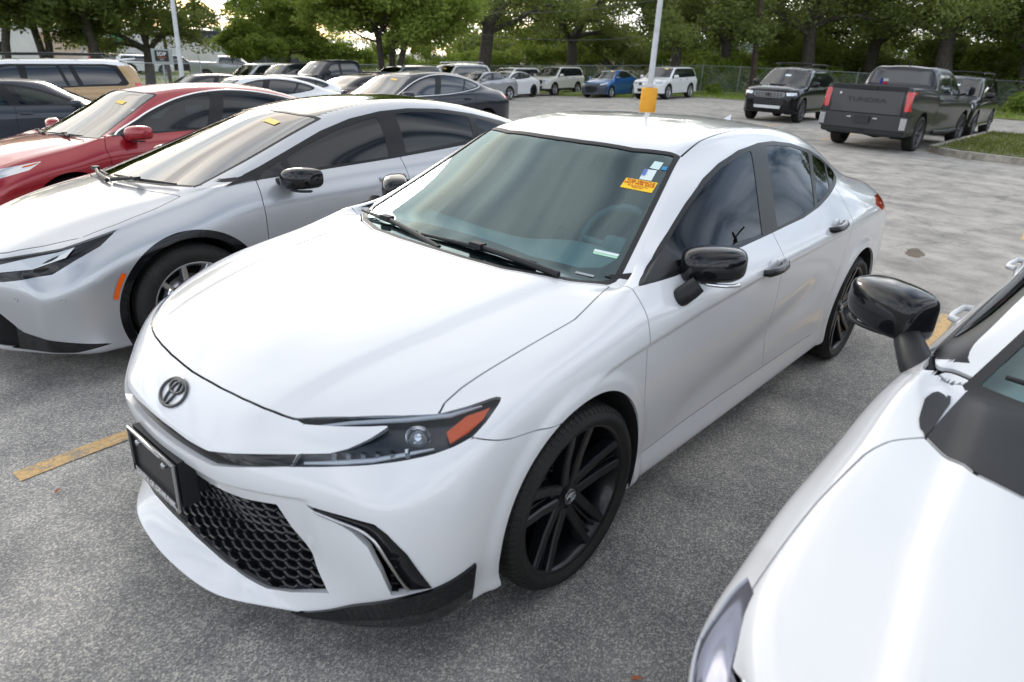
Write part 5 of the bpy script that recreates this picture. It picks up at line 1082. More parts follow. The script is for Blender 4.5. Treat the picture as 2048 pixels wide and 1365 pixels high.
def build_red_sedan():
    red = paint('red_paint', (.32,.006,.014), rough=.28, metal=.25)
    p = sedan(red, level=3, trim_w=.015, ws_mat=glassmat('red_windshield', (.40,.50,.50), (1.0,1.0,1.0), 2.9), glass=glassmat('side_glass_mid', (.12,.16,.18), (.9,.95,1.0), 1.55), chrome_dlo=[(-.48,.997),(-.56,1.040),(-.727,1.112),(-.909,1.195),(-1.098,1.264),(-1.266,1.313),(-1.479,1.353),(-1.725,1.371),(-1.925,1.369),(-2.164,1.347),(-2.441,1.299),(-2.65,1.246),(-2.80,1.188)], chrome_w=.010,
      wipers=[([(-.33,-.62,.985),(-.26,-.40,.992),(-.22,-.10,.995)],[(-.26,-.38,.985),(-.2,-.1,.97)]),([(-.22,-.08,.995),(-.25,.3,.99),(-.30,.55,.985)],[(-.25,.28,.985),(-.22,.45,.97)])])
    p['mirror'] = ((-.62,.975,1.015),(.19,.25,.16),(red, M_PLASTIC, M_PLASTIC),([(-.55,.80,1.0),(-.58,.86,.99),(-.61,.92,.985)],[.024,.03,.026]))
    p['feats'] = [('headlight','dg',dgp([(.78,.50,.70),(.56,.69,.775),(.22,.86,.83),(.34,.88,.77),(.62,.75,.69),(.80,.52,.66)]),pmat('chrome_lamp', (.6,.6,.62), rough=.15, metal=.8, coat=1.0),-.002,.1,2)]+p['feats'][1:]
    car, bv, s, G = make_car('red_sedan', 'red sedan with chrome window line and red mirrors, left of the silver hatchback', 'car', p, NEAR)
    b = MB(); V = []
    for q in ((.40,.868,.79),(.33,.878,.80),(.24,.875,.825),(.36,.84,.80)):
        v = Vector((-1, -1, 0)).normalized(); h = bv.ray_cast(Vector(q)-v*.5, v); V.append(h[0]+h[1]*.003)
    b.add(V, [(0, 1, 2, 3), (3, 2, 1, 0)]); b.build('turn_lamp', M_AMBER, car)
    yellow_tag(car, bv, -.82, .30); b = quad_patch('window_sticker', [(-.50,.22,1.10),(-.44,.22,1.07),(-.44,.29,1.065),(-.50,.29,1.095)], pmat('sticker_white'), car, (.01, 0, .012))
    cabin(car, -.78, .955, .68, -1.55, -2.45, z_seat=.60)
    seat_on(car, -.44, -6.06, R(4.0))
def build_grey_sedan():
    gr = paint('slate_paint', (.035,.042,.055), rough=.3, metal=.4)
    p = sedan(gr, level=3, glass=glassmat('side_glass_teal', (.20,.28,.29), (.9,.95,1.0), 1.5), handle_mat=pmat('handle_dark', (.015,.017,.022), rough=.25, coat=1.0))
    car, bv, s, G = make_car('grey_sedan', 'dark grey sedan parked facing the other way, beyond the red sedan', 'car', p, NEAR)
    cabin(car, -.78, .955, .68, -1.55, -2.45, z_seat=.60)
    seat_on(car, -3.71, -12.94, R(162.9))
def build_tan_suv():
    tan = paint('tan_paint', (.42,.27,.12), rough=.35, metal=.1); wht = paint('roof_white', (.78,.79,.80), rough=.3)
    p = suv(tan, level=3, roof_mat=wht, rails=(-1.15,-3.35,.62,1.90,M_PLASTIC), bars=[-1.6,-2.7],
      panes=[[(-.85,1.235),(-.98,1.34),(-1.12,1.49),(-1.22,1.60),(-1.40,1.65),(-1.54,1.655),(-1.58,1.225)],[(-1.70,1.655),(-2.26,1.655),(-2.38,1.24),(-1.70,1.225)],[(-2.33,1.655),(-2.48,1.655),(-2.60,1.26),(-2.46,1.245)],[(-2.58,1.655),(-3.18,1.655),(-3.36,1.60),(-3.48,1.34),(-3.40,1.285),(-2.72,1.27)]])
    p['glass'] = pmat('suv_dark_glass', (.018,.024,.032), rough=.06, coat=1.0)
    car, bv, s, G = make_car('tan_suv', 'tan off-road SUV with white roof and roof rails, far left', 'suv', p, NEAR)
    b = MB(); b.box((-3.70, 0, 1.80), (.34, 1.22, .03), Matrix.Rotation(.10, 3, 'Y')); b.build('rear_spoiler', wht, car)
    seat_on(car, -1.83, -17.41, R(-13.6))
def build_right_car():
    wh = paint('white_paint_right', (.66,.67,.685), rough=.28)
    p = sedan(wh, level=3, trim_w=.03, ws_mat=M_WS, glass=M_SIDEGL, wheel_style='five', wheel_mat=pmat('wheel_grey', (.2,.2,.21), rough=.35, metal=.7), gap=.0032,
      hood=[(.84,0),(.81,.30),(.76,.52),(.70,.66),(.597,.785),(.519,.812),(.47,.824),(.357,.820),(.237,.814),(.102,.800),(.019,.791),(-.042,.764),(-.088,.708),(-.033,.655),(.031,.588),(.065,.50),(.085,.30),(.095,0)], mirror=((-.66,.99,1.05),(.20,.27,.17),(M_GLOSSBLK, M_PLASTIC, M_PLASTIC),([(-.46,.80,.93),(-.49,.845,.955),(-.56,.89,.985),(-.63,.925,1.005)],[.052,.046,.040,.036])), mirror_yaw=.36, mirror_sq=.72, mirror_wedge=.55)
    p['feats'] = [('headlight','dg',dgp([(.84,.54,.645),(.70,.70,.665),(.597,.792,.668),(.559,.803,.705),(.519,.814,.731),(.479,.819,.752),(.425,.858,.735),(.443,.868,.712),(.492,.872,.680),(.53,.872,.62),(.62,.84,.575),(.74,.72,.56),(.86,.54,.56)]),pmat('lamp_chrome_violet', (.42,.42,.50), rough=.12, metal=.75, coat=1.0),-.004,.2,2)]+p['feats'][1:]+[('cowl_panel','xy',[(.088,0),(.078,.30),(.058,.50),(.024,.586),(-.040,.652),(-.094,.704),(-.36,.690),(-.29,.50),(-.20,.25),(-.17,0)],M_PLASTIC,.002,-.6,.3),('pillar_garnish','xy',[(-.094,.708),(-.12,.726),(-.157,.740),(-.25,.756),(-.30,.745),(-.28,.710)],M_PLASTIC,.004,-.7,.3)]
    def disp(V, N):
        V = V.copy(); x, y, z = V[:, 0], np.abs(V[:, 1]), V[:, 2]; ss = lambda t: np.clip(t, 0, 1)**2*(3-2*np.clip(t, 0, 1))
        yr = np.interp(x, [-.3, .3, .85], [.66, .60, .50]); hm = ss((x+.36)/.12)*ss((.84-x)/.12)*(z > .6)
        V[:, 2] += .018*ss((yr-y+.025)/.05)*hm; return V
    p['disp'] = disp
    car, bv, s, G = make_car('white_car', 'white car with black door mirror, cut off at the right edge', 'car', p, NEAR)
    for sd in (1, -1):
        def onf(x, y, z, off=0.0):
            v = Vector((-1, -sd, -.25)).normalized(); h = bv.ray_cast(Vector((x, y*sd, z))-v*.5, v); return h[0]+h[1]*off
        b = MB(); b.tube([onf(*q, -.02) for q in ((.80,.60,.64),(.68,.72,.66),(.56,.805,.695),(.49,.82,.735))], [.012,.016,.014,.006], 8); b.build('light_guide', M_CHROME, car)
        b = MB(); b.tube([onf(*q, -.025) for q in ((.78,.66,.60),(.66,.78,.61),(.54,.855,.66))], [.012,.016,.008], 8); b.build('light_guide', pmat('lamp_violet', (.35,.34,.42), rough=.15, metal=.8), car)
    wiper(car, [(-.30,-.62,1.045),(-.22,-.30,1.065),(-.18,.05,1.075)], [(-.23,-.30,1.06),(-.12,0.0,1.02),(-.02,.2,.98)], .014)
    wiper(car, [(-.19,.08,1.075),(-.22,.40,1.06),(-.29,.64,1.03)], [(-.22,.38,1.05),(-.10,.55,.99)], .014)
    cabin(car, -.78, .955, .68, -1.55, -2.45, z_seat=.60)
    seat_on(car, .06, 2.485, R(-3.0))
# ------------------------------------------------------------------ cars further back
FAR = 'cars parked further back'
def ptag(car, bv, x, y): return yellow_tag(car, bv, x, y, w=.20, h=.10)
def build_far_cars():
    blk = paint('black_paint', (.004,.0045,.006), rough=.25); wht = paint('white_far', (.74,.745,.75), rough=.3); gm = paint('gunmetal_paint', (.030,.031,.034), rough=.35, metal=.2); navy = paint('dark_slate_paint', (.022,.026,.036), rough=.3, metal=.4); blue = paint('blue_paint', (.012,.12,.36), rough=.28, metal=.3); sil = paint('silver_far', (.40,.41,.43), rough=.3, metal=.5); cream = paint('cream_white', (.66,.64,.58), rough=.3)
    # dark sedan in the row behind
    p = sedan(navy, level=3, chrome_dlo=[(-.48,.997),(-.56,1.040),(-.727,1.112),(-.909,1.195),(-1.098,1.264),(-1.266,1.313),(-1.479,1.353),(-1.725,1.371),(-1.925,1.369),(-2.164,1.347),(-2.441,1.299),(-2.65,1.246),(-2.80,1.188),(-2.82,1.15),(-2.72,1.105),(-2.184,1.037),(-1.526,1.001),(-.60,.990)], chrome_w=.010, ws_mat=glassmat('pale_windshield', (.45,.52,.50), (1,1,1), 3.0), glass=pmat('dusk_glass', (.022,.032,.045), rough=.06, coat=1.0))
    c, bv, s, G = make_car('dark_sedan', 'dark blue-grey sedan with chrome window surround behind the silver hatchback', 'car', p, FAR); yellow_tag(c, bv, -.85, .30, w=.16); seat_on(c, -6.55, -9.25, R(.7), -.17)
    # black off-roader
    def fourby(name, label, x, y, rz):
        p = suv(blk, level=3, wheel_style='six', wheel_mat=pmat('alloy_dark', (.16,.16,.17), rough=.35, metal=.8), rails=(-1.2,-3.3,.64,1.90,M_PLASTIC), bars=[-1.7,-2.9], clad_mat=M_GLOSSBLK, ws_mat=glassmat('suv_windshield', (.42,.50,.48), (1,1,1), 1.9))
        p['feats'] = [('headlight','yz',[(.57,.97),(.84,.99),(.88,.90),(.60,.88)],pmat('lamp_clear', (.60,.64,.70), rough=.1, metal=.4, coat=1.0),.004,.3,2),('front_grille','yz',[(0,.99),(.52,.98),(.53,.86),(.44,.80),(0,.79)],pmat('grille_grey', (.22,.225,.23), rough=.35, metal=.6),-.008,.3,2),('lower_intake','yz',[(0,.75),(.48,.76),(.55,.66),(.50,.58),(0,.58)],M_DKGRILLE,-.02,.3,2),('skid_plate','yz',[(0,.545),(.46,.545),(.44,.455),(0,.455)],pmat('skid_silver', (.60,.61,.62), rough=.35, metal=.8),.012,.3,2)]+p['feats'][3:]
        c, bv, s, G = make_car(name, label, 'suv', p, FAR)
        b = MB()
        for r_ in range(3):
            for q_ in range(-4, 5):
                y_, z_ = q_*.105, .825+r_*.055; h = bv.ray_cast(Vector((3, y_, z_)), Vector((-1, 0, 0)))[0]; b.box(h+Vector((-.004, 0, 0)), (.02, .075, .03))
        b.build('grille_mesh', M_DKGRILLE, c); h = bv.ray_cast(Vector((3, 0, .89)), Vector((-1, 0, 0)))[0]; b = MB(); ellipse_ring(b, 0, 0, .075, .052, .016, frame_matrix(h+Vector((.006, 0, 0)), (0, 1, 0), (0, 0, 1)), 24); b.add(*rounded_box(h, (.02, .10, .06), .9, 6), True); b.build('nose_badge', M_GLOSSBLK, c)
        b = MB(); V = [bv.ray_cast(Vector((xx, yy, 3)), Vector((0, 0, -1)))[0]+Vector((0, 0, .012)) for xx, yy in ((.35,-.22),(.35,.22),(-.10,.20),(-.10,-.20))]; b.add(V+[v+Vector((0, 0, .03)) for v in V], [(4,5,6,7),(0,1,5,4),(1,2,6,5),(2,3,7,6),(3,0,4,7)]); b.build('bonnet_scoop', blk, c)
        ptag(c, bv, -.62, .05).data.materials[0] = pmat('sticker_white', (.72,.80,.80)); cabin(c, -.72, 1.15, .72, -1.4, -2.3, z_seat=.85); seat_on(c, x, y, rz); return c
    fourby('black_suv', 'black off-road SUV with silver skid plate facing the camera, left of the grey pickup', -23.7, -7.95, R(3))
    fourby('black_suv', 'black off-road SUV partly hidden behind the grey pickup', -24.9, -2.95, R(0))
    # grey pickup seen from behind
    p = pickup(gm, level=3, wheel_style='six', wheel_mat=pmat('alloy_dark2', (.13,.13,.14), rough=.35, metal=.8))
    p['feats'] = p['feats']+[('tail_lamp','yz',[(.85,1.36),(.985,1.36),(.985,.95),(.87,.93)],M_RED,.006,-9,-4.55),('bumper','yz',[(0,.82),(1.1,.82),(1.1,.50),(0,.50)],pmat('bumper_grey', (.05,.05,.055), rough=.35, metal=.3),.05,-9,-4.5),('tailgate_top','yz',[(0,1.60),(.85,1.60),(.84,1.36),(0,1.36)],M_PLASTIC,.012,-9,-4.80)]
    c, bv, s, G = make_car('grey_pickup', 'dark grey pickup truck seen from behind with red tail lamps', 'pickup', p, FAR)
    xr = float(G[-1, 5, 0])-.0; hx = bv.ray_cast(Vector((-8, 0, 1.1)), Vector((1, 0, 0)))[0].x
    tgm = paint('tailgate_grey_lit', (.085,.086,.09), rough=.4, metal=.4); b = MB(); b.box((hx-.012, 0, 1.10), (.03, 1.60, .50)); b.build('tailgate', tgm, c)  # gunmetal body paint made lighter here: reflected light put into the tailgate colour
    put(text_mesh('TUNDRA', .165, .004, bold=True), 'tailgate_lettering', pmat('letter_dark', (.022,.022,.024), rough=.4), c, Matrix.Diagonal((1, 1, 1, 1)) @ frame_matrix((hx-.030, 0, 1.13), (0, -1, 0), (0, 0, 1)) @ Matrix.Diagonal((1.32, .82, 1, 1)))
    b = MB(); b.box((hx-.03, 0, 1.40), (.03, .36, .06)); b.build('tailgate_handle', M_PLASTIC, c); b = MB(); b.box((hx-.035, .62, 1.26), (.01, .05, .05)); b.build('badge', M_CHROME, c)
    b = MB(); b.box((hx-.075, 0, .70), (.05, .34, .17)); b.build('plate_recess', M_PLATEBLK, c)
    for sy in (-1, 1):
        b = MB(); b.box((hx-.075, sy*.30, .74), (.03, .10, .03)); b.build('bumper_reflector', M_CHROME, c); b = MB(); b.box((hx-.04, sy*.93, .66), (.10, .13, .26)); b.build('bumper_end', pmat('bumper_chrome', (.45,.46,.48), rough=.25, metal=.8), c)
    b = MB(); b.box((hx+.15, 0, .46), (.25, 1.0, .10)); b.box((hx+.05, 0, .42), (.14, .14, .12)); b.build('hitch', M_PLASTIC, c); b = MB(); b.tube([(-3.70, -.75, .40), (-3.70, 0, .36), (-3.70, .75, .40)], [.05, .14, .05], 10); b.build('rear_axle', M_MATTE, c)
    h = bv.ray_cast(Vector((-6, .38, 1.55)), Vector((1, 0, 0))); q = h[0]+h[1]*.006; e1 = Vector((0, -1, 0)); e2 = h[1].cross(e1)
    if e2.z < 0: e2 = -e2
    st = empty('flag_sticker', (0, 0, 0)); st.parent = c
    for nm, u0, u1, v0, v1, mt in (('blue_field', -.10, -.03, -.07, .07, pmat('flag_blue', (.02,.05,.35), rough=.5)), ('white_bar', -.03, .10, 0, .07, pmat('flag_white', (.75,.75,.75), rough=.5)), ('red_bar', -.03, .10, -.07, 0, pmat('flag_red', (.55,.02,.03), rough=.5))):
        b = MB(); b.add([q+e1*u+e2*v for u, v in ((u0, v0), (u1, v0), (u1, v1), (u0, v1))], [(0, 1, 2, 3), (3, 2, 1, 0)]); b.build(nm, mt, st)
    b = MB(); b.tube([(-2.3, 0, 1.94), (-2.38, 0, 2.06)], [.03, .012], 8); b.build('roof_aerial', gm, c)
    for sy in (-1, 1): b = MB(); b.tube([(-.6, sy*.98, .42), (-1.5, sy*1.04, .40), (-2.7, sy*.98, .42)], .055, 8); b.build('side_step', M_PLASTIC, c)
    seat_on(c, -21.65, -2.80, math.pi-R(3.5))
    # crossovers along the far kerb
    cross = lambda pt, sx, sy, sz, **k: morph(suv(pt, clad=.03, **k), sx, sy, sz)
    def put_far(name, label, cat, p, x, y, rz, tagxy=None):
        c, bv, s, G = make_car(name, label, cat, p, FAR)
        if tagxy: ptag(c, bv, *tagxy)
        seat_on(c, x, y, rz); return c
    p = cross(cream, .97, .95, .93, lower=(.42, M_PLASTIC)); p['wheel_r'] = .36; p['arch_r'] = .41
    put_far('white_crossover', 'cream white crossover with dark lower grille on the grass strip', 'suv', p, -33.6, -26.6, R(6))
    p = cross(wht, .98, .97, .91, chrome_dlo=None); p['wheel_r'] = .37; p['arch_r'] = .42
    p['feats'] = [f for f in p['feats'] if f[0] != 'front_grille']+[('front_grille','yz',[(.10,.86),(.46,.87),(.42,.72),(.12,.74)],M_CHROME,.002,.3,2)]
    put_far('white_crossover', 'white crossover with split chrome grille by the orange pole base', 'suv', p, -33.0, -18.4, R(4), (-.85, .3))
    p = cross(wht, .96, .95, .90); p['wheel_r'] = .36; p['arch_r'] = .41
    put_far('white_crossover', 'white crossover left of the cream one', 'suv', p, -31.2, -28.3, R(4))
    p = sedan(blue); p = morph(p, .95, .96, 1.03); p['wheel_r'] = .31
    p['bumper_mat'] = pmat('blue_grey_bumper', (.045,.055,.075), rough=.4); p['front_split'] = .52
    put_far('blue_hatchback', 'bright blue hatchback with dark bumper, right of the cream crossover', 'car', p, -32.9, -21.9, R(5), (-.95, .3))
    p = sedan(wht); put_far('white_sedan_far', 'white sedan with black wheels behind the dark blue-grey sedan', 'car', dict(p, wheel_mat=pmat('wheel_satin_black')), -28.3, -25.9, R(6))
    # row of trucks at the left
    def truck(name, label, pt, x, y, rz):
        p = pickup(pt, ws_mat=glassmat('suv_windshield', (.42,.50,.48), (1,1,1), 1.9)); c, bv, s, G = make_car(name, label, 'pickup', p, FAR); ptag(c, bv, -.75, .2).data.materials[0] = pmat('sticker_white'); seat_on(c, x, y, rz); return c
    x, y = polar(237.7, 33.0); truck('dark_pickup', 'dark slate pickup facing left, nearest of the dark trucks', navy, x, y, R(2))
    p = suv(navy, roof_mat=navy); x, y = polar(240.3, 35.5); put_far('dark_suv', 'dark SUV left of the dark slate pickup', 'suv', p, x, y, R(2), (-.7, .1))
    p = suv(blk); x, y = polar(242.4, 37.5); put_far('dark_suv', 'pale-roofed SUV furthest left of the dark trucks', 'suv', dict(p, roof_mat=sil, paint=sil), x, y, R(2))
    p = sedan(blk); x, y = polar(234.2, 22.5); put_far('black_sedan', 'black sedan with bright red tail lamp facing away', 'car', p, x-2.6, y-.6, math.pi+R(12))
    p = suv(sil); p = morph(p, .98, .96, .94); p['wheel_r'] = .36; x, y = polar(231.9, 34.5); put_far('silver_suv', 'silver SUV behind the several-stemmed tree', 'suv', p, x, y, R(3))
    p = suv(wht, rails=(-1.2,-3.3,.64,1.88,M_CHROME)); x, y = polar(227.6, 38.5); put_far('pale_suv', 'pale SUV with dark side windows right of the several-stemmed tree', 'suv', p, x, y, R(3), (-.7, .2))
    p = sedan(sil); x, y = polar(234.9, 38.0); put_far('silver_sedan', 'silver sedan between the dark pickup and the silver SUV', 'car', p, x, y, R(3))
    p = sedan(sil); x, y = polar(225.4, 37.0); put_far('grey_sedan_far', 'grey sedan roof left of the far white sedan', 'car', p, x, y, R(3))
    p = sedan(wht); x, y = polar(246.6, 17.6); put_far('white_coupe', 'white sedan roof just behind the tan SUV', 'car', p, x-.3, y, R(-10))
    p = sedan(navy); x, y = polar(247.6, 24.5); put_far('dark_car', 'dark car roof behind the white roof, far left', 'car', p, x, y, R(-5))
    p = sedan(wht); x, y = polar(243.0, 20.5); put_far('white_sedan_far', 'white sedan hood and roof behind the red sedan', 'car', p, x, y, R(0))
    # beyond the fence
    x, y = polar(240.9, 66); p = pickup(sil); put_far('white_pickup', 'pale pickup beyond the fence by the street', 'pickup', p, x, y, R(150))
    x, y = polar(221.2, 66); p = pickup(navy); put_far('blue_pickup', 'dark blue pickup under the oaks beyond the fence', 'pickup', p, x, y, R(30))
    for az, d, pt, rz, lab in ((246.9, 74, wht, 160, 'white car on the far street'), (248.6, 76, paint('far_red', (.30,.02,.02)), 150, 'red car on the far street'), (247.9, 80, navy, 150, 'dark car on the far street'), (245.0, 78, blk, 160, 'black car on the far street right of the pole')):
        x, y = polar(az, d); p = morph(suv(pt), .95, .95, .9); put_far('parked_car', lab, 'car', p, x, y, R(rz))
# ------------------------------------------------------------------ ground materials
def nodes(name):
    m = bpy.data.materials.new(name); m.use_nodes = True; t = m.node_tree; b = t.nodes['Principled BSDF']; return m, t, b
def nd(t, typ, **k):
    n = t.nodes.new(typ)
    for a, v in k.items():
        if a.startswith('i_'): n.inputs[a[2:].replace('_', ' ')].default_value = v
        else: setattr(n, a, v)
    return n
def ramp(t, src, stops):
    r = t.nodes.new('ShaderNodeValToRGB'); e = r.color_ramp.elements
    while len(e) < len(stops): e.new(.5)
    for k, (p_, c) in enumerate(stops): e[k].position = p_; e[k].color = (*c, 1) if len(c) == 3 else c
    t.links.new(src, r.inputs[0]); return r.outputs[0]
def mixc(t, fac, a, b, mode='MIX'):
    m = t.nodes.new('ShaderNodeMix'); m.data_type = 'RGBA'; m.blend_type = mode
    for s, v in (('Factor', fac), ('A', a), ('B', b)):
        i = m.inputs[s] if s == 'Factor' else [q for q in m.inputs if q.name == s and q.type == 'RGBA'][0]
        if hasattr(v, 'links') or hasattr(v, 'is_linked'): t.links.new(v, i)
        else: i.default_value = v if s == 'Factor' else (*v, 1)
    return [o for o in m.outputs if o.type == 'RGBA'][0]
def asphalt_material():
    m, t, b = nodes('asphalt'); tc = nd(t, 'ShaderNodeTexCoord'); P = tc.outputs['Object']
    vo = nd(t, 'ShaderNodeTexVoronoi', feature='F1'); vo.inputs['Scale'].default_value = 180; t.links.new(P, vo.inputs['Vector'])
    sc = nd(t, 'ShaderNodeSeparateColor'); t.links.new(vo.outputs['Color'], sc.inputs[0])
    v2 = nd(t, 'ShaderNodeTexVoronoi', feature='F1'); v2.inputs['Scale'].default_value = 370; t.links.new(P, v2.inputs['Vector']); s2 = nd(t, 'ShaderNodeSeparateColor'); t.links.new(v2.outputs['Color'], s2.inputs[0])
    st1 = ramp(t, sc.outputs[0], [(0, (.050,.052,.058)), (.38, (.11,.113,.12)), (.60, (.26,.255,.245)), (.82, (.52,.495,.45)), (1, (.85,.80,.70))])
    st2 = ramp(t, s2.outputs[0], [(0, (.06,.062,.066)), (.40, (.18,.18,.185)), (.72, (.34,.33,.315)), (1, (.65,.62,.56))])
    stone = mixc(t, .36, st1, st2)
    n1 = nd(t, 'ShaderNodeTexNoise'); n1.inputs['Scale'].default_value = .55; n1.inputs['Detail'].default_value = 6; n1.inputs['Roughness'].default_value = .6; t.links.new(P, n1.inputs['Vector'])
    n2 = nd(t, 'ShaderNodeTexNoise'); n2.inputs['Scale'].default_value = 7; n2.inputs['Detail'].default_value = 5; n2.inputs['Roughness'].default_value = .7; t.links.new(P, n2.inputs['Vector'])
    dust = ramp(t, n1.outputs['Fac'], [(.36, (0, 0, 0)), (.64, (1, 1, 1))])
    sep = nd(t, 'ShaderNodeSeparateXYZ'); t.links.new(P, sep.inputs[0])
    # traffic lane behind the stalls is worn paler
    ad = nd(t, 'ShaderNodeMath', operation='MULTIPLY_ADD'); t.links.new(n1.outputs['Fac'], ad.inputs[0]); ad.inputs[1].default_value = 3.2; t.links.new(sep.outputs[0], ad.inputs[2])
    lane = nd(t, 'ShaderNodeMapRange', interpolation_type='SMOOTHSTEP'); t.links.new(ad.outputs[0], lane.inputs['Value']); lane.inputs['From Min'].default_value = -1.2; lane.inputs['From Max'].default_value = -4.2
    pale = mixc(t, dust, (.20,.20,.205), (.44,.425,.40))
    col = mixc(t, .34, stone, pale)
    lanec = mixc(t, n2.outputs['Fac'], (.31,.297,.275), (.37,.355,.33))
    lf = nd(t, 'ShaderNodeMath', operation='MULTIPLY'); t.links.new(lane.outputs[0], lf.inputs[0]); lf.inputs[1].default_value = .70
    col = mixc(t, lf.outputs[0], col, lanec)
    # dark tyre-worn and oily blotches
    n3 = nd(t, 'ShaderNodeTexNoise'); n3.inputs['Scale'].default_value = .9; n3.inputs['Detail'].default_value = 7; n3.inputs['Roughness'].default_value = .55; n3.inputs['Distortion'].default_value = .8
    mp_ = nd(t, 'ShaderNodeMapping'); mp_.inputs['Location'].default_value = (7.3, 2.1, 0); mp_.inputs['Scale'].default_value = (1.0, .45, 1); t.links.new(P, mp_.inputs[0]); t.links.new(mp_.outputs[0], n3.inputs['Vector'])
    blot = ramp(t, n3.outputs['Fac'], [(.47, (1, 1, 1)), (.66, (.74, .74, .75))])
    col = mixc(t, 1.0, col, blot, 'MULTIPLY')
    n4 = nd(t, 'ShaderNodeTexNoise'); n4.inputs['Scale'].default_value = 2.3; n4.inputs['Detail'].default_value = 9; n4.inputs['Roughness'].default_value = .66; t.links.new(P, n4.inputs['Vector'])
    col = mixc(t, 1.0, col, ramp(t, n4.outputs['Fac'], [(.34, (.88, .87, .865)), (.62, (1.56, 1.52, 1.46))]), 'MULTIPLY')
    # hairline cracks
    vc = nd(t, 'ShaderNodeTexVoronoi', feature='DISTANCE_TO_EDGE'); vc.inputs['Scale'].default_value = .42; wv = nd(t, 'ShaderNodeVectorMath', operation='MULTIPLY_ADD'); nn_ = nd(t, 'ShaderNodeTexNoise'); nn_.inputs['Scale'].default_value = 3.0; nn_.inputs['Detail'].default_value = 6; t.links.new(P, nn_.inputs['Vector']); t.links.new(nn_.outputs['Color'], wv.inputs[0]); wv.inputs[1].default_value = (.5, .5, 0); t.links.new(P, wv.inputs[2]); t.links.new(wv.outputs[0], vc.inputs['Vector'])
    ck = ramp(t, vc.outputs['Distance'], [(0, (.35, .35, .36)), (.006, (1, 1, 1))]); cf = nd(t, 'ShaderNodeMath', operation='MULTIPLY'); t.links.new(lane.outputs[0], cf.inputs[0]); cf.inputs[1].default_value = .45; col = mixc(t, cf.outputs[0], col, mixc(t, 1.0, col, ck, 'MULTIPLY'))
    for (sx, sy, rx, ry, cc) in ((-6.42, .57, .42, .17, (.10,.065,.035)), (-4.9, .9, .12, .05, (.03,.03,.03)), (-7.3, -.3, .9, .5, (.07,.07,.075))):
        mm = nd(t, 'ShaderNodeMapping', vector_type='TEXTURE'); mm.inputs['Location'].default_value = (sx, sy, 0); mm.inputs['Scale'].default_value = (rx, ry, 50); mm.inputs['Rotation'].default_value = (0, 0, .2); t.links.new(P, mm.inputs[0])
        ln = nd(t, 'ShaderNodeVectorMath', operation='LENGTH'); t.links.new(mm.outputs[0], ln.inputs[0])
        nn = nd(t, 'ShaderNodeMath', operation='MULTIPLY_ADD'); t.links.new(n2.outputs['Fac'], nn.inputs[0]); nn.inputs[1].default_value = .9; t.links.new(ln.outputs['Value'], nn.inputs[2])
        f = ramp(t, nn.outputs[0], [(0.0, (.8, .8, .8)), (.95, (.8, .8, .8)), (1.0, (0, 0, 0))]); col = mixc(t, f, col, cc)
    t.links.new(col, b.inputs['Base Color']); b.inputs['Roughness'].default_value = .82; b.inputs['Specular IOR Level'].default_value = .35
    # relief: chippings
    bp = nd(t, 'ShaderNodeBump'); bp.inputs['Strength'].default_value = .55; bp.inputs['Distance'].default_value = .005
    hm = nd(t, 'ShaderNodeMath', operation='MULTIPLY_ADD'); t.links.new(vo.outputs['Distance'], hm.inputs[0]); hm.inputs[1].default_value = -.8; t.links.new(sc.outputs[1], hm.inputs[2])
    t.links.new(hm.outputs[0], bp.inputs['Height']); t.links.new(bp.outputs[0], b.inputs['Normal']); return m
def worn_paint(name, col, under=(.10,.10,.10), lo=.40, hi=.60):
    m, t, b = nodes(name); tc = nd(t, 'ShaderNodeTexCoord'); n = nd(t, 'ShaderNodeTexNoise'); n.inputs['Scale'].default_value = 16; n.inputs['Detail'].default_value = 8; n.inputs['Roughness'].default_value = .72; t.links.new(tc.outputs['Object'], n.inputs['Vector'])
    vo = nd(t, 'ShaderNodeTexVoronoi'); vo.inputs['Scale'].default_value = 105; t.links.new(tc.outputs['Object'], vo.inputs['Vector'])
    f = ramp(t, n.outputs['Fac'], [(lo, (1, 1, 1)), (hi, (0, 0, 0))]); sc = nd(t, 'ShaderNodeSeparateColor'); t.links.new(vo.outputs['Color'], sc.inputs[0])
    pc = mixc(t, sc.outputs[0], tuple(c*.75 for c in col), tuple(min(1, c*1.15) for c in col))
    t.links.new(mixc(t, f, under, pc), b.inputs['Base Color']); b.inputs['Roughness'].default_value = .8
    bp = nd(t, 'ShaderNodeBump'); bp.inputs['Strength'].default_value = .7; bp.inputs['Distance'].default_value = .005; t.links.new(vo.outputs['Distance'], bp.inputs['Height']); bp.invert = True; t.links.new(bp.outputs[0], b.inputs['Normal']); return m
def noisy(name, c1, c2, scale, rough=.85, bump=.4, lo=.35, hi=.65, c3=None):
    m, t, b = nodes(name); tc = nd(t, 'ShaderNodeTexCoord'); n = nd(t, 'ShaderNodeTexNoise'); n.inputs['Scale'].default_value = scale; n.inputs['Detail'].default_value = 8; n.inputs['Roughness'].default_value = .65; t.links.new(tc.outputs['Object'], n.inputs['Vector'])
    st = [(lo, c1), (hi, c2)] if c3 is None else [(lo, c1), ((lo+hi)/2, c2), (hi, c3)]
    t.links.new(ramp(t, n.outputs['Fac'], st), b.inputs['Base Color']); b.inputs['Roughness'].default_value = rough
    bp = nd(t, 'ShaderNodeBump'); bp.inputs['Strength'].default_value = bump; bp.inputs['Distance'].default_value = .02; t.links.new(n.outputs['Fac'], bp.inputs['Height']); t.links.new(bp.outputs[0], b.inputs['Normal']); return m
M_ASPH = asphalt_material(); M_STRIPE = worn_paint('stripe_yellow', (.70,.46,.21), (.30,.28,.24), .50, .64); M_CONC = noisy('concrete', (.24,.215,.175), (.44,.40,.34), 6, bump=.5)
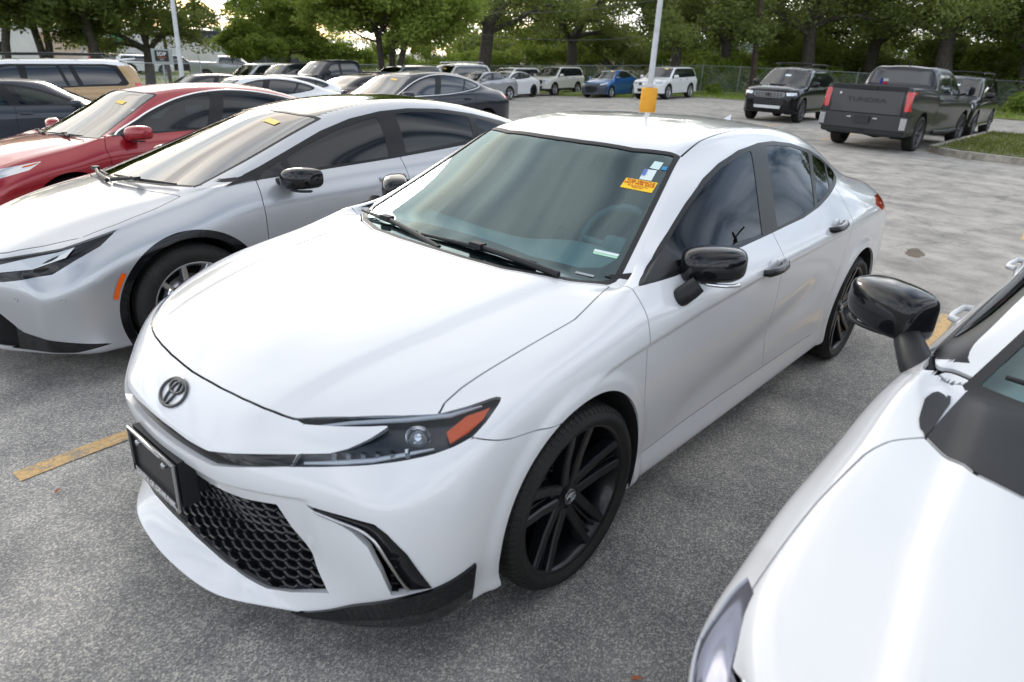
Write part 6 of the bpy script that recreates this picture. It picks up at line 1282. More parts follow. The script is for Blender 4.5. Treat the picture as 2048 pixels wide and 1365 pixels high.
M_GRASSG = noisy('grass_ground', (.055,.065,.018), (.10,.125,.028), 3.0, c3=(.19,.17,.06)); M_DIRT = noisy('verge', (.10,.13,.026), (.17,.22,.04), .8, c3=(.28,.26,.11)); M_BARK = noisy('bark', (.035,.029,.024), (.10,.085,.07), 7, bump=.8)
M_GALV = pmat('galvanised', (.34,.36,.37), rough=.45, metal=.6)
def leaf_material(name, a, b_, c):
    m = bpy.data.materials.new(name); m.use_nodes = True; t = m.node_tree; t.nodes.clear(); o = nd(t, 'ShaderNodeOutputMaterial')
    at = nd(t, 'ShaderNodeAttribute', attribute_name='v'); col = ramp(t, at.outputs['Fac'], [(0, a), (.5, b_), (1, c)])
    d = nd(t, 'ShaderNodeBsdfPrincipled'); d.inputs['Roughness'].default_value = .55; d.inputs['Specular IOR Level'].default_value = .3; tr = nd(t, 'ShaderNodeBsdfTranslucent'); mx = nd(t, 'ShaderNodeMixShader'); mx.inputs[0].default_value = .46
    t.links.new(col, d.inputs['Base Color']); t.links.new(mixc(t, .5, col, (.30,.36,.05)), tr.inputs[0]); t.links.new(d.outputs[0], mx.inputs[1]); t.links.new(tr.outputs[0], mx.inputs[2]); t.links.new(mx.outputs[0], o.inputs[0]); return m
M_LEAFD = leaf_material('oak_leaves', (.060,.085,.022), (.125,.165,.046), (.21,.25,.085))
M_LEAFL = leaf_material('light_leaves', (.11,.16,.024), (.21,.29,.05), (.34,.41,.10))
M_LEAFW = leaf_material('weed_leaves', (.09,.16,.018), (.18,.29,.03), (.32,.40,.08))
def leaves_mesh(C_, N, spread, size, rng, name, flat=.55, droop=0.0):
    """N leaf quads scattered round each clump centre; float attribute v varies their tone by clump and leaf"""
    C_ = np.asarray(C_); k = len(C_); tone = rng.random(k); sp = spread if hasattr(spread, '__len__') else np.full(k, spread)
    idx = np.repeat(np.arange(k), N); n = len(idx); q = rng.normal(size=(n, 3)); q /= np.linalg.norm(q, axis=1, keepdims=True); q *= (rng.random((n, 1))**.45); q[:, 2] *= flat
    P = C_[idx]+q*np.asarray(sp)[idx][:, None]; P[:, 2] -= droop*(q[:, 0]**2+q[:, 1]**2)*np.asarray(sp)[idx]
    a = rng.normal(size=(n, 3)); a[:, 2] *= .6; a /= np.linalg.norm(a, axis=1, keepdims=True); b = np.cross(a, rng.normal(size=(n, 3))); b /= np.linalg.norm(b, axis=1, keepdims=True)
    s = size*(.6+.8*rng.random((n, 1))); V = np.stack([P-a*s, P+b*s*.45, P+a*s, P-b*s*.45], 1).reshape(-1, 3)
    me = bpy.data.meshes.new(name); me.vertices.add(n*4); me.vertices.foreach_set('co', V.ravel()); me.loops.add(n*4); me.loops.foreach_set('vertex_index', np.arange(n*4)); me.polygons.add(n); me.polygons.foreach_set('loop_start', np.arange(n)*4)
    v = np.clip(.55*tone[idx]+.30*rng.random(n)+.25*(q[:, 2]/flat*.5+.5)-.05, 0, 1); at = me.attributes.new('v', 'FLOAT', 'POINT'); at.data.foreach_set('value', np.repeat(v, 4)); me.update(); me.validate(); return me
TREES = {}
def tree_proto(key, seed, H, Rc, zc, tr, limbs, N, size, mat, droop=.3, trunks=1, vert=.62):
    """H total height, Rc crown radius, zc height where limbs part, tr trunk radius"""
    rng = np.random.default_rng(seed); rd = random.Random(seed); tb = MB(); cl = []; sp = []
    for tk in range(trunks):
        a0 = rd.random()*6.28; base = Vector((math.cos(a0)*tr*.7*(trunks > 1), math.sin(a0)*tr*.7*(trunks > 1), -.3)); lean = Vector((rd.uniform(-.12, .12)+math.cos(a0)*.18*(trunks > 1), rd.uniform(-.12, .12)+math.sin(a0)*.18*(trunks > 1), 1))
        pts = [base+lean*(zc+.3)*t+Vector((rd.uniform(-1, 1), rd.uniform(-1, 1), 0))*tr*.35*(t > 0) for t in (0, .12, .35, .65, 1)]
        tb.tube(pts, [tr*1.5, tr*1.12, tr*.98, tr*.9, tr*.85], 10, caps=False); fork = pts[-1]
        for k in range(limbs):
            a = 2*math.pi*(k+rd.uniform(-.3, .3))/limbs+a0; el = rd.uniform(.25, 1.05); L = Rc*rd.uniform(.75, 1.1)
            d = Vector((math.cos(a)*math.cos(el), math.sin(a)*math.cos(el), math.sin(el))); p = fork-Vector((0, 0, rd.uniform(0, .5))); br = [p]
            for s_ in range(5):
                d = (d+Vector((rd.uniform(-.3, .3), rd.uniform(-.3, .3), rd.uniform(-.22, .25)-.06*s_*droop))).normalized(); p = p+d*L/5; br.append(p)
            r0 = tr*rd.uniform(.42, .62)/(trunks**.3); tb.tube(br, [r0, r0*.8, r0*.62, r0*.45, r0*.3, r0*.12], 7, caps=False)
            for s_ in range(2, 6):
                cl.append(br[s_]+Vector((rd.uniform(-.5, .5), rd.uniform(-.5, .5), rd.uniform(.0, .5)))); sp.append(Rc*rd.uniform(.16, .30))
                for w_ in range(2):
                    a2 = a+rd.uniform(-1.3, 1.3); q = [br[s_]]; dd = Vector((math.cos(a2), math.sin(a2), rd.uniform(-.25, .7)))
                    for u in range(3): dd = (dd+Vector((rd.uniform(-.3, .3), rd.uniform(-.3, .3), rd.uniform(-.3, .2)))).normalized(); q.append(q[-1]+dd*L*.13)
                    tb.tube(q, [r0*.26, r0*.2, r0*.13, r0*.05], 5, caps=False); cl.append(q[-1]); sp.append(Rc*rd.uniform(.14, .26)); cl.append(q[2]+Vector((0, 0, .2))); sp.append(Rc*.15)
    # upper crown
    for k in range(int(26*limbs/5)):
        v = Vector((rd.gauss(0, 1), rd.gauss(0, 1), abs(rd.gauss(0, 1)))).normalized(); c_ = Vector((0, 0, zc+(H-zc)*.30)); cl.append(c_+Vector((v.x*Rc*.92, v.y*Rc*.92, v.z*(H-zc)*.62))*rd.uniform(.72, 1.0)); sp.append(Rc*rd.uniform(.16, .28))
    cl = [Vector((c.x, c.y, c.z if c.z > zc*.85 else zc*.85+rd.uniform(0, .8))) for c in cl]
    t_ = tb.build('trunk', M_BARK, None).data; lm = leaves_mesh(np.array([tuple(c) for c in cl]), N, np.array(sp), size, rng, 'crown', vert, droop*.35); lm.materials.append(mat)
    for o in [o for o in COL.objects if o.type == 'MESH' and o.data == t_]: bpy.data.objects.remove(o)
    TREES[key] = (t_, lm)
def tree(key, name, label, x, y, z, s=1.0, rz=0.0, group='trees along the fence', sz=None):
    r = empty(name, (x, y, z), rz, label, 'tree', group); r.scale = (s, s, sz or s); t_, lm = TREES[key]
    link('trunk', t_, None, r); link('crown', lm, None, r); return r
def bush(name, label, x, y, rad, h, seed, mat=None, group='bushes by the fence', N=260, size=.13, cat='bush'):
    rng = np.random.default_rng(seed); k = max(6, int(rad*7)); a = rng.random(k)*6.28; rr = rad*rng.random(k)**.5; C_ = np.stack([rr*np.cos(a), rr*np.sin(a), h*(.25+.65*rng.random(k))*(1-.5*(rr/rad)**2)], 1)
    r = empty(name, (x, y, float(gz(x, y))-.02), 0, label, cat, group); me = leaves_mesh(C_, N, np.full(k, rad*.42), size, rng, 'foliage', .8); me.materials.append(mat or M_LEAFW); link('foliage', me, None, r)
    b = MB()
    for q in C_[:5]: b.tube([(0, 0, 0), (q[0]*.5, q[1]*.5, q[2]*.55), tuple(q)], [.03, .02, .008], 5, caps=False)
    b.build('stem', M_BARK, r); return r

# ------------------------------------------------------------------ ground and markings
def build_ground():
    xs = np.concatenate([np.linspace(-420, -60, 37)[:-1], np.linspace(-60, 12, 97), np.linspace(12, 160, 16)[1:]]); ys = np.concatenate([np.linspace(-420, -50, 38)[:-1], np.linspace(-50, 10, 81), np.linspace(10, 160, 16)[1:]])
    X, Y = np.meshgrid(xs, ys, indexing='ij'); V = np.stack([X, Y, gz(X, Y)], 2).reshape(-1, 3); ny = len(ys); F = [(i*ny+j, (i+1)*ny+j, (i+1)*ny+j+1, i*ny+j+1) for i in range(len(xs)-1) for j in range(ny-1)]
    tag(link('ground', mesh_from(V, F), M_ASPH), 'grey asphalt car park with worn aggregate', None, None, 'structure')
    def stripe(x0, y0, x1, y1, w=.10):
        d = Vector((x1-x0, y1-y0)).normalized(); n = Vector((-d.y, d.x))*w/2; V = []; k = 24; rd = random.Random(int(y0*100)+int(x0))
        for t in range(k+1):
            c_ = Vector((x0+(x1-x0)*t/k, y0+(y1-y0)*t/k)); j1, j2 = rd.uniform(-.004, .004), rd.uniform(-.004, .004)
            for sg, jj in ((1, j1), (-1, j2)): q = c_+n*sg*(1+jj*20); V.append((q.x, q.y, float(gz(q.x, q.y))+.004))
        o = link('stall_line', mesh_from(V, [(2*t, 2*t+1, 2*t+3, 2*t+2) for t in range(k)], False), M_STRIPE); tag(o, None, None, None, 'structure')
    for y0 in (1.47, -1.20, -3.85, -6.45, -9.05, -11.65, 4.05): stripe(1.13, y0+.05, -4.42, y0-.22)
    for y0 in (1.62,): stripe(-8.25, y0-.30, -13.6, y0-.55)
    for y0 in (-1.75, -4.35, -7.0): stripe(-18.2, y0, -22.6, y0-.2, .09)
    # raised island at the right
    isl = [(-17.9,-1.55),(-17.55,-1.05),(-17.45,.3),(-17.3,9.0),(-26.5,9.0),(-26.6,-1.55),(-26.2,-1.85),(-18.3,-1.85)]
    kb = drape('kerb', isl, .15, M_CONC, .6, None, .22); tag(kb, 'pale concrete kerb round the grass island', None, None, 'structure')
    inn = [(-18.1,-1.42),(-17.80,-1.0),(-17.66,.3),(-17.5,8.8),(-26.3,8.8),(-26.4,-1.45),(-26.1,-1.65),(-18.4,-1.65)]
    tag(drape('island_turf', inn, .165, M_GRASSG, .6, None, .03), 'turf on the kerbed island', None, None, 'structure')
    rng = np.random.default_rng(5); n = 9000; x = rng.uniform(-26.2, -17.7, n); y = rng.uniform(-1.6, 6.5, n); ok = poly_sdf(np.stack([x, y], 1), inn) < -.04; x, y = x[ok], y[ok]
    def blades(x, y, z, h, seed, name, mat, label):
        r_ = np.random.default_rng(seed); n = len(x); a = r_.random(n)*6.28; hh = h*(.5+r_.random(n)); w_ = .012+.012*r_.random(n); l = np.stack([np.cos(a), np.sin(a)], 1); ln = r_.normal(size=(n, 2))*.35
        P = np.stack([x, y, z], 1); V = np.stack([np.column_stack([P[:, :2]-l*w_[:, None], P[:, 2]]), np.column_stack([P[:, :2]+l*w_[:, None], P[:, 2]]), np.column_stack([P[:, :2]+ln*hh[:, None], P[:, 2]+hh])], 1).reshape(-1, 3)
        me = bpy.data.meshes.new(name); me.vertices.add(n*3); me.vertices.foreach_set('co', V.ravel()); me.loops.add(n*3); me.loops.foreach_set('vertex_index', np.arange(n*3)); me.polygons.add(n); me.polygons.foreach_set('loop_start', np.arange(n)*3)
        at = me.attributes.new('v', 'FLOAT', 'POINT'); at.data.foreach_set('value', np.repeat(r_.random(n), 3)); me.update(); me.validate(); tag(link(name, me, mat), label, None, None, 'stuff')
    M_GRS = leaf_material('grass_blades', (.07,.085,.02), (.11,.14,.03), (.23,.20,.08))
    blades(x, y, gz(x, y)+.165, .07, 6, 'grass', M_GRS, 'short patchy grass on the kerbed island')
    # far verge beyond the lot, with a pale path
    ring = [polar(a, d) for a, d in ((152,47),(166,44),(180,42),(195,43),(201,41.5),(206,42.5),(209,44),(212,48),(219,49),(228,50),(236,46),(243,38),(250,30),(262,28),(262,230),(245,260),(220,280),(200,280),(180,280),(152,280))]
    tag(drape('verge', ring, .03, M_DIRT, 4.0), 'grass verge beyond the car park', None, None, 'structure')
    for nm, pts, w_ in (('path', [(156,53),(168,51),(180,50),(195,50.5),(203,50.5),(209,52),(216,56),(224,60),(231,62),(237,62),(245,58),(252,56)], 1.1), ('street', [(232,76),(240,70),(248,68),(258,68)], 3.0)):
        P = [Vector(polar(a, d)) for a, d in pts]; L_ = []; R_ = []
        for i, p in enumerate(P):
            d = (P[min(i+1, len(P)-1)]-P[max(i-1, 0)]).normalized(); n_ = Vector((-d.y, d.x)); L_.append(tuple(p+n_*w_)); R_.append(tuple(p-n_*w_))
        tag(drape(nm, L_+R_[::-1], .06, M_CONC if nm == 'path' else noisy('street_asphalt', (.13,.13,.13), (.2,.2,.2), 1.0), 1.0), 'pale concrete path beyond the car park' if nm == 'path' else 'street beyond the far verge', None, None, 'structure')
    gi = [polar(212, 41.5), polar(218, 44.5), polar(217, 50), polar(211.5, 49)]; tag(drape('grass_strip', gi, .16, M_DIRT, .8, None, .2), 'low grass strip between two parked cars', None, None, 'structure')
    rng = np.random.default_rng(9); az = rng.uniform(165, 262, 30000); dd = 41+30*rng.random(30000)**1.5; x = CAM_P.x+dd*np.cos(np.radians(az)); y = CAM_P.y+dd*np.sin(np.radians(az)); ok = poly_sdf(np.stack([x, y], 1), ring) < -.3
    pth = [polar(a, d) for a, d in ((156,53),(168,51),(180,50),(195,50.5),(203,50.5),(209,52),(216,56),(224,60),(231,62),(237,62),(245,58),(252,56))]; ok &= line_sdf(np.stack([x, y], 1), pth) > 1.3
    x, y = x[ok], y[ok]; blades(x, y, gz(x, y)+.03, .30, 10, 'verge_grass', M_LEAFW, 'longer grass and weeds on the far verge')
    # a few fallen leaves near the bumper
    rd = random.Random(4)
    for k, (lx, ly) in enumerate(((1.30,.30),(1.05,-.9),(.2,1.3),(-1.9,1.35),(1.15,.75),(-5.4,.2))):
        o = link('fallen_leaf', mesh_from([(-.02,0,.004),(0,-.008,.009),(.022,0,.006),(0,.009,.010)], [(0,1,2,3)], False), pmat('dry_leaf', (.42,.13,.05), rough=.7)); o.location = (lx, ly, float(gz(lx, ly))+.002); o.rotation_euler = (0, 0, rd.random()*6)
        tag(o, ['small dry orange leaf on the asphalt ahead of the sedan\'s bumper','tiny dry leaf beside the left stall line','tiny dry leaf between the white sedan and the white car','tiny dry leaf by the sedan\'s rear door','tiny dry leaf near the corner spoiler','tiny dry leaf behind the white sedan'][k], 'leaf', 'fallen leaves')

# ------------------------------------------------------------------ fence, poles, signs
def build_fence():
    pts = [polar(a, d) for a, d in ((158,60),(167,60),(175,60),(183,60),(191,57),(199,55),(207,53.5),(213,53.5),(220,53),(227,51),(234,47),(240,42.5),(244.5,36),(250,34),(256,33.5),(262,33.5))]
    root = empty('chain_link_fence', (*pts[0], float(gz(*pts[0]))), 0, 'chain-link fence with galvanised posts along the far side', 'fence')
    P = [Vector((*p, float(gz(*p)))) for p in pts]; inv = root.matrix_world.inverted(); off = -Vector(root.location); H = 1.75; wires = MB(); rails = []
    for a, b in zip(P[:-1], P[1:]):
        n = max(1, round((b-a).length/3.0))
        for k in range(n):
            p, q = a.lerp(b, k/n)+off, a.lerp(b, (k+1)/n)+off
            m = MB(); m.tube([p, p+Vector((0, 0, H+.03))], .035, 8); m.tube([p+Vector((0, 0, H)), p+Vector((.12, .10, H+.32))], .018, 6); m.build('post', M_GALV, root)
            m = MB(); m.tube([p+Vector((0, 0, H)), q+Vector((0, 0, H))], .024, 6); m.build('top_rail', M_GALV, root)
            d = (q-p); L_ = d.length; u = d.normalized(); st = .11
            for j in range(int(L_/st)+1):
                for sg in (1, -1):
                    s0, s1 = j*st, j*st+sg*H; z0, z1 = 0, H
                    if s1 > L_: z1 = (L_-s0); s1 = L_
                    if s1 < 0: z1 = s0; s1 = 0
                    A_, B_ = p+u*s0+Vector((0, 0, z0)), p+u*s1+Vector((0, 0, z1)); w_ = Vector((0, 0, .006)); wires.add([A_-w_, B_-w_, B_+w_, A_+w_], [(0, 1, 2, 3)])
    o = wires.build('wire_mesh', M_GALV, root); o['kind'] = 'stuff'
def light_pole(label, x, y, h, r0, base, cat='light pole'):
    z = float(gz(x, y)); e = empty('light_pole', (x, y, z), 0, label, cat, 'lamp posts in the car park'); b = MB(); b.tube([(0, 0, .1), (0, 0, h)], [r0, r0*.62], 14); b.tube([(0, 0, base+.02), (0, 0, base+.10)], [r0*1.35, r0*1.3], 14); b.build('pole', pmat('pole_white', (.62,.64,.66), rough=.45, var=(3,(.50,.51,.52),.4,.7)), e)
    if base:
        b = MB(); b.lathe([(.0, base), (.27, base), (.30, base-.03), (.305, 0)], (0, 0, 0), 'z', 28); b.build('concrete_base', pmat('base_orange', (.86,.40,.02), rough=.6, var=(5,(.78,.33,.015),.4,.7)), e)
    b = MB()
    for s in (-1, 1): b.box((s*.7, 0, h+.02), (.7, .38, .14)); b.tube([(0, 0, h-.1), (s*.4, 0, h)], .04, 6)
    b.build('lamp_head', M_GALV, e); return e
def utility_pole(label, x, y, h, r0, lean, arms=True):
    z = float(gz(x, y)); e = empty('utility_pole', (x, y, z), 0, label, 'utility pole', 'wooden utility poles'); b = MB(); top = Vector((lean[0], lean[1], h)); b.tube([(0, 0, -.3), tuple(top*.5), tuple(top)], [r0, r0*.85, r0*.7], 12); b.build('pole', noisy('pole_wood_'+str(int(h*10)), (.035,.022,.016), (.085,.055,.04), 5), e)
    if arms:
        b = MB(); b.box(tuple(top-Vector((0, 0, .6))), (2.4, .10, .12), Matrix.Rotation(.9, 3, 'Z')); b.build('cross_arm', M_BARK, e)
    return e
def wire(label, a, b, sag=.5):
    p = [Vector(a).lerp(Vector(b), t)-Vector((0, 0, sag*4*t*(1-t))) for t in np.linspace(0, 1, 13)]; m = MB(); m.tube(p, .018, 4); o = m.build('overhead_wire', pmat('wire', (.08,.085,.09), rough=.5), None); tag(o, label, 'wire', 'overhead wires')
def build_street_furniture():
    x, y = polar(210.75, 27.6); light_pole('white light pole on an orange concrete base behind the white sedan', x, y, 8.5, .115, .90)
    x, y = polar(245.8, 32.0); light_pole('white light pole near the small black sign, far left', x, y, 8.0, .10, .0)
    x, y = polar(203.2, 50.0); utility_pole('dark leaning wooden utility pole beside the black SUV', x, y, 10.5, .20, (-.25, -.9), False)
    x, y = polar(246.6, 60.0); utility_pole('thin wooden utility pole beyond the left fence', x, y, 10.0, .13, (.1, .1))
    x, y = polar(246.9, 33.2); z = float(gz(x, y)); e = empty('dealer_sign', (x, y, z), R(246.9-180), 'small black sign with white letters hung on the fence, far left', 'sign')
    MB().box((.05, 0, 2.0), (.03, .78, .58)).build('backing', pmat('sign_grey', (.35,.38,.38), rough=.6), e); MB().box((.08, -.02, 2.03), (.02, .50, .40)).build('panel', pmat('sign_black', (.012,.012,.013), rough=.5), e)
    put(text_mesh('SDP', .20, .003, bold=True), 'lettering', pmat('white_print', (.75,.75,.75), rough=.5), e, frame_matrix((.095, -.02, 2.10), (0, 1, 0), (0, 0, 1))); put(text_mesh('PARKING', .07, .003, bold=True), 'lettering', pmat('print_orange', (.55,.18,.05), rough=.5), e, frame_matrix((.095, -.02, 1.97), (0, 1, 0), (0, 0, 1))); put(text_mesh('ONLY', .06, .003, bold=True), 'lettering', pmat('white_print'), e, frame_matrix((.095, -.02, 1.89), (0, 1, 0), (0, 0, 1)))
    MB().tube([(0, 0, 0), (0, 0, 2.4)], .04, 8).build('post', M_GALV, e)
    a, b = polar(226, 46), polar(209, 47)
    wire('upper thin overhead wire crossing the oak crown', (*a, 4.05), (*b, 5.6)); wire('lower thin overhead wire crossing the oak crown', (*a, 2.9), (*b, 3.5))
    # orange roadside sign far behind the light green tree
    x, y = polar(228.9, 72); z = float(gz(x, y)); e = empty('orange_sign', (x, y, z), R(48.9), 'bright orange square sign on legs beyond the fence', 'sign'); MB().box((0, 0, 3.4), (.06, 1.15, 1.15)).build('panel', pmat('sign_orange', (.85,.16,.02), rough=.5), e)
    for s in (-1, 1): MB().tube([(0, s*.4, 0), (0, s*.4, 2.9)], .05, 6).build('leg', M_GALV, e)

# ------------------------------------------------------------------ buildings
def building(name, label, az, d, w_, dp, h, rot, wall, roofm, items, roof='flat', z=None):
    x, y = polar(az, d); zz = float(gz(x, y)) if z is None else z; e = empty(name, (x, y, zz-.2), R(az+180)+rot, label, 'building')
    MB().box((-dp/2, 0, h/2), (dp, w_, h)).build('wall', wall, e)
    if roof == 'flat': MB().box((-dp/2, 0, h+.12), (dp+.3, w_+.3, .24)).build('roof', roofm, e)
    else:
        m = MB(); o = .6; m.add([(o, -w_/2-o, h), (o, w_/2+o, h), (-dp-o, w_/2+o, h), (-dp-o, -w_/2-o, h), (-dp/2, -w_/2+1.5, h+1.6), (-dp/2, w_/2-1.5, h+1.6)], [(0, 1, 5, 4), (1, 2, 5), (2, 3, 4, 5), (3, 0, 4), (3, 2, 1, 0)]); m.build('roof', roofm, e); MB().box((o, 0, h-.05), (.06, w_+2*o, .22)).build('fascia_board', pmat('trim_white', (.62,.62,.60), rough=.6), e)
    for (nm, yy, zb, ww, hh, mt) in items: MB().box((.03, yy, zb+hh/2), (.10, ww, hh)).build(nm, mt, e)
    return e
def build_buildings():
    wht = noisy('white_wall', (.60,.585,.57), (.72,.70,.68), .7, bump=.1); beige = noisy('beige_wall', (.42,.36,.28), (.50,.44,.35), .6, bump=.1); stain = noisy('stained_wall', (.50,.33,.22), (.70,.62,.55), .5, bump=.1); dk = pmat('dark_roof', (.06,.075,.09), rough=.7); win = M_FARGL
    building('white_warehouse', 'long white warehouse behind the left trees', 253.0, 82, 21, 10, 3.7, .10, wht, pmat('roof_white_far', (.55,.55,.55), rough=.7), [('door', 3.0, .2, 1.3, 2.6, pmat('door_rust', (.55,.14,.03), rough=.6)), ('sign_board', 5.2, 2.4, 1.3, 1.0, pmat('sign_teal', (.06,.32,.24), rough=.5)), ('door', 8.0, .2, 1.0, 2.1, pmat('door_blue', (.25,.32,.45), rough=.6)), ('window', -4.5, 1.3, .9, 1.0, win), ('window', -7.5, 1.3, .9, 1.0, win), ('wall_stain_panel', .2, .0, 3.2, 3.5, stain)])
    building('white_shed', 'low white shed with dark roof left of the light pole', 246.8, 96, 14, 8, 3.2, .0, wht, dk, [('shutter', 0, .1, 3.0, 2.6, pmat('shutter_grey', (.35,.36,.38), rough=.6))])
    building('dark_shop', 'dark shop front with a red sign beyond the street', 241.5, 100, 20, 8, 4.2, .0, pmat('shop_dark', (.05,.055,.065), rough=.7), dk, [('shop_sign', 4.0, 2.6, 3.2, 1.2, pmat('sign_red', (.70,.06,.02), rough=.5)), ('shop_sign', -2.0, 2.5, 2.8, 1.0, pmat('sign_blue', (.03,.10,.42), rough=.5)), ('window', 0, .6, 2.4, 1.6, win)])
    building('beige_house', 'beige house with white eaves under the oaks', 217.2, 84, 11, 8, 2.7, .05, beige, pmat('roof_grey_far', (.20,.23,.25), rough=.8), [('window', -2.0, 1.0, 1.2, 1.1, win), ('window', 2.6, 1.0, 1.2, 1.1, win)], 'hip')
    building('tan_house', 'tan house half hidden behind the weeping oak', 211.2, 82, 9, 8, 2.7, .0, beige, pmat('roof_brown', (.16,.12,.10), rough=.8), [('window', 1.5, 1.0, 1.2, 1.1, win)], 'hip')
    building('brick_house', 'small house with white door behind the weeds', 204.8, 78, 8, 8, 2.7, .0, pmat('brick_dull', (.20,.12,.09), rough=.9), dk, [('door', 1.6, .2, .9, 2.0, pmat('trim_white')), ('window', -.4, .9, .9, 1.2, pmat('pane_pale', (.45,.48,.50), rough=.2))], 'hip')

# ------------------------------------------------------------------ trees
def build_trees():
    tree_proto('oakA', 11, 11.5, 5.4, 3.7, .42, 6, 130, .115, M_LEAFD, .8); tree_proto('oakB', 23, 12.5, 6.0, 4.4, .50, 7, 125, .115, M_LEAFD, .9); tree_proto('oakC', 37, 10.5, 4.8, 3.2, .34, 6, 150, .11, M_LEAFD, 1.1)
    tree_proto('lightA', 51, 9.5, 4.4, 3.5, .19, 6, 200, .12, M_LEAFL, .25, trunks=3); tree_proto('lightB', 67, 9.0, 4.0, 2.8, .22, 6, 240, .12, M_LEAFL, .4, trunks=2)
    tree_proto('oakD', 91, 9.5, 5.0, 1.7, .30, 7, 150, .12, M_LEAFD, 1.0); tree_proto('oakE', 97, 9.0, 4.6, 1.9, .28, 6, 160, .12, M_LEAFL, .8)
    tree_proto('leftA', 81, 10.0, 3.9, 4.0, .20, 7, 170, .115, M_LEAFD, .15, trunks=2)
    L = [('leftA','leafy tree over the tan SUV, leftmost trunk',256.5,44,1.0,.3), ('leftA','leafy tree over the tan SUV, second trunk from the left',253.6,45,.95,1.9), ('leftA','leafy tree in front of the white warehouse, third trunk from the left',250.4,44,1.08,3.6), ('oakC','leafy tree left of the far light pole',247.9,46,.80,5.0),
         ('lightB','yellow-green tree right of the far light pole',238.6,50,.92,.5), ('lightA','bright green several-stemmed tree among the parked pickups',231.0,38.5,.92,2.2), ('oakB','thick grey oak trunk in the middle with sky showing through its crown',223.9,51.5,.98,1.0), ('oakA','oak over the white crossover and the beige house',216.9,60,1.05,3.0),
         ('oakC','weeping oak behind the orange-based light pole',209.2,50.5,1.05,.4), ('oakA','spreading oak left of the leaning utility pole',205.5,57,1.0,2.6), ('oakB','spreading oak behind the black SUV',199.5,57,1.0,5.2), ('oakA','oak behind the grey pickup',195.4,62,1.12,4.1), ('oakB','heavy oak with a forked trunk at the right edge',190.9,57,1.08,3.9), ('oakC','oak at the far right corner',186.2,60,1.2,2.0)]
    for key, lab, az, d, s, rz in L:
        x, y = polar(az, d); tree(key, 'oak_tree' if key.startswith('oak') else 'tree', lab, x, y, float(gz(x, y)), s, rz)
    # second rank
    B_ = [('oakA',260.5,96,1.1,1),('oakB',251.5,130,1.0,2),('lightB',243.0,110,.6,3),('oakE',236.2,74,.75,4),('oakE',233.0,62,.7,.5),('oakE',228.0,70,.75,2.5),('oakE',220.5,66,1.0,1.5),('oakD',213.5,70,1.05,3.5),('oakE',207.0,68,1.0,5.5),('oakE',202.3,64,1.0,.9),('oakD',197.4,70,1.1,2.2),('oakD',193.2,68,1.0,4.6),('oakE',188.5,68,1.1,5.9),('oakD',184.5,66,1.15,.2)]
    N_ = ['the warehouse','the white shed','the far light pole','the shop signs','the parked pickups','the orange sign','the thick grey oak','the beige house','the tan house','the leaning utility pole','the black SUV','the grey pickup','the heavy forked oak','the right edge']
    for (key, az, d, s, rz), nm in zip(B_, N_):
        x, y = polar(az, d); tree(key, 'background_tree', 'tree in the second rank behind '+nm, x, y, float(gz(x, y)), s, rz, 'trees behind the fence')
    for i, (az, d, r_, h, lab) in enumerate(((206.8,56,2.2,2.0,'bright weeds behind the fence left of the utility pole'),(204.3,57,2.4,2.2,'bright weeds behind the fence by the utility pole'),(201.5,58,1.6,1.5,'low weeds behind the black SUV'),(197.5,60,2.0,1.8,'weeds between black SUV and grey pickup'),(187.4,62,3.0,2.4,'large bright bush at the right edge'),(209.8,49,.9,.9,'small shrub by the weeping oak'),(207.9,48.5,.6,.9,'small dry shrub on the verge'),(205.9,48,.5,.8,'thin shrub on the verge'),(202.6,47.5,.7,.9,'shrub at the foot of the utility pole'),(225.5,58,2.0,1.5,'bush right of the orange sign'),(229.8,57,2.0,1.7,'bush below the orange sign'),(233.0,52,1.6,1.3,'bush behind the parked pickups'),(236.5,52,1.8,1.6,'dark bush behind the fence, left of centre'),(220.0,58,2.2,1.4,'bush behind the middle of the fence'),(214.5,62,2.5,1.4,'hedge in front of the beige house'),(211.0,60,2.2,1.4,'hedge in front of the tan house'),(190.0,49,1.2,.9,'low bush behind the second black SUV'),(185.6,50,1.6,1.1,'low bush at the far right corner'))):
        x, y = polar(az, d); bush('bush', lab, x, y, r_, h, 100+i, M_LEAFW if i in (0,1,2,3,4,10) else (M_LEAFD if i in (12,14,15) else M_LEAFL))
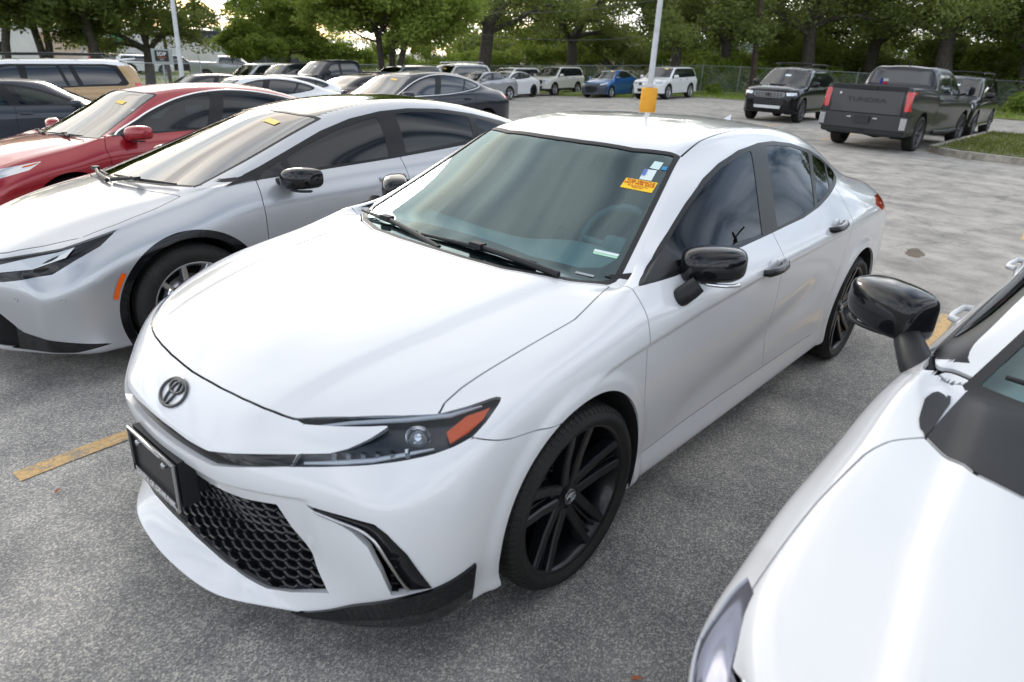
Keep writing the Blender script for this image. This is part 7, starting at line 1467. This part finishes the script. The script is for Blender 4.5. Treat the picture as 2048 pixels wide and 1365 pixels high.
    for key, az, d, s, rz, lab in (('oakB',181.0,58,1.0,.7,'first oak past the right edge of the lot'),('oakA',176.5,60,1.05,2.9,'second oak past the right edge of the lot'),('oakD',172.5,57,1.0,4.4,'low oak past the right edge of the lot'),('oakB',167.5,61,1.0,1.2,'tall oak near the end of the fence'),('oakD',163.0,58,.9,3.3,'low oak near the end of the fence')):
        x, y = polar(az, d); tree(key, 'oak_tree', lab, x, y, float(gz(x, y)), s, rz)
    # woods that close the view
    rng = np.random.default_rng(77); n = 1700; az = rng.uniform(158, 226, n); d = rng.uniform(88, 112, n); z = rng.uniform(-.5, 5.6, n)*np.where(rng.random(n) < .5, .7, 1)*np.where(az > 226, .6, 1); C_ = np.stack([CAM_P.x+d*np.cos(np.radians(az)), CAM_P.y+d*np.sin(np.radians(az)), z-1], 1)
    me = leaves_mesh(C_, 90, np.full(n, 2.2), .34, rng, 'far_woods', .75); me.materials.append(M_LEAFD); tag(link('far_woods', me), 'dark green woods far behind the houses', None, None, 'stuff')
    # across the lot, behind the photographer: mirrored in the windows
    for (x, y, key, s, lab) in ((-44,19,'oakA',.62,'oak reflected in the rear door window'),(-36,17,'oakC',.42,'small oak reflected low in the front window'),(-52,26,'oakB',.55,'tall oak reflected in the rear quarter'),(-31,15.5,'oakC',.36,'shrubby oak reflected below the mirror'),(-60,22,'oakA',.6,'distant oak out of frame to the right'),(-40,28,'oakB',.5,'wide oak out of frame to the right'),(-24,20,'oakC',.45,'oak out of frame beside the mirrored utility pole'),(-10,30,'oakA',.6,'oak across the lot behind the white car'),(4,32,'oakB',.55,'oak behind the photographer')):
        tree(key, 'tree', lab, x, y, 0, s, x, 'trees behind the camera')
    utility_pole('wooden utility pole mirrored in the side windows', -30, 13.0, 8.5, .15, (.1, .1))
# ------------------------------------------------------------------ assemble
build_ground(); build_buildings(); build_trees(); build_fence(); build_street_furniture()
build_hero(); build_silver_hatch(); build_red_sedan(); build_grey_sedan(); build_tan_suv(); build_right_car(); build_far_cars()
